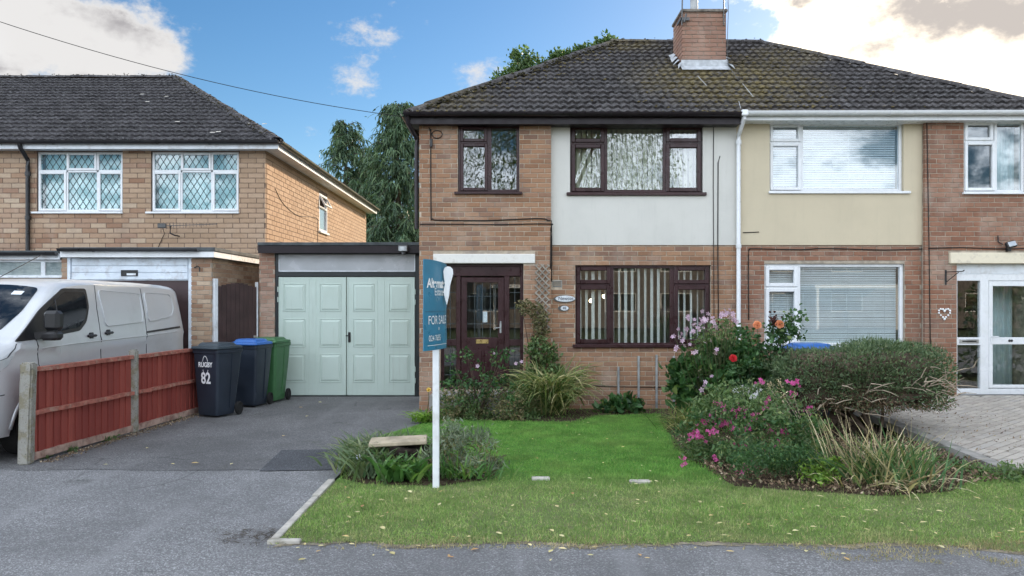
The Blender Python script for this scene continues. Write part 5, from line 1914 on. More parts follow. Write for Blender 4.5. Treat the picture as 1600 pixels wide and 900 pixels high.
# roofs and fascias
zr = Z(389, YV - .2)
MB().box(X(92, YV - .2), nx1 + .10, YV - .17, YV - .14, Z(402, YV - .17), Z(393, YV - .17), .003).build('fascia_board', M_upvc, ng)
MB().box(nx1 + .075, nx1 + .10, YV - .139, YN - .05, Z(402, YV - .17), Z(393, YV - .17), .003).build('fascia_board', M_upvc, ng)
MB().box(X(92, YV - .2), nx1 + .12, YV - .19, YN - .02, Z(393, YV - .17) + .002, zr + .03, .01).build('flat_roof', M_felt, ng)
gutter(ng, (X(90, YV - .25), YV - .235, zr + .005), (X(309, YV - .25), YV - .235, zr + .005), M_gutter_k, .052, brackets=1.15)
MB().box(lb0, X(91, YV - .1), YV - .09, YN - .02, Z(396, YV), Z(392, YV), .006).build('flat_roof', M_felt, ng)
MB().box(lb0, X(91, YV - .1), YV - .06, YV - .03, Z(405.8, YV), Z(396, YV) - .002, .003).build('fascia_board', M_white_wood, ng)
gutter(ng, (lb0, YV - .13, Z(395, YV - .13)), (X(88, YV - .13), YV - .13, Z(394, YV - .13)), M_gutter_k, .058, brackets=1.1)
hk = MB().tube([(X(305, YV - .03), YV - .02, Z(418, YV)), (X(309, YV - .03), YV - .06, Z(416, YV)), (X(313, YV - .03), YV - .06, Z(418, YV)), (X(313, YV - .03), YV - .06, Z(425, YV))], .010, 6)
hk.tube([(X(305, YV), YV, Z(418, YV)), (X(305, YV), YV - .03, Z(418, YV))], .012, 6)
hk.build('wall_hook', M_black, ng)

# gate across the passage
gt = thing('side_gate', 'dark brown boarded side gate with arched top between the two garages', 'gate', (-4.66, 1.15, 0))
gA, gB = Vector((nx1 + .045, YV + .04, 0)), Vector((gx0 - .012, YG - .06, 0))
gd = (gB - gA)
gl = gd.length
gu = gd.normalized()
gn = Vector((gu.y, -gu.x, 0))
GM = Matrix((gu, -gn, Vector((0, 0, 1)))).transposed().to_4x4()
GM.translation = gA
nb = 9
for i in range(nb):
    a, b = .045 + (gl - .06) * i / nb, .045 + (gl - .06) * (i + 1) / nb - .006
    zt = 1.93 + .075 * math.sin(math.pi * (i + .5) / nb)
    MB().box(a, b, 0, .022, .05, zt, .004).xform(GM).build('board', M_gate, gt)
MB().box(.05, gl - .02, .024, .06, .3, .42).box(.05, gl - .02, .024, .06, 1.6, 1.72).xform(GM).build('ledge', M_gate, gt)
MB().box(-.035, .038, -.02, .06, 0, 2.07, .005).xform(GM).build('gate_post', M_white_wood, gt)
MB().box(gl - .012, gl + .010, -.01, .05, 0, 2.03, .003).xform(GM).build('gate_post', M_white_wood, gt)
l_ = MB().box(gl - .10, gl - .02, -.03, 0, 1.05, 1.09, .006).xform(GM).build('latch', M_steel, gt)
# ---------------------------------------------------------------- silver panel van
VX, VY = -6.19, -4.46
van = thing('panel_van', 'silver panel van parked nose out in front of the white boarded garage', 'van', (VX, VY + 2.4, 0))


def interp(x, pts):
    if x <= pts[0][0]:
        return pts[0][1]
    for (a, fa), (b, fb) in zip(pts, pts[1:]):
        if x <= b:
            t = (x - a) / (b - a)
            return fa + (fb - fa) * t
    return pts[-1][1]


HWZ = [(.26, .925), (.45, .965), (.70, .983), (1.02, .972), (1.13, .968), (1.19, .988), (1.25, .968), (1.34, .955), (1.60, .905), (1.86, .845), (2.0, .80)]
ZT = [(0, .92), (.05, 1.0), (.14, 1.06), (.35, 1.16), (.60, 1.265), (.72, 1.335), (1.0, 1.53), (1.3, 1.735), (1.52, 1.875), (1.7, 1.935), (2.0, 1.97), (2.5, 1.99), (3.6, 1.985), (4.4, 1.965), (4.75, 1.94), (4.88, 1.90), (4.97, 1.72)]
WL = (0.99, 3.92)
WR, AR, WZ = 0.34, 0.415, 0.34


def hw(l, z):
    w_ = interp(z, HWZ)
    if l < .9:
        w_ *= 1 - 0.22 * ((.9 - l) / .9) ** 2.4
    if l > 4.6:
        w_ -= 0.09 * ((l - 4.6) / .37) ** 2.2
    return w_


def zbot(l):
    z = 0.27 + (0.06 if l < .3 else 0)
    for c in WL:
        if abs(l - c) < AR:
            z = max(z, WZ + math.sqrt(AR * AR - (l - c) ** 2))
    return z


def ztop(l, x):
    zt = interp(l, ZT)
    k = max(hw(l, zt - .1) - .16, .1)
    return zt - .022 * min(abs(x) / k, 1.3) ** 2


ls = sorted(set([0, .02, .05, .09, .14, .2, .27, .35, .45, .52, .60, .66, .72, .86, 1.0, 1.15, 1.3, 1.41, 1.52, 1.61, 1.7, 1.85, 2.0, 2.25, 2.5, 2.8, 3.1, 3.4, 3.6, 4.1, 4.4, 4.6, 4.7, 4.8, 4.88, 4.93, 4.97]
               + [round(c + AR * math.sin(k * math.pi / 20), 4) for c in WL for k in range(-10, 11)]))
rows_ = []
for l in ls:
    zt = interp(l, ZT)
    zb = zbot(l)
    zsh = max(zt - .11, zb + .05)
    row = []
    for zz in [zb + (zsh - zb) * k / 16 for k in range(17)]:
        row.append((hw(l, zz), zz))
    xs, q = row[-1][0], .13
    for k in range(1, 5):
        an = k * math.pi / 2 / 4
        row.append((xs - q * (1 - math.cos(an)), zsh + (zt - .022 - zsh) * math.sin(an)))
    xi = row[-1][0]
    for t_ in (.66, .33, 0):
        row.append((xi * t_, zt - .022 * t_ * t_))
    rows_.append(row)
K = len(rows_[0])
vs, fs = [], []
for row, l in zip(rows_, ls):
    full = [(x, z) for x, z in row] + [(-x, z) for x, z in row[-2::-1]]
    vs += [(VX + x, VY + l, z) for x, z in full]
NF = 2 * K - 1
for i in range(len(ls) - 1):
    for j in range(NF - 1):
        fs.append((i * NF + j, i * NF + j + 1, (i + 1) * NF + j + 1, (i + 1) * NF + j))
fs.append(tuple(range(NF)))
fs.append(tuple(range((len(ls) - 1) * NF, len(ls) * NF))[::-1])
autosmooth(MB().add(vs, fs).build('body', M_paint, van), 28)
MB().box(VX - .86, VX + .86, VY + .15, VY + 4.85, .26, .32).box(VX - .70, VX + .70, VY + .3, VY + 4.7, .32, .95).build('underbody', M_black, van)


def vpatch(name, poly, mat, off=.006, side=True, parent=van, cuts=3, thick=.012, sg=1):
    bm = bmesh.new()
    vv = [bm.verts.new((p[0], p[1], 0)) for p in poly]
    bm.faces.new(vv)
    bmesh.ops.triangulate(bm, faces=bm.faces[:])
    bmesh.ops.subdivide_edges(bm, edges=bm.edges[:], cuts=cuts, use_grid_fill=True)
    for v in bm.verts:
        a, b = v.co.x, v.co.y
        if side:
            v.co = Vector((VX + sg * (hw(a, b) + off), VY + a, b))
        else:
            v.co = Vector((VX + a, VY + b, ztop(b, a) + off))
    bmesh.ops.recalc_face_normals(bm, faces=bm.faces)
    r = bmesh.ops.extrude_face_region(bm, geom=bm.faces[:])
    for g in r['geom']:
        if isinstance(g, bmesh.types.BMVert):
            g.co += Vector((-thick * sg, 0, 0)) if side else Vector((0, 0, -thick))
    bmesh.ops.recalc_face_normals(bm, faces=bm.faces)
    o = MB().bm(bm).build(name, mat, parent)
    return autosmooth(o, 30)


def vline(pts, r, mat, name='panel_gap', parent=van, off=.000):
    P_ = []
    for (a, b), (c, d) in zip(pts, pts[1:]):
        n = max(2, int(math.hypot(c - a, d - b) / .06))
        for k in range(n):
            t_ = k / n
            P_.append((a + (c - a) * t_, b + (d - b) * t_))
    P_.append(pts[-1])
    return MB().tube([(VX + hw(a, b) + off, VY + a, b) for a, b in P_], r, 6).build(name, mat, parent, smooth=True)


def rounded(poly, r=.05, n=4):
    out = []
    m = len(poly)
    for i in range(m):
        p, a, b = Vector(poly[i]), Vector(poly[i - 1]), Vector(poly[(i + 1) % m])
        u, w_ = (a - p), (b - p)
        ra = min(r, u.length * .4, w_.length * .4)
        s, e = p + u.normalized() * ra, p + w_.normalized() * ra
        for k in range(n + 1):
            t_ = k / n
            out.append(tuple((s * (1 - t_) ** 2 + p * 2 * t_ * (1 - t_) + e * t_ * t_)))
    return out


ws = [(-.66, .78), (-.30, .70), (0, .68), (.30, .70), (.66, .78), (.71, 1.1), (.66, 1.50), (.3, 1.55), (0, 1.56), (-.3, 1.55), (-.66, 1.50), (-.71, 1.1)]
wsn = vpatch('windscreen', rounded(ws, .06), M_vglass, .010, side=False)
vpatch('sticker', [(.42, 1.36), (.54, 1.36), (.54, 1.42), (.42, 1.42)], M_paper, .014, side=False, parent=wsn)
dw = [(.60, 1.262), (.97, 1.275), (1.83, 1.335), (2.01, 1.44), (2.13, 1.62), (2.15, 1.855), (1.64, 1.85), (1.10, 1.60), (.66, 1.31)]
vpatch('window_surround', rounded(dw, .05), M_black, .006, cuts=4)
vpatch('door_window', rounded([(1.16, 1.335), (1.81, 1.375), (1.97, 1.47), (2.08, 1.63), (2.10, 1.81), (1.66, 1.81), (1.19, 1.58)], .05), M_vglass, .010, cuts=4)
vline([(1.40, 1.33), (1.43, 1.72)], .011, M_black, 'window_pillar', off=.008)
vpatch('side_panel', rounded([(2.44, 1.37), (3.47, 1.40), (3.52, 1.80), (2.42, 1.84)], .07), M_paint, .008, cuts=4)
vpatch('side_panel', rounded([(3.64, 1.40), (4.42, 1.46), (4.55, 1.60), (4.50, 1.80), (3.66, 1.82)], .07), M_paint, .008, cuts=4)
for q_ in ([(2.44, 1.37), (3.47, 1.40), (3.52, 1.80), (2.42, 1.84)], [(3.64, 1.40), (4.42, 1.46), (4.55, 1.60), (4.50, 1.80), (3.66, 1.82)]):
    q_ = rounded(q_, .07)
    vline(q_ + q_[:1], .005, M_paint, 'panel_crease', off=.011)
vline([(1.0, 1.17), (1.6, 1.185), (3.5, 1.20), (4.5, 1.215)], .007, M_paint, 'swage_line', off=-.002)
vline([(2.38, 1.90), (2.31, 1.6), (2.28, 1.2), (2.28, .5)], .006, M_seam)
vline([(3.60, 1.88), (3.56, 1.5), (3.52, 1.2), (3.50, .8)], .006, M_seam)
vline([(.95, 1.27), (.98, 1.0), (1.05, .85)], .006, M_seam)
vline([(.05, .98), (.5, 1.10), (.62, 1.24)], .006, M_seam)
vline([(.0 + .45, .72), (.02, .70)], .006, M_seam)
vline([(2.0, .62), (2.16, .80), (2.28, .95)], .006, M_seam)
vpatch('slide_rail', rounded([(3.53, 1.235), (4.66, 1.270), (4.66, 1.30), (3.53, 1.262)], .012), M_black, .009, cuts=3)
for (l, z) in ((2.06, 1.265), (2.47, 1.285)):
    h = MB().box(VX + hw(l, z) - .005, VX + hw(l, z) + .035, VY + l - .09, VY + l + .10, z - .018, z + .014, .012)
    h.box(VX + hw(l, z) - .004, VX + hw(l, z) + .010, VY + l - .04, VY + l + .05, z - .04, z + .04, .012)
    h.build('door_handle', M_black, van)
# arch lips
for c in WL:
    P_ = [(c + AR * math.cos(a), WZ + AR * math.sin(a)) for a in [math.pi * k / 24 for k in range(25)]]
    MB().tube([(VX + hw(a, b) - .012, VY + a, b) for a, b in P_], .028, 8).build('arch_lip', M_paint, van, smooth=True)
    for sx in (1, -1):
        cx = VX + sx * .83
        tp = [(.20, -.10), (.30, -.105), (.335, -.09), (.34, -.05), (.34, .05), (.335, .09), (.30, .105), (.20, .10)]
        mb = MB().lathe(tp, (0, 0, 0), 32)
        mb.v = [(cx + sx * v[2], VY + c + v[0], WZ + v[1]) for v in mb.v]
        wh = autosmooth(mb.build('wheel', M_tyre, van), 40)
        mb = MB().lathe([(.205, .06), (.205, .085), (.17, .06), (.10, .075), (.06, .085), (0, .085)], (0, 0, 0), 24)
        mb.v = [(cx + sx * v[2], VY + c + v[0], WZ + v[1]) for v in mb.v]
        autosmooth(mb.build('rim', M_galv, wh), 40)
# mirror
mz = 1.46
m = MB().box(VX + 1.02, VX + 1.20, VY + .96, VY + 1.10, mz - .09, mz + .13, .035)
m.box(VX + 1.00, VX + 1.19, VY + .94, VY + 1.11, mz - .20, mz - .10, .03)
m.add([(VX + .92, VY + .90, mz - .20), (VX + 1.08, VY + .96, mz - .16), (VX + 1.08, VY + 1.08, mz - .16), (VX + .92, VY + 1.16, mz - .20), (VX + .92, VY + .90, mz - .12), (VX + 1.08, VY + .96, mz - .09), (VX + 1.08, VY + 1.08, mz - .09), (VX + .92, VY + 1.16, mz - .12)],
      [(0, 3, 2, 1), (4, 5, 6, 7), (0, 1, 5, 4), (1, 2, 6, 5), (2, 3, 7, 6), (3, 0, 4, 7)])
m.build('door_mirror', M_black, van)
MB().tube([(VX + .05, VY + 1.60, ztop(1.6, .05) - .01), (VX + .06, VY + 1.66, ztop(1.6, .05) + .07)], .018, 8).tube([(VX + .06, VY + 1.65, ztop(1.6, .05) + .06), (VX + .30, VY + 2.15, ztop(1.6, .05) + .38)], .005, 6).build('aerial', M_black, van)
# nose: lamps, grille, bumper; far-side glass
for s_ in (1, -1):
    vpatch('headlamp', rounded([(.03, .80), (.22, .86), (.50, 1.02), (.58, 1.12), (.30, 1.05), (.06, .94)], .03), M_chrome, .008, cuts=3, sg=s_)
    vpatch('fog_lamp', rounded([(.05, .46), (.18, .48), (.18, .58), (.05, .57)], .02), M_black, .008, cuts=2, sg=s_)
vpatch('far_window', rounded(dw, .05), M_vglass, .006, cuts=4, sg=-1)
gr_ = MB()
gr_.prism([(VX - .52, .80), (VX + .52, .80), (VX + .60, .90), (VX - .60, .90)], 'y', VY - .012, VY + .03)
gr_.prism([(VX - .60, .44), (VX + .60, .44), (VX + .50, .72), (VX - .50, .72)], 'y', VY - .014, VY + .03)
gr_ = gr_.build('grille', M_black, van)
for k in range(5):
    MB().box(VX - .50, VX + .50, VY - .022, VY - .012, .48 + k * .05, .492 + k * .05, .003).build('grille_bar', M_galv, gr_)
autosmooth(MB().box(VX - .72, VX + .72, VY - .035, VY + .15, .30, .43, .05).build('bumper', M_black, van), 40)
MB().box(VX - .26, VX + .26, VY - .045, VY - .034, .33, .42, .006).build('number_plate', M_white_ink, van)
for s_ in (-1, 1):
    MB().tube([(VX + s_ * .12, VY + .73, ztop(.73, .1) + .02), (VX + s_ * .45, VY + .84, ztop(.84, .5) + .03)], .010, 6).build('wiper', M_black, van)
vpatch('bonnet_gap', [(-.62, .60), (.62, .60), (.62, .612), (-.62, .612)], M_seam, .004, side=False, cuts=3)

# ---------------------------------------------------------------- fence along the boundary
fence = thing('garden_fence', 'low red brown boarded fence with weathered concrete posts beside the van', 'fence', (-4.85, -2.2, 0))
F0, F1, F2 = Vector((-5.02, -4.02, 0)), Vector((-4.82, -2.13, 0)), Vector((-4.65, -0.30, 0))
for i, (p, h) in enumerate(((F0, 1.06), (F1, 1.075), (F2, 1.07))):
    hwid = .062 if i == 0 else .05
    bm = bmesh.new()
    bmesh.ops.create_cube(bm, size=1)
    for v in bm.verts:
        v.co = Vector((v.co.x * 2 * hwid, v.co.y * 2 * hwid, (v.co.z + .5) * h))
    bmesh.ops.bevel(bm, geom=bm.edges[:], offset=.018, segments=2, affect='EDGES')
    bmesh.ops.subdivide_edges(bm, edges=[e for e in bm.edges if e.calc_length() > .4], cuts=9)
    for v in bm.verts:
        v.co += Vector((random.uniform(-.003, .003), random.uniform(-.003, .003), random.uniform(-.004, .004)))
    bm.transform(Matrix.Translation(p) @ Matrix.Rotation(R(6), 4, 'Z') @ (Matrix.Rotation(R(1.6), 4, 'Y') if i == 0 else Matrix()))
    autosmooth(MB().bm(bm).build('concrete_post', M_post, fence), 30)
for (A, B, n) in ((F0, F1, 15), (F1, F2, 14)):
    d = B - A
    L_ = d.length - .12
    u = d.normalized()
    n_ = Vector((u.y, -u.x, 0))
    T = Matrix((u, -n_, Vector((0, 0, 1)))).transposed().to_4x4()
    T.translation = A + u * .06
    for k in range(n):
        a, b = L_ * k / n, L_ * (k + 1) / n
        tilt = .006
        mb = MB().add([(a - .006, -.012, .10), (b + .004, .004, .10), (b + .004, .012, .10), (a - .006, .0, .10),
                       (a - .006, -.012, .965), (b + .004, .004, .965), (b + .004, .012, .965), (a - .006, .0, .965)],
                      [(0, 3, 2, 1), (4, 5, 6, 7), (0, 1, 5, 4), (1, 2, 6, 5), (2, 3, 7, 6), (3, 0, 4, 7)])
        dz = random.uniform(-.003, .003)
        mb.v = [(v[0], v[1] + random.uniform(-.001, .001), v[2] + dz) for v in mb.v]
        mb.xform(T).build('board', M_plank, fence)
    for (z0, z1, y0, y1, mat, nm) in ((.955, 1.0, -.045, .03, M_rail, 'top_rail'), (.50, .545, -.05, -.010, M_rail, 'middle_rail'), (.03, .105, -.03, .015, M_gravelboard, 'gravel_board')):
        mb = MB()
        S = 8
        vs = []
        for k in range(S + 1):
            xx = L_ * k / S
            w0 = random.uniform(-.005, .005)
            for (yy, zz) in ((y0, z0), (y1, z0), (y1, z1), (y0, z1)):
                vs.append((xx, yy, zz + w0))
        fs = [(0, 1, 2, 3), (S * 4 + 3, S * 4 + 2, S * 4 + 1, S * 4)]
        for k in range(S):
            for q in range(4):
                fs.append((k * 4 + q, (k + 1) * 4 + q, (k + 1) * 4 + (q + 1) % 4, k * 4 + (q + 1) % 4))
        mb.add(vs, fs).xform(T).build(nm, mat, fence)

# ---------------------------------------------------------------- wheelie bins
def wheelie_bin(label, x, y, rot, body, lid, z=0.006, sx=.82, sy=.76):
    t = thing('wheelie_bin', label, 'wheelie bin', (x, y, z), rot, 'wheelie bins')
    T = Matrix.Translation((x, y, z)) @ Matrix.Rotation(rot, 4, 'Z') @ Matrix.Diagonal((sx, sy, 1, 1))

    def bld(mb, nm, mat, par, sm=25):
        o = mb.xform(T).build(nm, mat, par)
        return autosmooth(o, sm)
    # body: tapered rounded box, front (-y) nearly upright, back cut away above the wheels
    def ring(z, wx, y0, y1, r, n=4):
        out = []
        for (cx, cy, a0) in ((wx - r, y1 - r, 0), (-wx + r, y1 - r, 90), (-wx + r, y0 + r, 180), (wx - r, y0 + r, 270)):
            for k in range(n + 1):
                a = R(a0 + 90 * k / n)
                out.append((cx + r * math.cos(a), cy + r * math.sin(a), z))
        return out
    rings = [ring(.03, .215, -.27, .20, .04), ring(.06, .225, -.28, .21, .045), ring(.12, .23, -.285, .215, .05), ring(.30, .243, -.298, .245, .05), ring(.60, .262, -.318, .295, .05), ring(.90, .280, -.335, .335, .05),
             ring(.93, .280, -.335, .338, .05), ring(.935, .295, -.352, .355, .05), ring(.985, .297, -.354, .357, .05), ring(.99, .27, -.33, .33, .05)]
    n = len(rings[0])
    mb = MB()
    vs = [p for r in rings for p in r]
    fs = [tuple(range(n))[::-1]]
    for i in range(len(rings) - 1):
        for k in range(n):
            fs.append((i * n + k, i * n + (k + 1) % n, (i + 1) * n + (k + 1) % n, (i + 1) * n + k))
    fs.append(tuple((len(rings) - 1) * n + k for k in range(n)))
    mb.add(vs, fs)
    bd = bld(mb, 'body', body, t)
    # side ribs
    for s in (-1, 1):
        rb = MB()
        rb.add([(s * .246, .03, .12), (s * .246, .075, .12), (s * .290, .11, .92), (s * .290, .05, .92), (s * .226, .03, .12), (s * .226, .075, .12), (s * .272, .11, .92), (s * .272, .05, .92)],
               [(0, 1, 2, 3), (4, 7, 6, 5), (0, 4, 5, 1), (1, 5, 6, 2), (2, 6, 7, 3), (3, 7, 4, 0)])
        bld(rb, 'rib', body, bd)
    # lid
    lr = [ring(.992, .305, -.385, .33, .06), ring(1.005, .308, -.39, .335, .06), ring(1.03, .300, -.375, .325, .06), ring(1.04, .25, -.28, .25, .06), ring(1.075, .225, -.24, .20, .06), ring(1.082, .19, -.20, .16, .05)]
    vs = [p for r in lr for p in r]
    fs = [tuple(range(n))[::-1]]
    for i in range(len(lr) - 1):
        for k in range(n):
            fs.append((i * n + k, i * n + (k + 1) % n, (i + 1) * n + (k + 1) % n, (i + 1) * n + k))
    fs.append(tuple((len(lr) - 1) * n + k for k in range(n)))
    bld(MB().add(vs, fs), 'lid', lid, t)
    hb = MB().tube([(-.24, .40, 1.0), (.24, .40, 1.0)], .018, 8)
    for s in (-.2, -.07, .07, .2):
        hb.box(s - .022, s + .022, .33, .41, .965, 1.015, .008)
    bld(hb, 'handle', body, t, 40)
    ax = MB().tube([(-.22, .27, .10), (.22, .27, .10)], .012, 8)
    ax.box(-.2, .2, .17, .28, .07, .14, .01)
    bld(ax, 'axle', M_black, t, 40)
    for s in (-1, 1):
        w_ = MB().lathe([(0, -.022), (.05, -.022), (.055, -.012), (.075, -.012), (.08, -.026), (.095, -.024), (.10, 0), (.095, .024), (.08, .026), (.075, .012), (.055, .012), (.05, .022), (0, .022)], (0, 0, 0), 24)
        w_.v = [(s * .255 + v[2], .275 + v[0], .10 + v[1]) for v in w_.v]
        bld(w_, 'wheel', M_tyre, t, 40)
    return t, T


b1 = G(331, 654)
tb, TB = wheelie_bin('black wheelie bin printed with a white 82 standing at the fence end', -4.30, -0.65, R(-22), M_bin_k, M_bin_kl)
tb2, _ = wheelie_bin('dark wheelie bin with bright blue lid between black and green bins', -4.16, 0.42, R(-12), M_bin_k, M_bin_blue)
tb3, _ = wheelie_bin('green wheelie bin standing against the garage door', -4.03, 1.0, R(-12), M_bin_g, M_bin_g)


def bin_face(u, v):
    """matrix onto the bin's sloping front, u across, v height"""
    sl_ = math.atan2(.067, .90)
    yy = -.270 - (v - .03) * (.065 / .87)
    return TB @ Matrix.Translation((u, yy - .006, v)) @ Matrix.Rotation(R(90) + sl_, 4, 'X')


text_mesh('82', .225, M_white_ink, tb, bin_face(0, .565), 'number_print', bold=.006, xs=.95)
text_mesh('RUGBY', .098, M_white_ink, tb, bin_face(0, .765), 'name_print', bold=.003, xs=1.0)
ov = MB()
nn_ = 28
for rr_i, (ra, rb_) in enumerate(((.068, .145), (.057, .134))):
    for k in range(nn_):
        a = 2 * math.pi * k / nn_
        ov.v.append((ra * math.cos(a), rb_ * math.sin(a), .0))
for k in range(nn_):
    if 0.34 < abs(math.sin(2 * math.pi * (k + .5) / nn_)):
        ov.f.append((k, (k + 1) % nn_, nn_ + (k + 1) % nn_, nn_ + k))
ov.xform(bin_face(0, .755)).build('oval_print', M_white_ink, tb, fix=False)

# blue-lidded bin behind the hedge
wheelie_bin('wheelie bin with a blue lid just showing above the hedge', 4.35, -0.85, R(4), M_bin_k, M_bin_blue, sx=1, sy=1)

# ---------------------------------------------------------------- estate agent's board
sg = thing('sale_board', 'blue estate agent FOR SALE board on a white wooden post in the verge', 'sign', (-.66, -5.02, 0))
MB().box(-.690, -.632, -5.05, -4.99, 0.0, 2.0, .004).build('post', M_sign_post, sg)
sA, sB = Vector((X(662, -5.42), -5.42, 0)), Vector((X(697.5, -4.90), -4.90, 0))
sz0, sz1 = Z(549, -5.42), Z(404.5, -5.42)
su = (sB - sA)
sw_l = su.length
su.normalize()
sn = Vector((su.y, -su.x, 0))          # faces the camera's side


def bow(t_):
    return .030 * math.sin(math.pi * t_) + .004 * math.sin(9 * t_)


def on_board(u, v, off=0.0):
    return sA + su * u + sn * (bow(u / sw_l) + off) + Vector((0, 0, sz0 + v))


mb = MB()
NU, NV = 14, 10
H_ = sz1 - sz0
for lay in (0, -.006):
    for j in range(NV + 1):
        for i in range(NU + 1):
            sag = -.025 * (i / NU) ** 2 * (j / NV)
            mb.v.append(tuple(on_board(sw_l * i / NU, H_ * j / NV + sag, lay + .002 * math.sin(j * 1.3))))
M1 = (NU + 1) * (NV + 1)
for j in range(NV):
    for i in range(NU):
        q = j * (NU + 1) + i
        mb.f.append((q, q + 1, q + NU + 2, q + NU + 1))
        mb.f.append((M1 + q, M1 + q + NU + 1, M1 + q + NU + 2, M1 + q + 1))
for i in range(NU):
    mb.f.append((i, M1 + i, M1 + i + 1, i + 1))
    q = NV * (NU + 1) + i
    mb.f.append((q, q + 1, M1 + q + 1, M1 + q))
for j in range(NV):
    q = j * (NU + 1)
    mb.f.append((q, q + NU + 1, M1 + q + NU + 1, M1 + q))
    q += NU
    mb.f.append((q, M1 + q, M1 + q + NU + 1, q + NU + 1))
board = autosmooth(mb.build('board', M_sign, sg), 40)


def board_text(txt, size, u, v, bold=0.0, xs=1.0, align='LEFT', name='lettering'):
    o = text_mesh(txt, size, M_white_ink, board, Matrix.Identity(4), name, bold, .0, align, xs)
    for vt in o.data.vertices:
        vt.co = on_board(min(max(vt.co.x + u, 0), sw_l * 1.0), vt.co.y + v - .0, .006)
    return o


fp = lambda py: (549 - py) / 144.5 * H_
board_text('Alternate', .112, .040, fp(442.5), .004, .92)
board_text('Estates', .095, .17, fp(456), 0, .92)
board_text('FOR SALE', .108, .055, fp(501.5), 0, .90)
board_text('024 7655', .072, .065, fp(530), 0, .92)
for (v0, v1, u0, u1, th) in ((487, 487, .01, sw_l - .01, .0012), (541, 541, .05, sw_l - .04, .0022), (515, 515, .27, .285, .012)):
    q = MB()
    n = 12
    for i in range(n):
        ua, ub = u0 + (u1 - u0) * i / n, u0 + (u1 - u0) * (i + 1) / n
        q.add([on_board(ua, fp(v0) - th, .005), on_board(ub, fp(v0) - th, .005), on_board(ub, fp(v0) + th, .005), on_board(ua, fp(v0) + th, .005)], [(0, 1, 2, 3)])
    q.build('printed_rule', M_white_ink if th > .002 else M_ink, board, fix=False)
# white cut-out emblem standing off the far edge of the board
em = [(0, .0), (.022, .10), (.030, .20), (.050, .28), (.062, .33), (.058, .375), (.035, .40), (.005, .405), (-.022, .39), (-.035, .35), (-.028, .29), (-.018, .22), (-.030, .16), (-.035, .13), (-.028, .12), (-.016, .06)]
eb = Vector((X(695, -5.06), -5.06, Z(477, -5.06)))
mb = MB().prism([(p[0] * .92, p[1] * .87) for p in em], 'y', 0, .006)
mb.xform(Matrix.Translation(eb + sn * .02) @ Matrix.Rotation(R(8), 4, 'Z'))
mb.build('emblem', M_white_ink, sg)

# ---------------------------------------------------------------- small fixtures on the semi
pl = thing('name_plaque', 'oval grey house name plaque beside the ground floor maroon window', 'plaque', (X(882, YM), YM - .02, Z(467, YM)))


def oval(cx, cz, rx, rz, y0, y1):
    n = 28
    return MB().prism([(cx + rx * math.cos(2 * math.pi * k / n), cz + rz * math.sin(2 * math.pi * k / n)) for k in range(n)], 'y', y0, y1)


oval(X(882, YM), Z(467, YM), .17, .058, YM - .022, YM - .006).build('rim', M_plaque_rim, pl)
oval(X(883, YM), Z(466.6, YM), .153, .048, YM - .027, YM - .0215).build('face', M_plaque, pl)
text_mesh('Newcot', .072, M_ink, pl, Matrix.Translation((X(884, YM), YM - .028, Z(466.5, YM))) @ Matrix.Rotation(R(90), 4, 'X'), 'lettering', .001)
pl = thing('number_plaque', 'small oval house number plaque below the name plaque', 'plaque', (X(881, YM), YM - .02, Z(481.5, YM)))
oval(X(880.5, YM), Z(481.7, YM), .088, .046, YM - .020, YM - .006).build('rim', M_plaque_rim, pl)
oval(X(882, YM), Z(481.5, YM), .062, .036, YM - .025, YM - .0195).build('face', M_plaque, pl)
text_mesh('82', .055, M_ink, pl, Matrix.Translation((X(882, YM), YM - .026, Z(481.5, YM))) @ Matrix.Rotation(R(90), 4, 'X'), 'lettering', .001)
vg = thing('air_vent', 'small dark slatted air brick in the wall above the name plaque', 'air vent', (X(870, YM), YM, Z(443, YM)))
x0, x1, z0, z1 = VENT
q = MB()
frame_bars(q, x0 + .004, x1 - .004, z0 + .004, z1 - .004, YM - .006, YM + .012, .008, .002)
q.build('frame', M_galv, vg)
for i in range(5):
    zz = z0 + .014 + i * (z1 - z0 - .026) / 4.4
    MB().box(x0 + .010, x1 - .010, YM - .004, YM + .008, zz, zz + .009).build('slat', M_plaque_rim, vg)
MB().box(x0 + .01, x1 - .01, YM + .008, YM + .011, z0 + .01, z1 - .01).build('backing', M_black, vg)

# diamond trellis on the bay corner
tr = thing('trellis', 'weathered diamond trellis fixed to the brick beside the front door', 'trellis', (X(847, YB), YB - .02, 1.3))
tx0, tx1, tz0, tz1 = X(836, YB), X(858.5, YB), Z(520, YB), Z(413, YB)
k = 0
for s in (1, -1):
    z = tz0 - (tx1 - tx0) * 1.05
    while z < tz1:
        za, zb = z, z + (tx1 - tx0) * 1.05
        xa, xb = (tx0, tx1) if s == 1 else (tx1, tx0)
        ta = max(0, (tz0 - za) / (zb - za))
        tb_ = min(1, (tz1 - za) / (zb - za))
        if tb_ - ta > .1:
            p = Vector((xa + (xb - xa) * ta, 0, za + (zb - za) * ta))
            r_ = Vector((xa + (xb - xa) * tb_, 0, za + (zb - za) * tb_))
            dd = (r_ - p).normalized()
            nn = Vector((-dd.z, 0, dd.x)) * .0095
            y0, y1 = (YB - .026, YB - .017) if s == 1 else (YB - .036, YB - .027)
            mb = MB()
            vs = [p + nn, r_ + nn, r_ - nn, p - nn]
            mb.add([(v.x, y0, v.z) for v in vs] + [(v.x, y1, v.z) for v in vs], [(0, 1, 2, 3), (7, 6, 5, 4), (0, 4, 5, 1), (1, 5, 6, 2), (2, 6, 7, 3), (3, 7, 4, 0)])
            mb.build('lath', M_trellis, tr)
        z += .105
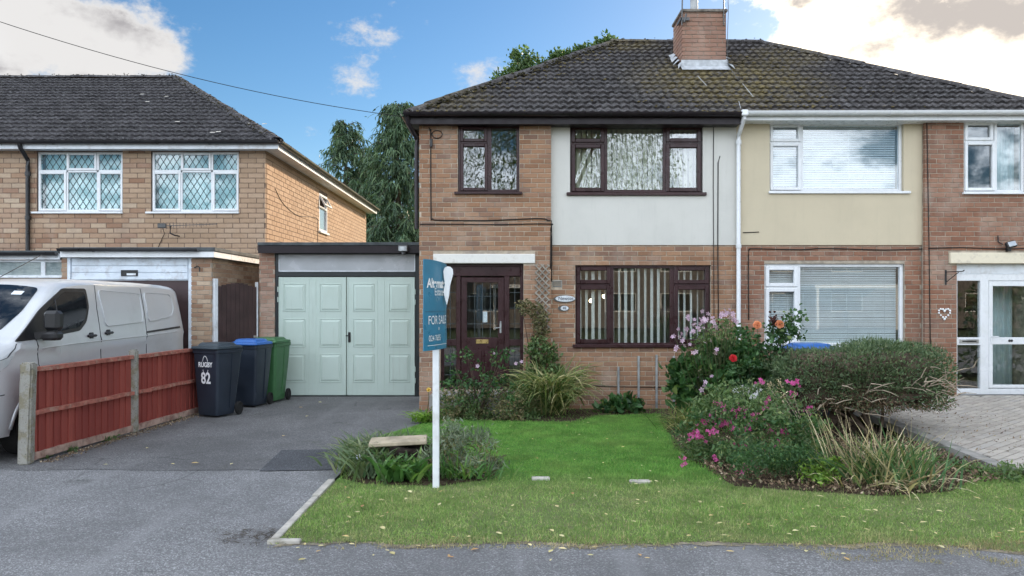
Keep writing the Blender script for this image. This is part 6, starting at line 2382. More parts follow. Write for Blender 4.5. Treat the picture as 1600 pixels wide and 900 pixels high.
# galvanised strips on the low wall
for i, (px, p0, p1) in enumerate(((966, 573, 632), (997.5, 556, 634), (1025.5, 554, 634), (1052.5, 556, 632))):
    o = MB().box(X(px - 1.7, YM), X(px + 1.7, YM), YM - .030, YM - .010, .02, Z(p0, YM), .003).build('metal_strip', M_galv)
    tag(o, '%s grey upright metal strip from the left on the wall below the window' % ('first', 'second', 'third', 'fourth')[i], 'metal strip', 'metal strips on the wall')
# cables on the main house
y_ = YB - .014
cable([(X(673, y_), y_, Z(202, y_)), (X(673.5, y_), y_, Z(330, y_)), (X(676, y_), y_, Z(342, y_)), (X(690, y_), y_, Z(344, y_)), (X(760, y_), y_, Z(344.5, y_)), (X(800, y_), y_, Z(343, y_)), (X(845, y_), y_, Z(341.5, y_)), (X(857, y_), y_, Z(345, y_)), (X(862, y_), y_ + .03, Z(352, y_)), (X(862, y_), y_ + .06, Z(440, y_))], .009, M_cable,
      'black cable looping down the brick bay and across above the front door', smooth_n=4, name='wall_cable')
cable([(X(656, y_), y_, Z(350.3, y_)), (X(700, y_), y_, Z(350.2, y_)), (X(780, y_), y_, Z(350.8, y_)), (X(858, y_), y_, Z(350, y_)), (X(860.5, y_), y_, Z(358, y_)), (X(860, y_), y_, Z(420, y_))], .008, M_cable,
      'lower straight black cable crossing the brick bay above the door lintel', smooth_n=4, name='wall_cable')
lp_ = [(X(670, y_), y_ - .004, Z(199, y_)), (X(673, y_), y_ - .004, Z(206, y_))]
for k in range(15):
    a = math.pi + 2 * math.pi * k / 14
    lp_.append((X(683 + 8 * math.cos(a), y_), y_ - .004, Z(210 - 6 * math.sin(a), y_)))
cable(lp_, .007, M_cable, 'coiled loop of black cable under the eaves of the brick bay', name='cable_loop', smooth_n=3)
o = MB().box(X(672, y_), X(676, y_), y_ - .03, y_ + .006, Z(230, y_), Z(217, y_), .006).build('cable_joint_box', M_black)
tag(o, 'small black cable joint box on the brick under the eaves', 'joint box')
y_ = YM - .024
cable([(X(1115, y_), y_, Z(192, y_)), (X(1114.5, y_), y_, Z(290, y_)), (X(1115, y_), y_, Z(383, y_)), (X(1116, y_), y_, Z(560, y_))], .006, M_cable, 'thin cable running straight down from the eaves beside the upper maroon window', name='wall_cable')
cable([(X(1125, y_), y_, Z(244, y_)), (X(1122, y_), y_, Z(254, y_)), (X(1121.5, y_), y_, Z(383, y_)), (X(1123, y_), y_, Z(560, y_))], .008, M_cable, 'cable with a hooked top running down the white render near the white downpipe', name='wall_cable')
cable([(X(1161, y_), y_, Z(363.5, y_)), (X(1186, y_), y_, Z(362.5, y_))], .007, M_cable, 'short stub of cable poking from the cream render beside the downpipe', name='cable_stub')
y_ = YM - .016
cable([(X(1170, y_), y_, Z(500, y_)), (X(1169.5, y_), y_, Z(400, y_)), (X(1172, y_), y_, Z(390, y_)), (X(1178, y_), y_, Z(388.5, y_)), (X(1250, y_), y_, Z(390, y_)), (X(1290, y_), y_, Z(388, y_)), (X(1380, y_), y_, Z(390.5, y_)), (X(1440, y_), y_, Z(389, y_)), (X(1452, YB), YB - .014, Z(388, YB)), (X(1500, YB), YB - .014, Z(387, YB)), (X(1570, YB), YB - .014, Z(389, YB)), (X(1620, YB), YB - .014, Z(387, YB))], .008, M_cable,
      'black cable running across the red brick above the ground floor white window', name='wall_cable', smooth_n=4)
cable([(X(1447.5, YB), YB - .012, Z(190, YB)), (X(1451, YB), YB - .012, Z(385, YB)), (X(1454, YB), YB - .012, Z(620, YB))], .007, M_cable, 'cable running down the red brick corner beside the porch', name='wall_cable')
cable([(X(905, YM), YM - .013, Z(602, YM)), (X(960, YM), YM - .013, Z(604, YM)), (X(1060, YM), YM - .013, Z(605, YM))], .007, M_cable, 'low cable along the brick wall below the ground floor maroon window', name='wall_cable')
# porch floodlight, hook bracket, shell heart
fl = thing('floodlight', 'small black floodlight above the cream porch lintel', 'light', (X(1574, YB), YB - .05, Z(386, YB)))
fx, fz = X(1573, YB), Z(383, YB)
bm = MB().box(-.075, .075, -.035, .035, -.05, .05, .012)
bm.xform(Matrix.Translation((fx, YB - .10, fz)) @ Matrix.Rotation(R(-18), 4, 'X') @ Matrix.Rotation(R(-14), 4, 'Y')).build('lamp_housing', M_black, fl)
MB().box(-.06, .06, -.042, -.034, -.038, .038, .003).xform(Matrix.Translation((fx, YB - .10, fz)) @ Matrix.Rotation(R(-18), 4, 'X') @ Matrix.Rotation(R(-14), 4, 'Y')).build('lens', M_chrome, fl)
MB().box(fx - .025, fx + .025, YB - .08, YB - .004, fz - .10, fz - .03, .008).build('bracket', M_black, fl)
MB().tube([(X(1558, YB), YB - .02, Z(368, YB)), (X(1558.5, YB), YB - .02, Z(378, YB)), (X(1565, YB), YB - .03, Z(382, YB))], .008, 6).build('cable', M_black, fl)
hb = thing('basket_bracket', 'black wrought iron hanging basket bracket beside the porch', 'bracket', (X(1477, YB), YB - .02, Z(430, YB)))
xb_ = X(1477, YB)
MB().box(xb_ - .012, xb_ + .012, YB - .022, YB - .006, Z(445, YB), Z(422, YB), .003).build('back_plate', M_black, hb)
arm = Vector((.12, -.24, 0))
p0 = Vector((xb_, YB - .02, Z(425, YB)))
MB().tube([p0, p0 + arm], .007, 6).tube([p0 + Vector((0, 0, -.16)), p0 + arm * .75 + Vector((0, 0, -.01))], .006, 6).tube([p0 + arm, p0 + arm + Vector((.01, -.02, .02))], .007, 6).build('arm', M_black, hb)
ht = thing('heart_wreath', 'white shell heart wreath hanging on the red brick beside the porch', 'wreath', (X(1474.5, YB), YB - .02, Z(490, YB)))
hx, hz = X(1474.5, YB), Z(489.5, YB)
for k in range(18):
    a = 2 * math.pi * k / 18
    ux = 16 * math.sin(a) ** 3
    uz = 13 * math.cos(a) - 5 * math.cos(2 * a) - 2 * math.cos(3 * a) - math.cos(4 * a)
    bm = bmesh.new()
    bmesh.ops.create_icosphere(bm, subdivisions=1, radius=.017 * random.uniform(.85, 1.15))
    bm.transform(Matrix.Translation((hx + ux * .0056, YB - .022, hz + uz * .0056)))
    MB().bm(bm).build('shell', M_white_ink, ht, smooth=True)
# telephone wire to the eaves
pts = []
A, B = Vector((X(-160, -2.0), -2.0, Z(-22, -2.0))), Vector((HX0 + .02, EAVE_Y + .02, 4.50))
for k in range(25):
    t_ = k / 24
    p = A.lerp(B, t_)
    p.z -= .22 * 4 * t_ * (1 - t_)
    pts.append(p)
cable(pts, .005, M_cable, 'overhead telephone wire crossing the sky to the corner of the eaves', name='telephone_wire', cat='wire')
# ---------------------------------------------------------------- vegetation generators
def unit(v):
    return v / np.maximum(np.linalg.norm(v, axis=-1, keepdims=True), 1e-9)


def leaves(name, P_, size, mat, parent=None, dirs=None, aspect=0.5, fold=0.25, big=False, spread=1.0, up=0.2, rg=RNG):
    """P_ (n,3) leaf bases; one folded leaf each"""
    P_ = np.asarray(P_, float)
    n = len(P_)
    L = np.broadcast_to(np.asarray(size, float), (n,)) * rg.uniform(.5, 1.45, n)
    d = rg.normal(0, 1, (n, 3)) * spread
    d[:, 2] += up
    if dirs is not None:
        d = d * .6 + dirs
    d = unit(d)
    r = rg.normal(0, 1, (n, 3))
    s = unit(np.cross(d, r))
    nn = np.cross(s, d)
    W = L * aspect
    c = lambda a: a[:, None]
    b = P_
    tip = P_ + d * c(L) - nn * c(L * .08)
    if not big:
        l_ = P_ + d * c(L * .45) + s * c(W / 2) + nn * c(W * fold)
        r_ = P_ + d * c(L * .45) - s * c(W / 2) + nn * c(W * fold)
        V = np.stack([b, l_, tip, r_], 1).reshape(-1, 3)
        i = np.arange(n)[:, None] * 4
        F = np.concatenate([i + np.array([0, 2, 1]), i + np.array([0, 3, 2])])
    else:
        pts = [b]
        for t_, w_ in ((.25, .40), (.62, .46)):
            pts.append(P_ + d * c(L * t_) + s * c(W * w_) + nn * c(W * fold))
        pts.append(tip)
        for t_, w_ in ((.62, .46), (.25, .40)):
            pts.append(P_ + d * c(L * t_) - s * c(W * w_) + nn * c(W * fold))
        V = np.stack(pts, 1).reshape(-1, 3)
        i = np.arange(n)[:, None] * 6
        F = np.concatenate([i + np.array([0, 3, 2, 1]), i + np.array([0, 5, 4, 3])])
    return np_mesh(name, V, F, mat, parent)


def blades(name, P_, dirs, length, width, mat, parent=None, segs=4, droop=0.6, twist=0.3, rg=RNG, taper=True, flat=None):
    P_ = np.asarray(P_, float)
    n = len(P_)
    L = np.broadcast_to(np.asarray(length, float), (n,))
    W = np.broadcast_to(np.asarray(width, float), (n,))
    D = np.broadcast_to(np.asarray(droop, float), (n,))
    d = unit(np.asarray(dirs, float))
    s = unit(np.cross(d, np.array([0, 0, 1.0])) + rg.normal(0, twist, (n, 3)))
    pos = P_.copy()
    V = []
    cur = d.copy()
    for k in range(segs + 1):
        t_ = k / segs
        w_ = (1 - t_ ** 2.2) * (.55 + .45 * min(1, t_ * 4 + .2)) if taper else 1 - .5 * t_
        w_ = max(w_, .04)
        V.append(pos + s * (W * w_ / 2)[:, None])
        V.append(pos - s * (W * w_ / 2)[:, None])
        pos = pos + cur * (L / segs)[:, None]
        cur = unit(cur + np.array([0, 0, -1.0]) * (D * (0.25 + t_))[:, None])
    V = np.stack(V, 1).reshape(-1, 3)
    i = np.arange(n)[:, None] * (2 * segs + 2)
    F = np.concatenate([i + np.array([2 * k, 2 * k + 1, 2 * k + 3, 2 * k + 2]) for k in range(segs)])
    return np_mesh(name, V, F, mat, parent)


def grass(name, poly, density, hmin, hmax, width, mat, keep=None, rg=RNG, lean=.5, z=.015):
    poly = np.array([(p[0], p[1]) for p in poly])
    x0, y0 = poly.min(0)
    x1, y1 = poly.max(0)
    n = int((x1 - x0) * (y1 - y0) * density)
    p = rg.uniform((x0, y0), (x1, y1), (n, 2))
    ins = np.zeros(n, bool)
    j = len(poly) - 1
    for i in range(len(poly)):
        xi, yi, xj, yj = *poly[i], *poly[j]
        with np.errstate(divide='ignore', invalid='ignore'):
            c = ((yi > p[:, 1]) != (yj > p[:, 1])) & (p[:, 0] < (xj - xi) * (p[:, 1] - yi) / (yj - yi) + xi)
        ins ^= c
        j = i
    p = p[ins]
    if keep is not None:
        p = p[keep(p)]
    n = len(p)
    # patchy height
    ph = .5 + .5 * np.sin(p[:, 0] * 2.1 + 1.3 * np.sin(p[:, 1] * 1.7)) * np.sin(p[:, 1] * 2.6 + .7)
    h = rg.uniform(hmin, hmax, n) * (.75 + .5 * ph)
    a = rg.uniform(0, 2 * np.pi, n)
    ln = np.abs(rg.normal(0, lean, n))
    d = np.stack([np.cos(a) * ln, np.sin(a) * ln, np.ones(n)], 1)
    d = unit(d)
    s = np.stack([-np.sin(a), np.cos(a), np.zeros(n)], 1)
    aa = rg.uniform(0, 2 * np.pi, n)
    s = np.stack([np.cos(aa), np.sin(aa), np.zeros(n)], 1)
    B = np.stack([p[:, 0], p[:, 1], np.full(n, z)], 1)
    w = width * rg.uniform(.7, 1.3, n)
    V = np.stack([B + s * w[:, None] / 2, B - s * w[:, None] / 2, B + d * h[:, None] + np.array([0, 0, -.004])], 1).reshape(-1, 3)
    F = np.arange(3 * n).reshape(-1, 3)
    o = np_mesh(name, V, F, mat)
    o['kind'] = 'stuff'
    return o


def in_ellipsoid(n, c, r, shell=.55, rg=RNG, zmin=None):
    d = unit(rg.normal(0, 1, (n, 3)))
    q = shell + (1 - shell) * rg.random((n, 1)) ** .6
    p = d * q * np.array(r) + np.array(c)
    if zmin is not None:
        p[:, 2] = np.maximum(p[:, 2], zmin + rg.random(n) * .06)
    return p


def clumped(centres, radii, per, rg=RNG):
    out = []
    for c, r in zip(centres, radii):
        out.append(np.array(c) + rg.normal(0, 1, (per, 3)) * np.array(r) * .5)
    return np.concatenate(out)


def stems(parent, base, tips, r0, r1, mat, name='stem', bow=.15, rg=RNG):
    """all the stems of one plant as one part"""
    mb = MB()
    for t_ in tips:
        b = Vector(base) + Vector((rg.normal(0, .03), rg.normal(0, .03), 0))
        t_ = Vector(t_)
        mid = b.lerp(t_, .5) + Vector((rg.normal(0, bow), rg.normal(0, bow), .05)) * (t_ - b).length * .35
        pts = [b.lerp(mid, k / 3) * (1 - k / 6) + mid.lerp(t_, k / 3) * (k / 6) if k < 3 else mid for k in range(0, 1)]
        pts = []
        for k in range(6):
            q = k / 5
            pts.append(b * (1 - q) ** 2 + mid * 2 * q * (1 - q) + t_ * q * q)
        mb.tube(pts, [r0 + (r1 - r0) * k / 5 for k in range(6)], 5)
    return mb.build(name, mat, parent, smooth=True)


def flowers(name, P_, rad, mat, parent, petals=5, face=(0, -1, .35), rg=RNG, centre=None):
    P_ = np.asarray(P_, float)
    n = len(P_)
    f = unit(rg.normal(0, .55, (n, 3)) + np.array(face))
    a = unit(np.cross(f, rg.normal(0, 1, (n, 3))))
    b = np.cross(f, a)
    R_ = rad * rg.uniform(.75, 1.2, n)
    V, F = [], []
    k0 = 0
    for k in range(petals):
        an = 2 * np.pi * k / petals
        u = a * math.cos(an) + b * math.sin(an)
        s = -a * math.sin(an) + b * math.cos(an)
        w = .62 if petals >= 5 else .8
        V += [P_, P_ + (u * .6 + s * w * .5 + f * .18) * R_[:, None], P_ + (u * 1.0 + f * .10) * R_[:, None], P_ + (u * .6 - s * w * .5 + f * .18) * R_[:, None]]
    V = np.stack(V, 1).reshape(-1, 3)
    i = np.arange(n)[:, None] * (4 * petals)
    F = np.concatenate([i + np.array([4 * k, 4 * k + 1, 4 * k + 2, 4 * k + 3]) for k in range(petals)])
    return np_mesh(name, V, F, mat, parent)


def rose(parent, p, r, mat, face=(0, -1, .5)):
    """layered cupped petals round a tight centre"""
    f = Vector(face).normalized()
    a = f.cross(Vector((0, 0, 1))).normalized()
    b = f.cross(a)
    mb = MB()
    for lay, (n, rr, cup, ph) in enumerate(((5, 1.0, .25, 0), (5, .82, .55, .6), (4, .58, .85, .2), (3, .34, 1.05, .9))):
        for k in range(n):
            an = 2 * math.pi * (k + ph) / n
            w = math.pi / n * 1.25
            pts = []
            for (q, e, s) in ((.12, 0, 0), (.75, .55, -1), (1.0, .9, -.55), (1.04, 1.0, 0), (1.0, .9, .55), (.75, .55, 1)):
                a2 = an + s * w
                pts.append(Vector(p) + (a * math.cos(a2) + b * math.sin(a2)) * (r * rr * q) + f * (r * cup * e * (1.0 if rr < .9 else .55)))
            mb.add(pts, [tuple(range(6))])
    return mb.build('rose_bloom', mat, parent, smooth=False, fix=False)


# ---------------------------------------------------------------- lawn, verge
rg2 = np.random.default_rng(21)


def inside(p, poly):
    poly = np.array([(q[0], q[1]) for q in poly])
    r = np.zeros(len(p), bool)
    j = len(poly) - 1
    for i in range(len(poly)):
        xi, yi, xj, yj = *poly[i], *poly[j]
        with np.errstate(divide='ignore', invalid='ignore'):
            r ^= ((yi > p[:, 1]) != (yj > p[:, 1])) & (p[:, 0] < (xj - xi) * (p[:, 1] - yi) / (yj - yi) + xi)
        j = i
    return r


def not_bed(p):
    q = p + rg2.normal(0, .05, p.shape)
    bed = inside(q, BED) | inside(q, BED2) | inside(q, BED3)
    return ~bed | (rg2.random(len(p)) < .06)


bare = lambda p: not_bed(p) & (rg2.random(len(p)) < (.55 + .45 * np.clip(np.sin(p[:, 0] * 1.9 + 2 * np.sin(p[:, 1] * 1.3)) + 1.1, 0, 1)) * np.clip((p[:, 1] + 6.75) * 5, .22, 1))
g1_ = grass('lawn_grass', LAWN, 8500, .016, .034, .0080, M_grass_l, keep=not_bed, rg=rg2, lean=.9)
tag(g1_, 'lush bright green mown lawn in front of the window', 'grass')
vpoly = [(x, y - .03) for x, y in vp if x < 8.5] + [(8.5, -4.5), (4.7, -4.58), (4.0, -4.68), (EDGE_X + .05, -4.68)]
g2_ = grass('verge_grass', vpoly, 9500, .012, .034, .0078, M_grass_v, keep=bare, rg=rg2, lean=1.0, z=.006)
tag(g2_, 'patchy yellowing green grass verge along the footpath', 'grass')
tf = grass('grass_tufts', [(EDGE_X + .1, -6.6), (4.5, -6.6), (4.5, -4.2), (EDGE_X + .1, -4.2)], 420, .03, .075, .009, M_grass_v, keep=not_bed, rg=rg2, lean=.8, z=.006)
tag(tf, 'longer grass tufts scattered through the verge', 'grass')
sp = [(EDGE_X, -6.76), (9, -6.80), (9, -6.50), (EDGE_X, -6.52)]
g3_ = grass('straw_edge', sp, 3600, .015, .05, .007, M_straw, keep=lambda p: rg2.random(len(p)) < .45 + .4 * np.sin(p[:, 0] * 3.3) * np.sin(p[:, 0] * 1.1), rg=rg2, lean=1.6, z=.004)
tag(g3_, 'dry straw coloured grass fringe spilling over the footpath edge', 'grass')
pa, pb_ = G(1300, 868), G(1560, 885)
sp = [(pa[0] - .1, pa[1] - .1), (pb_[0] + .3, pb_[1] - .05), (pb_[0] + .6, -6.6), (pa[0] - .2, -6.6)]
g4_ = grass('straw_patch', sp, 3600, .012, .04, .006, M_straw, keep=lambda p: (np.sin(p[:, 0] * 9) * np.sin(p[:, 1] * 14 + p[:, 0] * 5) > -.15), rg=rg2, lean=1.5, z=.004)
tag(g4_, 'dead straw patch of grass creeping onto the footpath', 'grass')


# ---------------------------------------------------------------- plants
def plant(name, label, cat, base, group=None):
    return thing(name, label, cat, base, 0, group)


def stuff(o):
    o['kind'] = 'stuff'
    return o


rp = np.random.default_rng(33)
# -- hedge
hg = plant('hedge', 'clipped green box shaped hedge, brown and bare beneath, beside the block paving', 'hedge', (4.4, -2.3, 0))


def hedge_pts(n, rg, shell=.8):
    # superellipsoid, rounder at the right-hand end
    out = []
    c = np.array([4.28, -2.45, .785])
    r = np.array([.99, .68, .405])
    d = unit(rg.normal(0, 1, (n * 2, 3)))
    e = 7.0
    k = (np.abs(d[:, 0]) ** e + np.abs(d[:, 1]) ** e + np.abs(d[:, 2]) ** e) ** (-1 / e)
    q = shell + (1 - shell) * rg.random(n * 2)
    lump = 1 + .045 * np.sin(d[:, 0] * 9 + d[:, 2] * 7) + .035 * np.sin(d[:, 1] * 11 - d[:, 2] * 5 + 1)
    p = c + d * (k * q * lump)[:, None] * r
    p[:, 2] -= np.clip((4.65 - p[:, 0]) * .16, 0, .13) * np.clip((p[:, 2] - .6) * 2, 0, 1)
    return p[:n], d[:n]


p, d = hedge_pts(30000, rp)
low = (p[:, 2] < .56 + .06 * np.sin(p[:, 0] * 6) + rp.normal(0, .06, len(p))) & (p[:, 0] < 4.95 + rp.normal(0, .1, len(p)))
keep = ~low | (rp.random(len(p)) < .30)
leaves('foliage', p[keep], .034, M_leaf_hedge, hg, dirs=d[keep] * .8 + np.array([0, 0, .5]), aspect=.5, rg=rp)
pb2, db = hedge_pts(26000, rp, .72)
k2 = pb2[:, 2] < .60 + .08 * np.sin(pb2[:, 0] * 5)
leaves('dry_twigs', pb2[k2], .040, M_leaf_hedge_b, hg, dirs=db[k2], aspect=.22, rg=rp)
pt, dt = hedge_pts(3500, rp, .98)
kk = pt[:, 2] > 1.0
blades('top_shoots', pt[kk], dt[kk] * .4 + np.array([0, 0, 1]), rp.uniform(.03, .09, kk.sum()), .008, M_leaf_hedge, hg, segs=2, droop=.1, rg=rp)
bm = bmesh.new()
bmesh.ops.create_icosphere(bm, subdivisions=4, radius=1)
for v in bm.verts:
    dd = v.co.normalized()
    k = (abs(dd.x) ** 7 + abs(dd.y) ** 7 + abs(dd.z) ** 7) ** (-1 / 7)
    w_ = .80 + .05 * math.sin(dd.x * 17) * math.sin(dd.y * 13) + random.uniform(-.04, .04)
    v.co = Vector((4.28 + dd.x * k * w_ * .98, -2.45 + dd.y * k * w_ * .67, .76 + dd.z * k * w_ * .38))
MB().bm(bm).build('inner_twigs', M_bark, hg)
tips = [(rp.uniform(3.7, 5.0), -2.5 + rp.normal(0, .25), rp.uniform(.45, .7)) for _ in range(16)]
stems(hg, (4.42, -2.75, 0), tips[:8], .028, .012, M_bark, 'trunk', rg=rp)
stems(hg, (3.9, -2.5, 0), tips[8:], .022, .010, M_bark, 'trunk', rg=rp)
mb = MB()
for _ in range(30):
    cx, cz = (rp.normal(4.85, .20), rp.normal(.70, .06)) if rp.random() < .6 else (rp.uniform(3.5, 4.4), rp.normal(.62, .10))
    y0 = -3.18
    p0 = Vector((cx, y0 + .10, cz))
    for k in range(2):
        q = p0 + Vector((rp.normal(.05, .10), rp.uniform(-.12, -.02), rp.normal(.02, .07)))
        mb.tube([p0, p0.lerp(q, .5) + Vector((0, 0, .01)), q], [.007, .005, .002], 4)
        p0 = q
stuff(mb.build('bare_branches', M_twig, hg))

# -- anemone: big dark leaves, pale pink flowers on wiry stems
an = plant('anemone_bush', 'tall leafy bush with pale pink flowers beside the white downpipe', 'bush', (2.85, -1.6, 0))
cs = [in_ellipsoid(1, (2.85, -1.55, .55), (.62, .5, .50), .7, rp)[0] for _ in range(95)]
P_ = clumped(cs, [(.13, .13, .11)] * len(cs), 40, rp)
P_[:, 2] = np.maximum(P_[:, 2], .04)
leaves('foliage', P_, .095, M_leaf_dark, an, aspect=.75, big=True, fold=.18, up=.2, rg=rp, dirs=unit(P_ - np.array([2.85, -1.4, .3])) * .8)
P2 = in_ellipsoid(700, (2.9, -1.5, 1.05), (.42, .35, .42), .3, rp)
leaves('upper_foliage', P2, .06, M_leaf_mid, an, aspect=.6, big=True, rg=rp)
fl_px = [(1053, 525), (1056, 546), (1066, 532), (1072, 522), (1084, 519), (1075, 500), (1085, 507), (1090, 512), (1097, 503), (1100, 496), (1106, 490), (1106, 498), (1112, 503), (1120, 513), (1131, 490), (1136, 489), (1140, 493), (1147, 497), (1150, 503), (1139, 494), (1110, 533), (1118, 553), (1083, 551), (1093, 578), (1102, 597), (1101, 603), (1112, 588), (1096, 609), (1090, 588), (1070, 540), (1078, 538), (1116, 505), (1127, 494), (1060, 514), (1094, 506), (1143, 489), (1103, 501), (1133, 493)]
fp_, tipsA = [], []
for (a, b) in fl_px:
    y_ = -2.0 + rp.normal(0, .12)
    fp_.append((X(a, y_), y_, Z(b, y_)))
extra = [(q[0] + rp.normal(0, .035), q[1] + rp.normal(0, .03), q[2] + rp.normal(0, .03)) for q in fp_ for _ in range(2)]
flowers('blossom', fp_ + extra[:46], .034, M_pet_pale, an, rg=rp)
stems(an, (2.8, -1.7, .0), fp_, .006, .003, M_stem, 'flower_stem', rg=rp)
# arching dry grass at its foot
n = 420
b_ = np.stack([rp.normal(2.45, .16, n), rp.normal(-2.0, .12, n), np.full(n, .03)], 1)
blades('strap_leaves', b_, np.stack([rp.normal(-.4, .5, n), rp.normal(-.35, .4, n), np.ones(n)], 1), rp.uniform(.25, .5, n), .013, M_leaf_strap, an, segs=5, droop=.45, rg=rp)

# -- rose bush with peach and red blooms
rb_ = plant('rose_bush', 'rose bush with two peach roses and one red rose before the white window', 'bush', (3.35, -1.95, 0))
yR = -2.1
roses = [((1183, 508), .058, M_pet_orange), ((1218, 507), .058, M_pet_orange), ((1145.5, 560), .052, M_pet_red)]
rtips = [(X(a, yR), yR, Z(b, yR) - .02) for ((a, b), _, _) in roses] + [(X(1237, yR), yR + .1, Z(488, yR)), (X(1210, yR), yR, Z(500, yR)), (X(1228, yR), yR, Z(505, yR)), (X(1170, yR), yR, Z(520, yR)), (X(1190, yR), yR, Z(540, yR))]
stems(rb_, (3.35, -1.95, 0), rtips, .012, .005, M_stem, 'stem', rg=rp)
for ((a, b), r_, m_) in roses:
    rose(rb_, (X(a, yR - .05), yR - .05, Z(b, yR - .05)), r_, m_)
cs = [(X(a, yR), yR + rp.normal(0, .1), Z(b, yR)) for a, b in ((1237, 495), (1232, 512), (1240, 520), (1225, 520), (1210, 515), (1205, 530), (1175, 530), (1165, 545), (1190, 545), (1150, 575), (1170, 565), (1195, 560), (1215, 545), (1230, 530), (1160, 520), (1185, 575), (1205, 590), (1150, 600), (1175, 605), (1215, 570))]
P_ = clumped(cs, [(.11, .12, .09)] * len(cs), 60, rp)
leaves('foliage', P_, .055, M_leaf_dark, rb_, aspect=.62, big=True, rg=rp)
P_ = clumped([(X(1210, yR), yR, Z(502, yR)), (X(1216, yR), yR, Z(585, yR)), (X(1222, yR), yR, Z(560, yR))], [(.06, .05, .09)] * 3, 60, rp)
leaves('bronze_leaves', P_, .05, leaf_mat('bronze_rose_leaves', [(0, (.055, .020, .022)), (1, (.10, .045, .035))], 1, .2, .5), rb_, aspect=.55, big=True, rg=rp)

# -- magenta salvia mound
sv = plant('salvia_bush', 'spreading airy bush with magenta flowers at the lawn corner', 'bush', (2.62, -4.0, 0))
cs = [in_ellipsoid(1, (2.62, -3.85, .26), (.74, .70, .60), .6, rp)[0] for _ in range(150)]
cs = [(c[0], c[1], max(c[2], .06)) for c in cs]
P_ = clumped(cs, [(.13, .13, .10)] * len(cs), 70, rp)
P_[:, 2] = np.maximum(P_[:, 2], .03)
leaves('foliage', P_, .042, M_leaf_mid, sv, aspect=.5, rg=rp)
P_ = clumped(cs[:50], [(.15, .15, .10)] * 50, 60, rp)
P_[:, 2] = np.clip(P_[:, 2], .03, .5)
leaves('lower_foliage', P_, .05, M_leaf_dark, sv, aspect=.5, rg=rp)
mg = [(1088, 680), (1097, 682), (1083, 683), (1112, 657), (1118, 652), (1125, 660), (1130, 662), (1145, 671), (1140, 652), (1155, 640), (1160, 642), (1183, 652), (1196, 667), (1166, 694), (1190, 703), (1218, 692), (1166, 745), (1160, 756), (1240, 598), (1243, 597), (1237, 615), (1264, 640), (1187, 597), (1122, 630), (1151, 642), (1198, 636), (1068, 718), (1119, 721), (1179, 722), (1110, 675), (1180, 654), (1200, 625), (1214, 644), (1141, 660), (1102, 662), (1207, 670), (1222, 676), (1172, 670), (1150, 700), (1133, 640)]
mp = []
for (a, b) in mg:
    y_ = -4.75 + (775 - b) / 185 * 1.15 + rp.normal(0, .05)
    mp.append((X(a, y_), y_, max(Z(b, y_), .1)))
ex = [(q[0] + rp.normal(0, .03), q[1] + rp.normal(0, .03), q[2] + rp.normal(0, .03)) for q in mp for _ in range(5)]
flowers('blossom', mp + ex, .024, M_pet_mag, sv, petals=4, rg=rp)
stems(sv, (2.62, -3.8, 0), mp[::2], .005, .0025, M_stem, 'flower_stem', rg=rp)
wp = [(1155, 609), (1160, 611), (1172, 609), (1180, 605), (1178, 618), (1176, 650), (1169, 632), (1221, 637), (1150, 612), (1186, 612)]
wq = []
for (a, b) in wp:
    y_ = -2.75 + rp.normal(0, .05)
    wq += [(X(a + rp.normal(0, 3), y_), y_, Z(b + rp.normal(0, 3), y_)) for _ in range(4)]
ph_ = plant('phlox_plant', 'slim plant with small white lilac flowers between the anemone and hedge', 'plant', (3.1, -2.6, 0))
flowers('blossom', wq, .026, M_pet_white, ph_, rg=rp)
stems(ph_, (3.1, -2.6, 0), wq[::3], .006, .003, M_stem, 'stem', rg=rp)
P_ = clumped([(3.05, -2.65, z) for z in (.2, .35, .5, .62)], [(.2, .15, .12)] * 4, 120, rp)
leaves('foliage', P_, .05, M_leaf_mid, ph_, aspect=.4, rg=rp)
# pale dried seed heads
sd_ = plant('dried_stems', 'bundle of dry beige seed stems rising between salvia and hedge', 'plant', (3.35, -3.2, 0))
tp = [(X(a, -3.1), -3.1 + rp.normal(0, .1), Z(b, -3.1)) for a, b in ((1205, 605), (1211, 602), (1216, 612), (1220, 618), (1226, 600), (1200, 618), (1222, 630), (1232, 615), (1228, 640))]
stems(sd_, (3.45, -3.35, 0), tp, .006, .004, M_twig, 'stem', rg=rp)
P_ = clumped(tp, [(.03, .03, .06)] * len(tp), 22, rp)
leaves('seed_heads', P_, .03, M_leaf_dead, sd_, aspect=.4, rg=rp)
# lime young plant low by the iris
lm = plant('lime_plant', 'low lime green leafy plant at the foot of the salvia', 'plant', (2.9, -4.95, 0))
P_ = clumped([(2.80, -4.95, .14), (2.92, -4.9, .18), (3.0, -4.85, .13), (2.85, -5.0, .1)], [(.14, .1, .08)] * 4, 110, rp)
P_[:, 2] = np.maximum(P_[:, 2], .035)
leaves('foliage', P_, .045, M_leaf_lime, lm, aspect=.5, big=True, rg=rp)
# deep green ferny growth beside it
fe = plant('feathery_plant', 'dark feathery plant at the front corner of the flower bed', 'plant', (2.5, -4.95, 0))
P_ = clumped([(2.12 + .10 * k, -4.9 + rp.normal(0, .12), .14 + rp.random() * .16) for k in range(8)], [(.15, .14, .12)] * 8, 420, rp)
P_[:, 2] = np.maximum(P_[:, 2], .03)
leaves('foliage', P_, .035, M_leaf_dark, fe, aspect=.3, rg=rp)

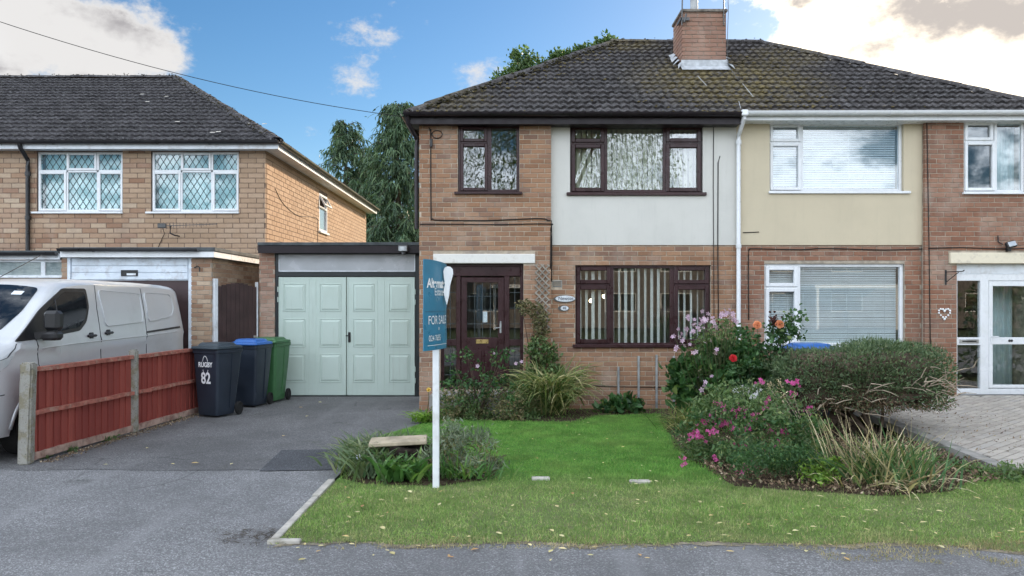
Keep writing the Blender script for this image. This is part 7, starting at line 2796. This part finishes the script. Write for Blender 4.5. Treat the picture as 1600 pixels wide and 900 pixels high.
# -- iris clump with dead leaves
ir = plant('iris_clump', 'sprawling iris clump, half dead straw leaves, in front of the hedge', 'plant', (3.45, -4.95, 0))
n = 260
b_ = np.stack([rp.normal(3.48, .20, n), rp.normal(-4.95, .14, n), np.full(n, .03)], 1)
a_ = rp.uniform(0, 2 * np.pi, n)
blades('green_leaves', b_, np.stack([np.cos(a_) * .55 + (b_[:, 0] - 3.48), np.sin(a_) * .4, np.ones(n)], 1), rp.uniform(.28, .60, n), .022, M_leaf_iris, ir, segs=5, droop=rp.uniform(.05, .6, n), rg=rp)
n = 95
b_ = np.stack([rp.normal(3.40, .22, n), rp.normal(-4.85, .16, n), np.full(n, .03)], 1)
blades('dead_leaves', b_, np.stack([rp.normal(-.15, .55, n), rp.normal(-.1, .3, n), np.ones(n)], 1), rp.uniform(.3, .72, n), .016, M_leaf_dead, ir, segs=5, droop=rp.uniform(.0, .25, n), rg=rp)
n = 55
b_ = np.stack([rp.normal(3.50, .25, n), rp.normal(-5.05, .12, n), np.full(n, .04)], 1)
blades('fallen_leaves', b_, np.stack([rp.normal(.1, .7, n), rp.normal(-.9, .3, n), rp.uniform(.3, .8, n)], 1), rp.uniform(.3, .5, n), .018, M_leaf_dead, ir, segs=5, droop=.35, rg=rp)
n = 22
b_ = np.stack([rp.normal(3.22, .12, n), rp.normal(-4.7, .08, n), np.full(n, .03)], 1)
blades('dry_stalks', b_, np.stack([rp.normal(-.35, .22, n), rp.normal(0, .1, n), np.ones(n)], 1), rp.uniform(.55, .82, n), .011, M_leaf_dead, ir, segs=4, droop=.03, rg=rp)

# bed litter: bark and dead leaves
n = 7000
px_ = np.stack([rp.uniform(2.0, 4.9, n), rp.uniform(-5.42, -2.6, n)], 1)
ok = (px_[:, 1] > -5.42 + .42 * np.abs(px_[:, 0] - 3.2)) & (px_[:, 0] < 4.82)
px_ = px_[ok]
o = leaves('leaf_litter', np.column_stack([px_, rp.uniform(.032, .06, len(px_))]), .04, M_litter, dirs=np.tile([0, 0, .1], (len(px_), 1)), aspect=.45, up=0, rg=rp)
tag(stuff(o), 'brown leaf litter and bark covering the flower bed soil', 'leaf litter')
wd = plant('weed_patch', 'low green weeds between the flower bed and the block paving', 'weeds', (4.75, -4.6, 0))
P_ = clumped([(4.45 + .12 * k, -4.55 + rp.normal(0, .12), .05) for k in range(9)], [(.16, .16, .05)] * 9, 150, rp)
P_[:, 2] = np.maximum(P_[:, 2], .02)
leaves('foliage', P_, .05, M_leaf_mid, wd, aspect=.4, rg=rp)

# -- corner clump at the drive: crocosmia-like mounds, broad leaves, grey lavender
c1 = plant('leafy_mound', 'mound of arching grey green leaves at the drive corner', 'plant', (-1.33, -4.1, 0))
n = 1500
b_ = np.stack([rp.normal(-1.30, .16, n), rp.normal(-4.15, .26, n), np.full(n, .03)], 1)
a_ = rp.uniform(0, 2 * np.pi, n)
blades('leaves', b_, np.stack([np.cos(a_) * .7, np.sin(a_) * .7, np.ones(n)], 1), rp.uniform(.2, .44, n), .028, leaf_mat('mound_leaves', [(0, (.07, .11, .055)), (.6, (.105, .15, .075)), (1, (.20, .21, .12))], 1.5, .3, .5), c1, segs=5, droop=rp.uniform(.2, .6, n), rg=rp)
flowers('blossom', [(X(562, -4.6), -4.6, Z(714, -4.6)), (X(559, -4.6), -4.6, Z(716, -4.6)), (X(565, -4.6), -4.61, Z(716, -4.6))], .035, leaf_mat('lilac_petals', [(0, (.42, .42, .68)), (1, (.55, .55, .78))], 1, .3, .6), c1, rg=rp)
c2 = plant('broad_leaf_plant', 'plant with broad pointed green leaves before the stump', 'plant', (-1.0, -4.85, 0))
n = 95
b_ = np.stack([rp.normal(-1.03, .13, n), rp.normal(-4.80, .08, n), np.full(n, .03)], 1)
a_ = rp.uniform(0, 2 * np.pi, n)
blades('leaves', b_, np.stack([np.cos(a_) * .7, np.sin(a_) * .55, np.ones(n)], 1), rp.uniform(.18, .34, n), .062, M_leaf_hosta, c2, segs=5, droop=rp.uniform(.2, .65, n), rg=rp)
c3 = plant('lavender_mound', 'low grey leaved lavender mound behind the sale board post', 'plant', (-.45, -4.4, 0))
cs = [in_ellipsoid(1, (-.50, -4.35, .12), (.46, .42, .34), .5, rp)[0] for _ in range(60)]
P_ = clumped([(c[0], c[1], max(c[2], .05)) for c in cs], [(.10, .10, .08)] * 60, 60, rp)
P_[:, 2] = np.maximum(P_[:, 2], .03)
leaves('foliage', P_, .06, M_leaf_grey, c3, aspect=.22, up=.6, rg=rp)
P_ = clumped([(c[0], c[1], max(c[2] * .7, .05)) for c in cs], [(.10, .10, .07)] * 60, 30, rp)
P_[:, 2] = np.maximum(P_[:, 2], .03)
leaves('dry_foliage', P_, .06, M_leaf_vine, c3, aspect=.2, up=.5, rg=rp)
n = 110
b_ = np.stack([rp.normal(-.45, .2, n), rp.normal(-4.75, .07, n), np.full(n, .03)], 1)
blades('strap_leaves', b_, np.stack([rp.normal(0, .6, n), rp.normal(-.2, .4, n), np.ones(n)], 1), rp.uniform(.15, .3, n), .022, M_leaf_hosta, c3, segs=4, droop=.4, rg=rp)

# stump with a stone slab on top
stp = MB()
prof = [(.22, 0), (.19, .06), (.17, .16), (.165, .25), (.15, .27), (0, .275)]
nseg = 18
sc = (-1.02, -4.40)
for r_, z_ in prof:
    for k in range(nseg):
        a = 2 * math.pi * k / nseg
        rr = r_ * (1 + .12 * math.sin(3 * a + 1) + .08 * math.sin(7 * a) + random.uniform(-.05, .05))
        stp.v.append((sc[0] + rr * 1.25 * math.cos(a), sc[1] + rr * math.sin(a), z_ + (.02 * math.sin(2 * a) if z_ > .1 else 0)))
for i in range(len(prof) - 1):
    for k in range(nseg):
        stp.f.append((i * nseg + k, i * nseg + (k + 1) % nseg, (i + 1) * nseg + (k + 1) % nseg, (i + 1) * nseg + k))
tag(stp.build('tree_stump', plain('stump_dark', (.030, .022, .018), .95, .2, var=.4, vscale=14, bscale=40, bstr=1.0)), 'dark rotting tree stump among the plants at the drive corner', 'tree stump')
sl_ = MB().box(-.28, .28, -.15, .15, 0, .042, .008)
sl_.xform(Matrix.Translation((-1.09, -4.40, .292)) @ Matrix.Rotation(R(5), 4, 'Z') @ Matrix.Rotation(R(-2.2), 4, 'Y') @ Matrix.Rotation(R(1.0), 4, 'X'))
tag(sl_.build('stone_slab', M_slab), 'pale sandstone slab lying on top of the tree stump', 'stone slab')

# -- plants by the front door and wall
rs = plant('leggy_shrub', 'leggy half bare rose shrub in front of the dark red door', 'shrub', (-.45, -.95, 0))
tp = [(X(a, -1.0), -1.0 + rp.normal(0, .12), Z(b, -1.0)) for a, b in ((705, 560), (712, 585), (722, 600), (728, 552), (733, 560), (750, 575), (772, 553), (776, 565), (790, 550), (786, 560), (757, 590), (800, 600), (740, 600), (765, 585), (697, 600))]
stems(rs, (-.45, -.95, 0), tp, .009, .004, M_bark, 'stem', rg=rp)
P_ = clumped(tp + [(x_, y_, z_ * .6) for x_, y_, z_ in tp], [(.08, .08, .08)] * 30, 26, rp)
leaves('foliage', P_, .05, M_leaf_dark, rs, aspect=.6, big=True, rg=rp)
P_ = clumped([(rp.uniform(-.95, .35), -1.0 + rp.normal(0, .12), rp.uniform(.06, .42)) for _ in range(34)], [(.13, .1, .10)] * 34, 60, rp)
P_[:, 2] = np.maximum(P_[:, 2], .03)
leaves('low_foliage', P_, .05, M_leaf_vine, rs, aspect=.4, rg=rp)
P_ = clumped([(rp.uniform(-.95, .35), -1.05 + rp.normal(0, .1), rp.uniform(.05, .36)) for _ in range(34)], [(.12, .1, .09)] * 34, 60, rp)
P_[:, 2] = np.maximum(P_[:, 2], .03)
leaves('low_green', P_, .05, M_leaf_mid, rs, aspect=.35, rg=rp)
flowers('blossom', [(X(746, -1.1), -1.1, Z(572, -1.1)), (X(772, -1.1), -1.1, Z(552, -1.1)), (X(806, -1.1), -1.1, Z(568, -1.1)), (X(815, -1.1), -1.1, Z(565, -1.1))], .03, M_pet_pale, rs, rg=rp)
fn = plant('fern_tuft', 'yellow green fern tuft at the corner of the garage and lawn', 'plant', (-1.15, -1.3, 0))
n = 120
b_ = np.stack([rp.normal(-1.18, .08, n), rp.normal(-1.35, .08, n), np.full(n, .03)], 1)
a_ = rp.uniform(0, 2 * np.pi, n)
blades('fronds', b_, np.stack([np.cos(a_), np.sin(a_), np.ones(n)], 1), rp.uniform(.15, .36, n), .022, M_leaf_lime, fn, segs=5, droop=.5, rg=rp)
P_ = clumped([(-1.05 + .1 * k, -1.2 + rp.normal(0, .15), .12) for k in range(8)], [(.1, .1, .1)] * 8, 90, rp)
P_[:, 2] = np.maximum(P_[:, 2], .03)
leaves('low_foliage', P_, .05, M_leaf_vine, fn, aspect=.4, rg=rp)
yr_ = Vector(G(632, 606, .32))
ex_ = plant('yellow_bloom', 'single yellow orange bloom on a stem near the garage corner', 'flower', (X(670, -.6), -.6, 0))
rose(ex_, (X(670, -.65), -.65, Z(609, -.65)), .035, leaf_mat('amber_petals', [(0, (.72, .42, .10)), (1, (.80, .52, .16))], 1, .3, .6))
stems(ex_, (X(670, -.6), -.6, 0), [(X(670, -.64), -.64, Z(611, -.64))], .006, .004, M_stem, rg=rp)

vn = plant('climbing_vine', 'tangled browning climber on the trellis beside the front door', 'climber', (.40, -.25, 0))
cs = [(X(a, -.25), -.25 + rp.normal(0, .05), Z(b, -.25)) for a, b in ((813, 478), (822, 474), (832, 478), (842, 482), (850, 490), (845, 498), (838, 505), (846, 512), (852, 520), (842, 520), (835, 494), (826, 486), (818, 487), (850, 505), (840, 515), (848, 530), (838, 530))]
P_ = clumped(cs, [(.07, .06, .06)] * len(cs), 55, rp)
leaves('browning_foliage', P_, .045, M_leaf_vine, vn, aspect=.6, rg=rp)
cs = [(X(a, -.35), -.35 + rp.normal(0, .08), Z(b, -.35)) for a, b in ((838, 535), (850, 540), (860, 545), (830, 548), (842, 552), (855, 558), (866, 560), (835, 565), (848, 570), (862, 575), (872, 578), (830, 580), (845, 585))]
P_ = clumped(cs, [(.09, .09, .08)] * len(cs), 75, rp)
leaves('green_foliage', P_, .05, M_leaf_mid, vn, aspect=.7, big=True, rg=rp)
stems(vn, (.42, -.25, 0), [(X(a, -.25), -.25, Z(b, -.25)) for a, b in ((815, 480), (840, 480), (850, 495), (835, 500), (845, 515))], .012, .005, M_bark, 'stem', rg=rp)
sg_ = plant('strap_leaf_clump', 'large clump of arching strap leaves turning yellow beside the front door', 'plant', (.62, -.75, 0))
n = 620
b_ = np.stack([rp.normal(.62, .13, n), rp.normal(-.70, .12, n), rp.uniform(.03, .28, n)], 1)
a_ = rp.uniform(0, 2 * np.pi, n)
blades('leaves', b_, np.stack([np.cos(a_) * .75, np.sin(a_) * .6 - .15, np.ones(n) * 1.1], 1), rp.uniform(.55, 1.02, n), .026, M_leaf_strap, sg_, segs=7, droop=rp.uniform(.28, .62, n), rg=rp)
n = 160
b_ = np.stack([rp.normal(.30, .10, n), rp.normal(-.75, .1, n), np.full(n, .03)], 1)
blades('dark_leaves', b_, np.stack([rp.normal(-.2, .45, n), rp.normal(-.2, .3, n), np.ones(n)], 1), rp.uniform(.35, .75, n), .012, M_leaf_mid, sg_, segs=5, droop=.3, rg=rp)
bl = plant('bergenia_plant', 'low broad leaved green plant against the wall below the window', 'plant', (1.72, -.42, 0))
P_ = clumped([(1.45, -.42, .10), (1.58, -.45, .16), (1.72, -.42, .20), (1.85, -.45, .14), (1.95, -.4, .10), (1.65, -.5, .1)], [(.12, .08, .06)] * 6, 34, rp)
P_[:, 2] = np.maximum(P_[:, 2], .04)
leaves('leaves', P_, .12, M_leaf_dark, bl, aspect=.65, big=True, up=.5, rg=rp)

# -- weeds at the fence foot
for i, (px, py, lab) in enumerate(((70, 716, 'small weed tuft at the foot of the nearest concrete post'), (110, 706, 'second weed tuft along the fence base from the near post'), (165, 690, 'weed patch at the fence base before the middle post'), (243, 663, 'largest weed clump at the fence base beyond the middle post'), (272, 657, 'weed tuft at the fence base near the black bin'))):
    g = G(px, py)
    k = plant('weed', lab, 'weed', g, 'weeds along the fence')
    sz_ = (.05, .045, .06, .10, .05)[i]
    P_ = clumped([(g[0] + rp.normal(0, sz_ * .6), g[1] + rp.normal(0, sz_), sz_ * .5) for _ in range(5)], [(sz_ * .7, sz_ * .8, sz_ * .5)] * 5, 40, rp)
    P_[:, 2] = np.maximum(P_[:, 2], .008)
    leaves('foliage', P_, .035, M_leaf_mid, k, aspect=.5, rg=rp)
# mossy debris line under the fence and garage
n = 1800
t_ = rp.random(n)
bx = -4.95 + .25 * t_ + np.abs(rp.normal(0, .07, n)) + .03
by = -3.95 + 3.6 * t_
o = leaves('drive_debris', np.column_stack([bx, by, np.full(n, .008)]), .022, M_litter, dirs=np.tile([0, 0, .05], (n, 1)), up=0, rg=rp)
tag(stuff(o), 'dark leaf debris gathered along the foot of the fence', 'debris')
n = 230
c_ = G(405, 838)
o = blades('dry_root_debris', np.column_stack([rp.normal(c_[0], .17, n), rp.normal(c_[1], .10, n), np.full(n, .008)]), np.column_stack([rp.normal(0, 1, n), rp.normal(0, 1, n), np.abs(rp.normal(.03, .04, n))]), rp.uniform(.03, .10, n), .006, plain('root_dark', (.085, .07, .055), .95, .1), None, segs=2, droop=.06, rg=rp)
tag(stuff(o), 'dark stringy debris lying on the drive beside the edging', 'debris')

# -- fallen leaves
def fallen(x, y, z, s, label, group):
    a, b = random.uniform(0, 2 * math.pi), random.uniform(.35, .6)
    c, sn_ = math.cos(a), math.sin(a)
    pts = [(-1, 0, .1), (-.3, b, .0), (.4, b * .8, .05), (1, 0, .22), (.4, -b * .8, .12), (-.3, -b, .05)]
    V = [(x + (u * c - v * sn_) * s, y + (u * sn_ + v * c) * s, z + (w + abs(v) * .5) * s) for u, v, w in pts]
    return tag(mesh_obj('fallen_leaf', V, [(0, 1, 2, 3), (0, 3, 4, 5)], M_fallen), label, 'leaf', group)


rf = random.Random(9)
cnt = 0
while cnt < 95:
    x = rf.uniform(EDGE_X + .1, 4.2)
    y = rf.uniform(-6.62, -4.8)
    if -1.5 < x < 0 and y > -5.1 or (x > 2.2 and y > -5.5 + .3 * abs(x - 3.2)):
        continue
    fallen(x, y, .040, rf.uniform(.015, .034), 'pale yellow fallen leaf lying on the grass verge', 'fallen leaves on the verge')
    cnt += 1
for _ in range(24):
    fallen(rf.uniform(-.2, 2.1), rf.uniform(-4.6, -1.3), .045, rf.uniform(.012, .024), 'pale fallen leaf lying on the bright lawn', 'fallen leaves on the lawn')
for _ in range(34):
    fallen(rf.uniform(-1.6, 3.8), rf.uniform(-7.0, -6.66), .010, rf.uniform(.014, .032), 'pale fallen leaf lying along the footpath edge', 'fallen leaves on the footpath')
for (px, py) in ((270, 727), (305, 726), (362, 727), (443, 683), (165, 728), (500, 630), (470, 638), (480, 652), (230, 702)):
    g = G(px, py)
    fallen(g[0], g[1], .012, rf.uniform(.02, .04), 'pale fallen leaf lying on the asphalt drive', 'fallen leaves on the drive')

# ---------------------------------------------------------------- trees
def weeping_conifer(label, x, y, h, r, n, seed):
    rt = np.random.default_rng(seed)
    t = plant('weeping_conifer', label, 'tree', (x, y, 0))
    MB().tube([(x, y, 0), (x + .1, y, h * .35), (x - .05, y + .05, h * .7), (x, y, h * .98)], [.22, .17, .10, .02], 8).build('trunk', M_bark, t, smooth=True)
    P_, D, L = [], [], []
    br = MB()
    for i in range(int(n / 26)):
        f = rt.random() ** .85
        z = h * (.22 + .77 * f)
        rad = r * (1 - .72 * f ** 1.5) * rt.uniform(.45, 1.1)
        a = rt.uniform(0, 2 * np.pi)
        ca, sa = math.cos(a), math.sin(a)
        p0 = np.array([x, y, z])
        tip = np.array([x + ca * rad, y + sa * rad, z + rad * rt.uniform(-.35, .25)])
        mid = (p0 + tip) / 2 + np.array([0, 0, rad * .16])
        if i % 2 == 0:
            br.tube([p0, mid, tip], [.035, .02, .006], 4, False)
        m = 26
        q = rt.uniform(.25, 1, m)[:, None]
        pts = p0 * (1 - q) ** 2 + mid * 2 * q * (1 - q) + tip * q * q
        P_.append(pts + rt.normal(0, .08, (m, 3)))
        D.append(np.column_stack([ca * .35 + rt.normal(0, .35, m), sa * .35 + rt.normal(0, .35, m), rt.uniform(-1.2, -.1, m)]))
        L.append(rt.uniform(.25, .95, m) * (.6 + .5 * (1 - f)))
    br.build('branch', M_bark, t)
    P_, D, L = np.concatenate(P_), np.concatenate(D), np.concatenate(L)
    blades('crown', P_, D, L, .075, M_leaf_conifer, t, segs=4, droop=.5, twist=1.2, rg=rt)
    n2 = len(P_)
    q = rt.uniform(.1, .8, n2)
    P2 = P_ + unit(D) * (L * q)[:, None] + rt.normal(0, .05, (n2, 3)) - np.array([0, 0, .1]) * q[:, None]
    leaves('sprays', P2, .24, M_leaf_conifer, t, dirs=np.tile([0, 0, -1.4], (n2, 1)), aspect=.25, rg=rt)
    return t


yT = 24.0
weeping_conifer('tall weeping conifer rising close behind the garage beside the brown gutter', X(622, yT), yT, Z(160, yT), 2.4, 7500, 3)
weeping_conifer('darker weeping conifer beyond the buff house eaves', X(541, yT + 3), yT + 3, Z(190, yT + 3), 2.5, 4300, 4)
weeping_conifer('weeping conifer half hidden between the other two', X(580, yT + 5), yT + 5, Z(228, yT + 5), 2.2, 3200, 5)


def broad_tree(name, label, x, y, clumps, per, leaf, mat, trunk_h, r=.22, seed=2):
    rt = np.random.default_rng(seed)
    t = plant(name, label, 'tree', (x, y, 0))
    MB().tube([(x, y, 0), (x + .1, y, trunk_h * .5), (x, y, trunk_h)], [r, r * .8, r * .5], 8).build('trunk', M_bark, t, smooth=True)
    br = MB()
    for c, cr in clumps:
        m = (Vector((x, y, trunk_h)) + Vector(c)) / 2 + Vector((0, 0, .3))
        br.tube([(x, y, trunk_h * .8), m, c], [r * .35, r * .2, .02], 5, False)
    br.build('limb', M_bark, t)
    P_ = []
    for c, cr in clumps:
        sub = in_ellipsoid(26, c, (cr, cr, cr * .85), .2, rt)
        P_.append(clumped(sub, [(cr * .33,) * 3] * 26, per, rt))
    leaves('crown', np.concatenate(P_), leaf, mat, t, aspect=.6, rg=rt)
    return t


yO = 40.0
cl = [((X(a, yO), yO + rp.normal(0, .6), Z(b, yO)), r_ * 1.55) for a, b, r_ in ((795, 118, .75), (815, 100, .75), (828, 112, .8), (845, 118, .5), (868, 98, .55), (882, 90, .4), (905, 90, .6), (930, 80, .6), (948, 70, .45), (960, 85, .6), (900, 150, 1.3), (850, 170, 1.4), (940, 150, 1.2), (810, 190, 1.2), (880, 220, 1.6), (950, 230, 1.5), (830, 250, 1.4))]
broad_tree('oak_tree', 'leafy tree tops showing just above the hipped roof left of the chimney', X(900, yO), yO, cl, 40, .24, M_leaf_tree, 10.0, seed=12)
# boundary hedge beyond the paved drive and trees closing the view between the houses, off to the right
bh = plant('boundary_hedge', 'tall leafy boundary hedge beyond the paved drive, outside the right edge', 'hedge', (10.1, 1.0, 0))
n = 9000
P_ = np.column_stack([10.1 + rp.normal(0, .28, n), rp.uniform(-4.5, 9.0, n), rp.uniform(.05, 2.1, n) + .12 * np.sin(np.arange(n))])
leaves('foliage', P_, .13, M_leaf_hedge, bh, aspect=.55, rg=rp)
for k, x_ in enumerate((13.5, 17.0, 21.5, 27.0)):
    cl = [((x_ + rp.normal(0, 1.2), 34 + rp.normal(0, 1.2), 2.2 + 1.0 * q), 1.5) for q in range(4)]
    broad_tree('garden_tree', '%s leafy garden tree counted from the houses, behind the boundary hedge' % ('first', 'second', 'third', 'fourth')[k], x_, 34, cl, 22, .30, M_leaf_tree, 2.5, seed=40 + k)

# ---- across the road, behind the camera: seen only mirrored in the windows
yw = -27.0
wt = plant('weeping_willow', 'big weeping tree across the road mirrored in the upper windows', 'tree', (3.0, yw, 0))
MB().tube([(3, yw, 0), (3.2, yw, 3), (2.8, yw, 7), (3, yw, 12)], [.4, .33, .22, .05], 10).build('trunk', M_bark, wt, smooth=True)
n = 7000
rt = np.random.default_rng(17)
a_ = rt.uniform(0, 2 * np.pi, n)
rr = 6.2 * np.sqrt(rt.random(n))
zt_ = 13.5 - rr ** 2 * .11 + rt.normal(0, .5, n)
tops = np.column_stack([2.6 + np.cos(a_) * rr, yw + np.sin(a_) * rr * .7, zt_ - rt.random(n) ** 1.3 * 5.5])
blades('crown', tops[:1500], np.column_stack([np.cos(a_) * .3 + rt.normal(0, .2, n), np.sin(a_) * .3 + rt.normal(0, .2, n), -np.ones(n)])[:1500], rt.uniform(.25, .8, 1500), .04, M_leaf_tree, wt, segs=2, droop=.3, twist=1.0, rg=rt)
mb = MB()
for k in range(26):
    a = 2 * math.pi * k / 26
    q = 5.5 * (.5 + .5 * random.random())
    mb.tube([(3, yw, 6 + random.uniform(0, 4)), (3 + math.cos(a) * q * .5, yw + math.sin(a) * q * .4, 11), (2.6 + math.cos(a) * q, yw + math.sin(a) * q * .7, 10)], [.12, .06, .02], 5, False)
mb.build('limb', M_bark, wt)
leaves('leaves', np.repeat(tops, 3, 0) + rt.normal(0, .22, (3 * n, 3)), .16, M_leaf_tree, wt, dirs=np.tile([0, 0, -1.0], (3 * n, 1)), aspect=.3, rg=rt)
yh = -36.0
M_opp = plain('opposite_brick', (.15, .135, .125), .9, .2, var=.3)
for (ox, lab) in ((0, 'house across the road mirrored faintly in the ground floor maroon window'), (19, 'house across the road mirrored in the ground floor white windows'), (-19, 'house across the road opposite the silver van')):
    oh = thing('opposite_house', lab, 'house', (4 + ox, yh, 0), 0, 'houses across the road')
    ops = [(x_ + ox, x_ + ox + 2.0, z_, z_ + 1.2) for x_ in (-2.5, 1.2, 6.0, 9.5) for z_ in (1.0, 3.5)]
    FB = Matrix(((1, 0, 0, 0), (0, -1, 0, yh), (0, 0, 1, 0), (0, 0, 0, 1)))
    grid_wall('front_wall', (-4 + ox, 13 + ox, 0, 5.0), ops, FB, .25, M_opp, oh)
    MB().box(-4 + ox, 13 + ox, yh - 7, yh - .3, 0, 5).build('rear_wall', M_mortar_t, oh)
    for (a, b, c, d) in ops:
        f = MB()
        frame_bars(f, a, b, c, d, yh - .1, yh - .04, .07)
        f.box((a + b) / 2 - .03, (a + b) / 2 + .03, yh - .095, yh - .045, c, d)
        wn_ = f.build('window', M_upvc, oh)
        MB().box(a, b, yh - .09, yh - .08, c, d).build('pane', M_vglass, wn_)
    MB().add([(-4.5 + ox, yh + .4, 4.95), (13.5 + ox, yh + .4, 4.95), (13.5 + ox, yh - 7.5, 4.95), (-4.5 + ox, yh - 7.5, 4.95), (-.5 + ox, yh - 3.5, 7.6), (9.5 + ox, yh - 3.5, 7.6)], [(0, 1, 5, 4), (1, 2, 5), (2, 3, 4, 5), (3, 0, 4), (3, 2, 1, 0)]).build('roof', M_tile3, oh)
    MB().box(-1 + ox, 4 + ox, yh, yh + 3, 2.45, 2.65).box(-.9 + ox, -.75 + ox, yh + 2.8, yh + 2.95, 0, 2.45).box(3.75 + ox, 3.9 + ox, yh + 2.8, yh + 2.95, 0, 2.45).build('carport', M_upvc, oh)

# ---------------------------------------------------------------- block paved drive of the right house
pv = struct(sheet('paved_drive', [(4.86, -4.55, .03), (9.4, -4.45, .03), (9.4, -.02, .225), (4.86, -.02, .225)], 0, M_paver_joint))
sl2 = math.atan2(.195, 4.5)
items = []
PA = R(38)
ca_, sa_ = math.cos(PA), math.sin(PA)
for r in range(-60, 60):
    for c in range(-40, 40):
        u, v = c * .2 + (.1 if r % 2 else 0), r * .1
        x, y = 6.6 + u * ca_ - v * sa_, -2.3 + u * sa_ + v * ca_
        if 4.98 < x < 9.3 and -4.48 < y < -.12:
            items.append((x, y))
# those inside the frame and nearest first become single blocks
vis = lambda q: q[0] * 1200 / (12 + q[1]) + 795 < 1625
items.sort(key=lambda q: (not vis(q), q[1]))
ub = MB().box(0, 1, 0, 1, 0, 1, .04).build('paver_src', M_paver)
ume = ub.data
bpy.data.objects.remove(ub)
bv, bf = [], []
tl = math.tan(sl2)
for i, (x, y) in enumerate(items):
    z0 = .03 + (y + 4.55) * tl - .042
    T = Matrix.Translation((x, y, z0 + random.uniform(-.002, .002))) @ Matrix.Rotation(sl2, 4, 'X') @ Matrix.Rotation(PA, 4, 'Z') @ Matrix.Diagonal((.188, .088, .054, 1)) @ Matrix.Translation((-.5, -.5, 0))
    if i < 300:
        o = bpy.data.objects.new('paver', ume)
        COL.objects.link(o)
        o.parent = pv
        o.matrix_basis = T
    else:
        n0 = len(bv)
        bv += [tuple(T @ v.co) for v in ume.vertices]
        bf += [tuple(k + n0 for k in p.vertices) for p in ume.polygons]
stuff(mesh_obj('paving_blocks', bv, bf, M_paver, pv))
for k in range(9):
    ya = -4.52 + k * .5
    za = .03 + (ya + 4.55) * tl
    MB().add([(x_, y_, z_ + .03 + (y_ + 4.55) * tl) for z_ in (-.06, .028) for x_, y_ in ((4.82, ya), (4.97, ya), (4.97, ya + .49), (4.82, ya + .49))],
             [(3, 2, 1, 0), (4, 5, 6, 7), (0, 1, 5, 4), (1, 2, 6, 5), (2, 3, 7, 6), (3, 0, 4, 7)]).build('border_block', M_step, pv)
n = 260
o = leaves('paving_moss', np.column_stack([rp.uniform(4.9, 6.6, n), rp.uniform(-4.4, -1.5, n), np.zeros(n)]), .03, M_litter, up=.1, rg=rp)
V = np.array([v.co[:] for v in o.data.vertices])
V[:, 2] += .05 + (V[:, 1] + 4.55) * math.tan(sl2)
o.data.vertices.foreach_set('co', V.astype(np.float32).ravel())
tag(stuff(o), 'scattered brown leaf scraps on the block paving', 'leaf litter')
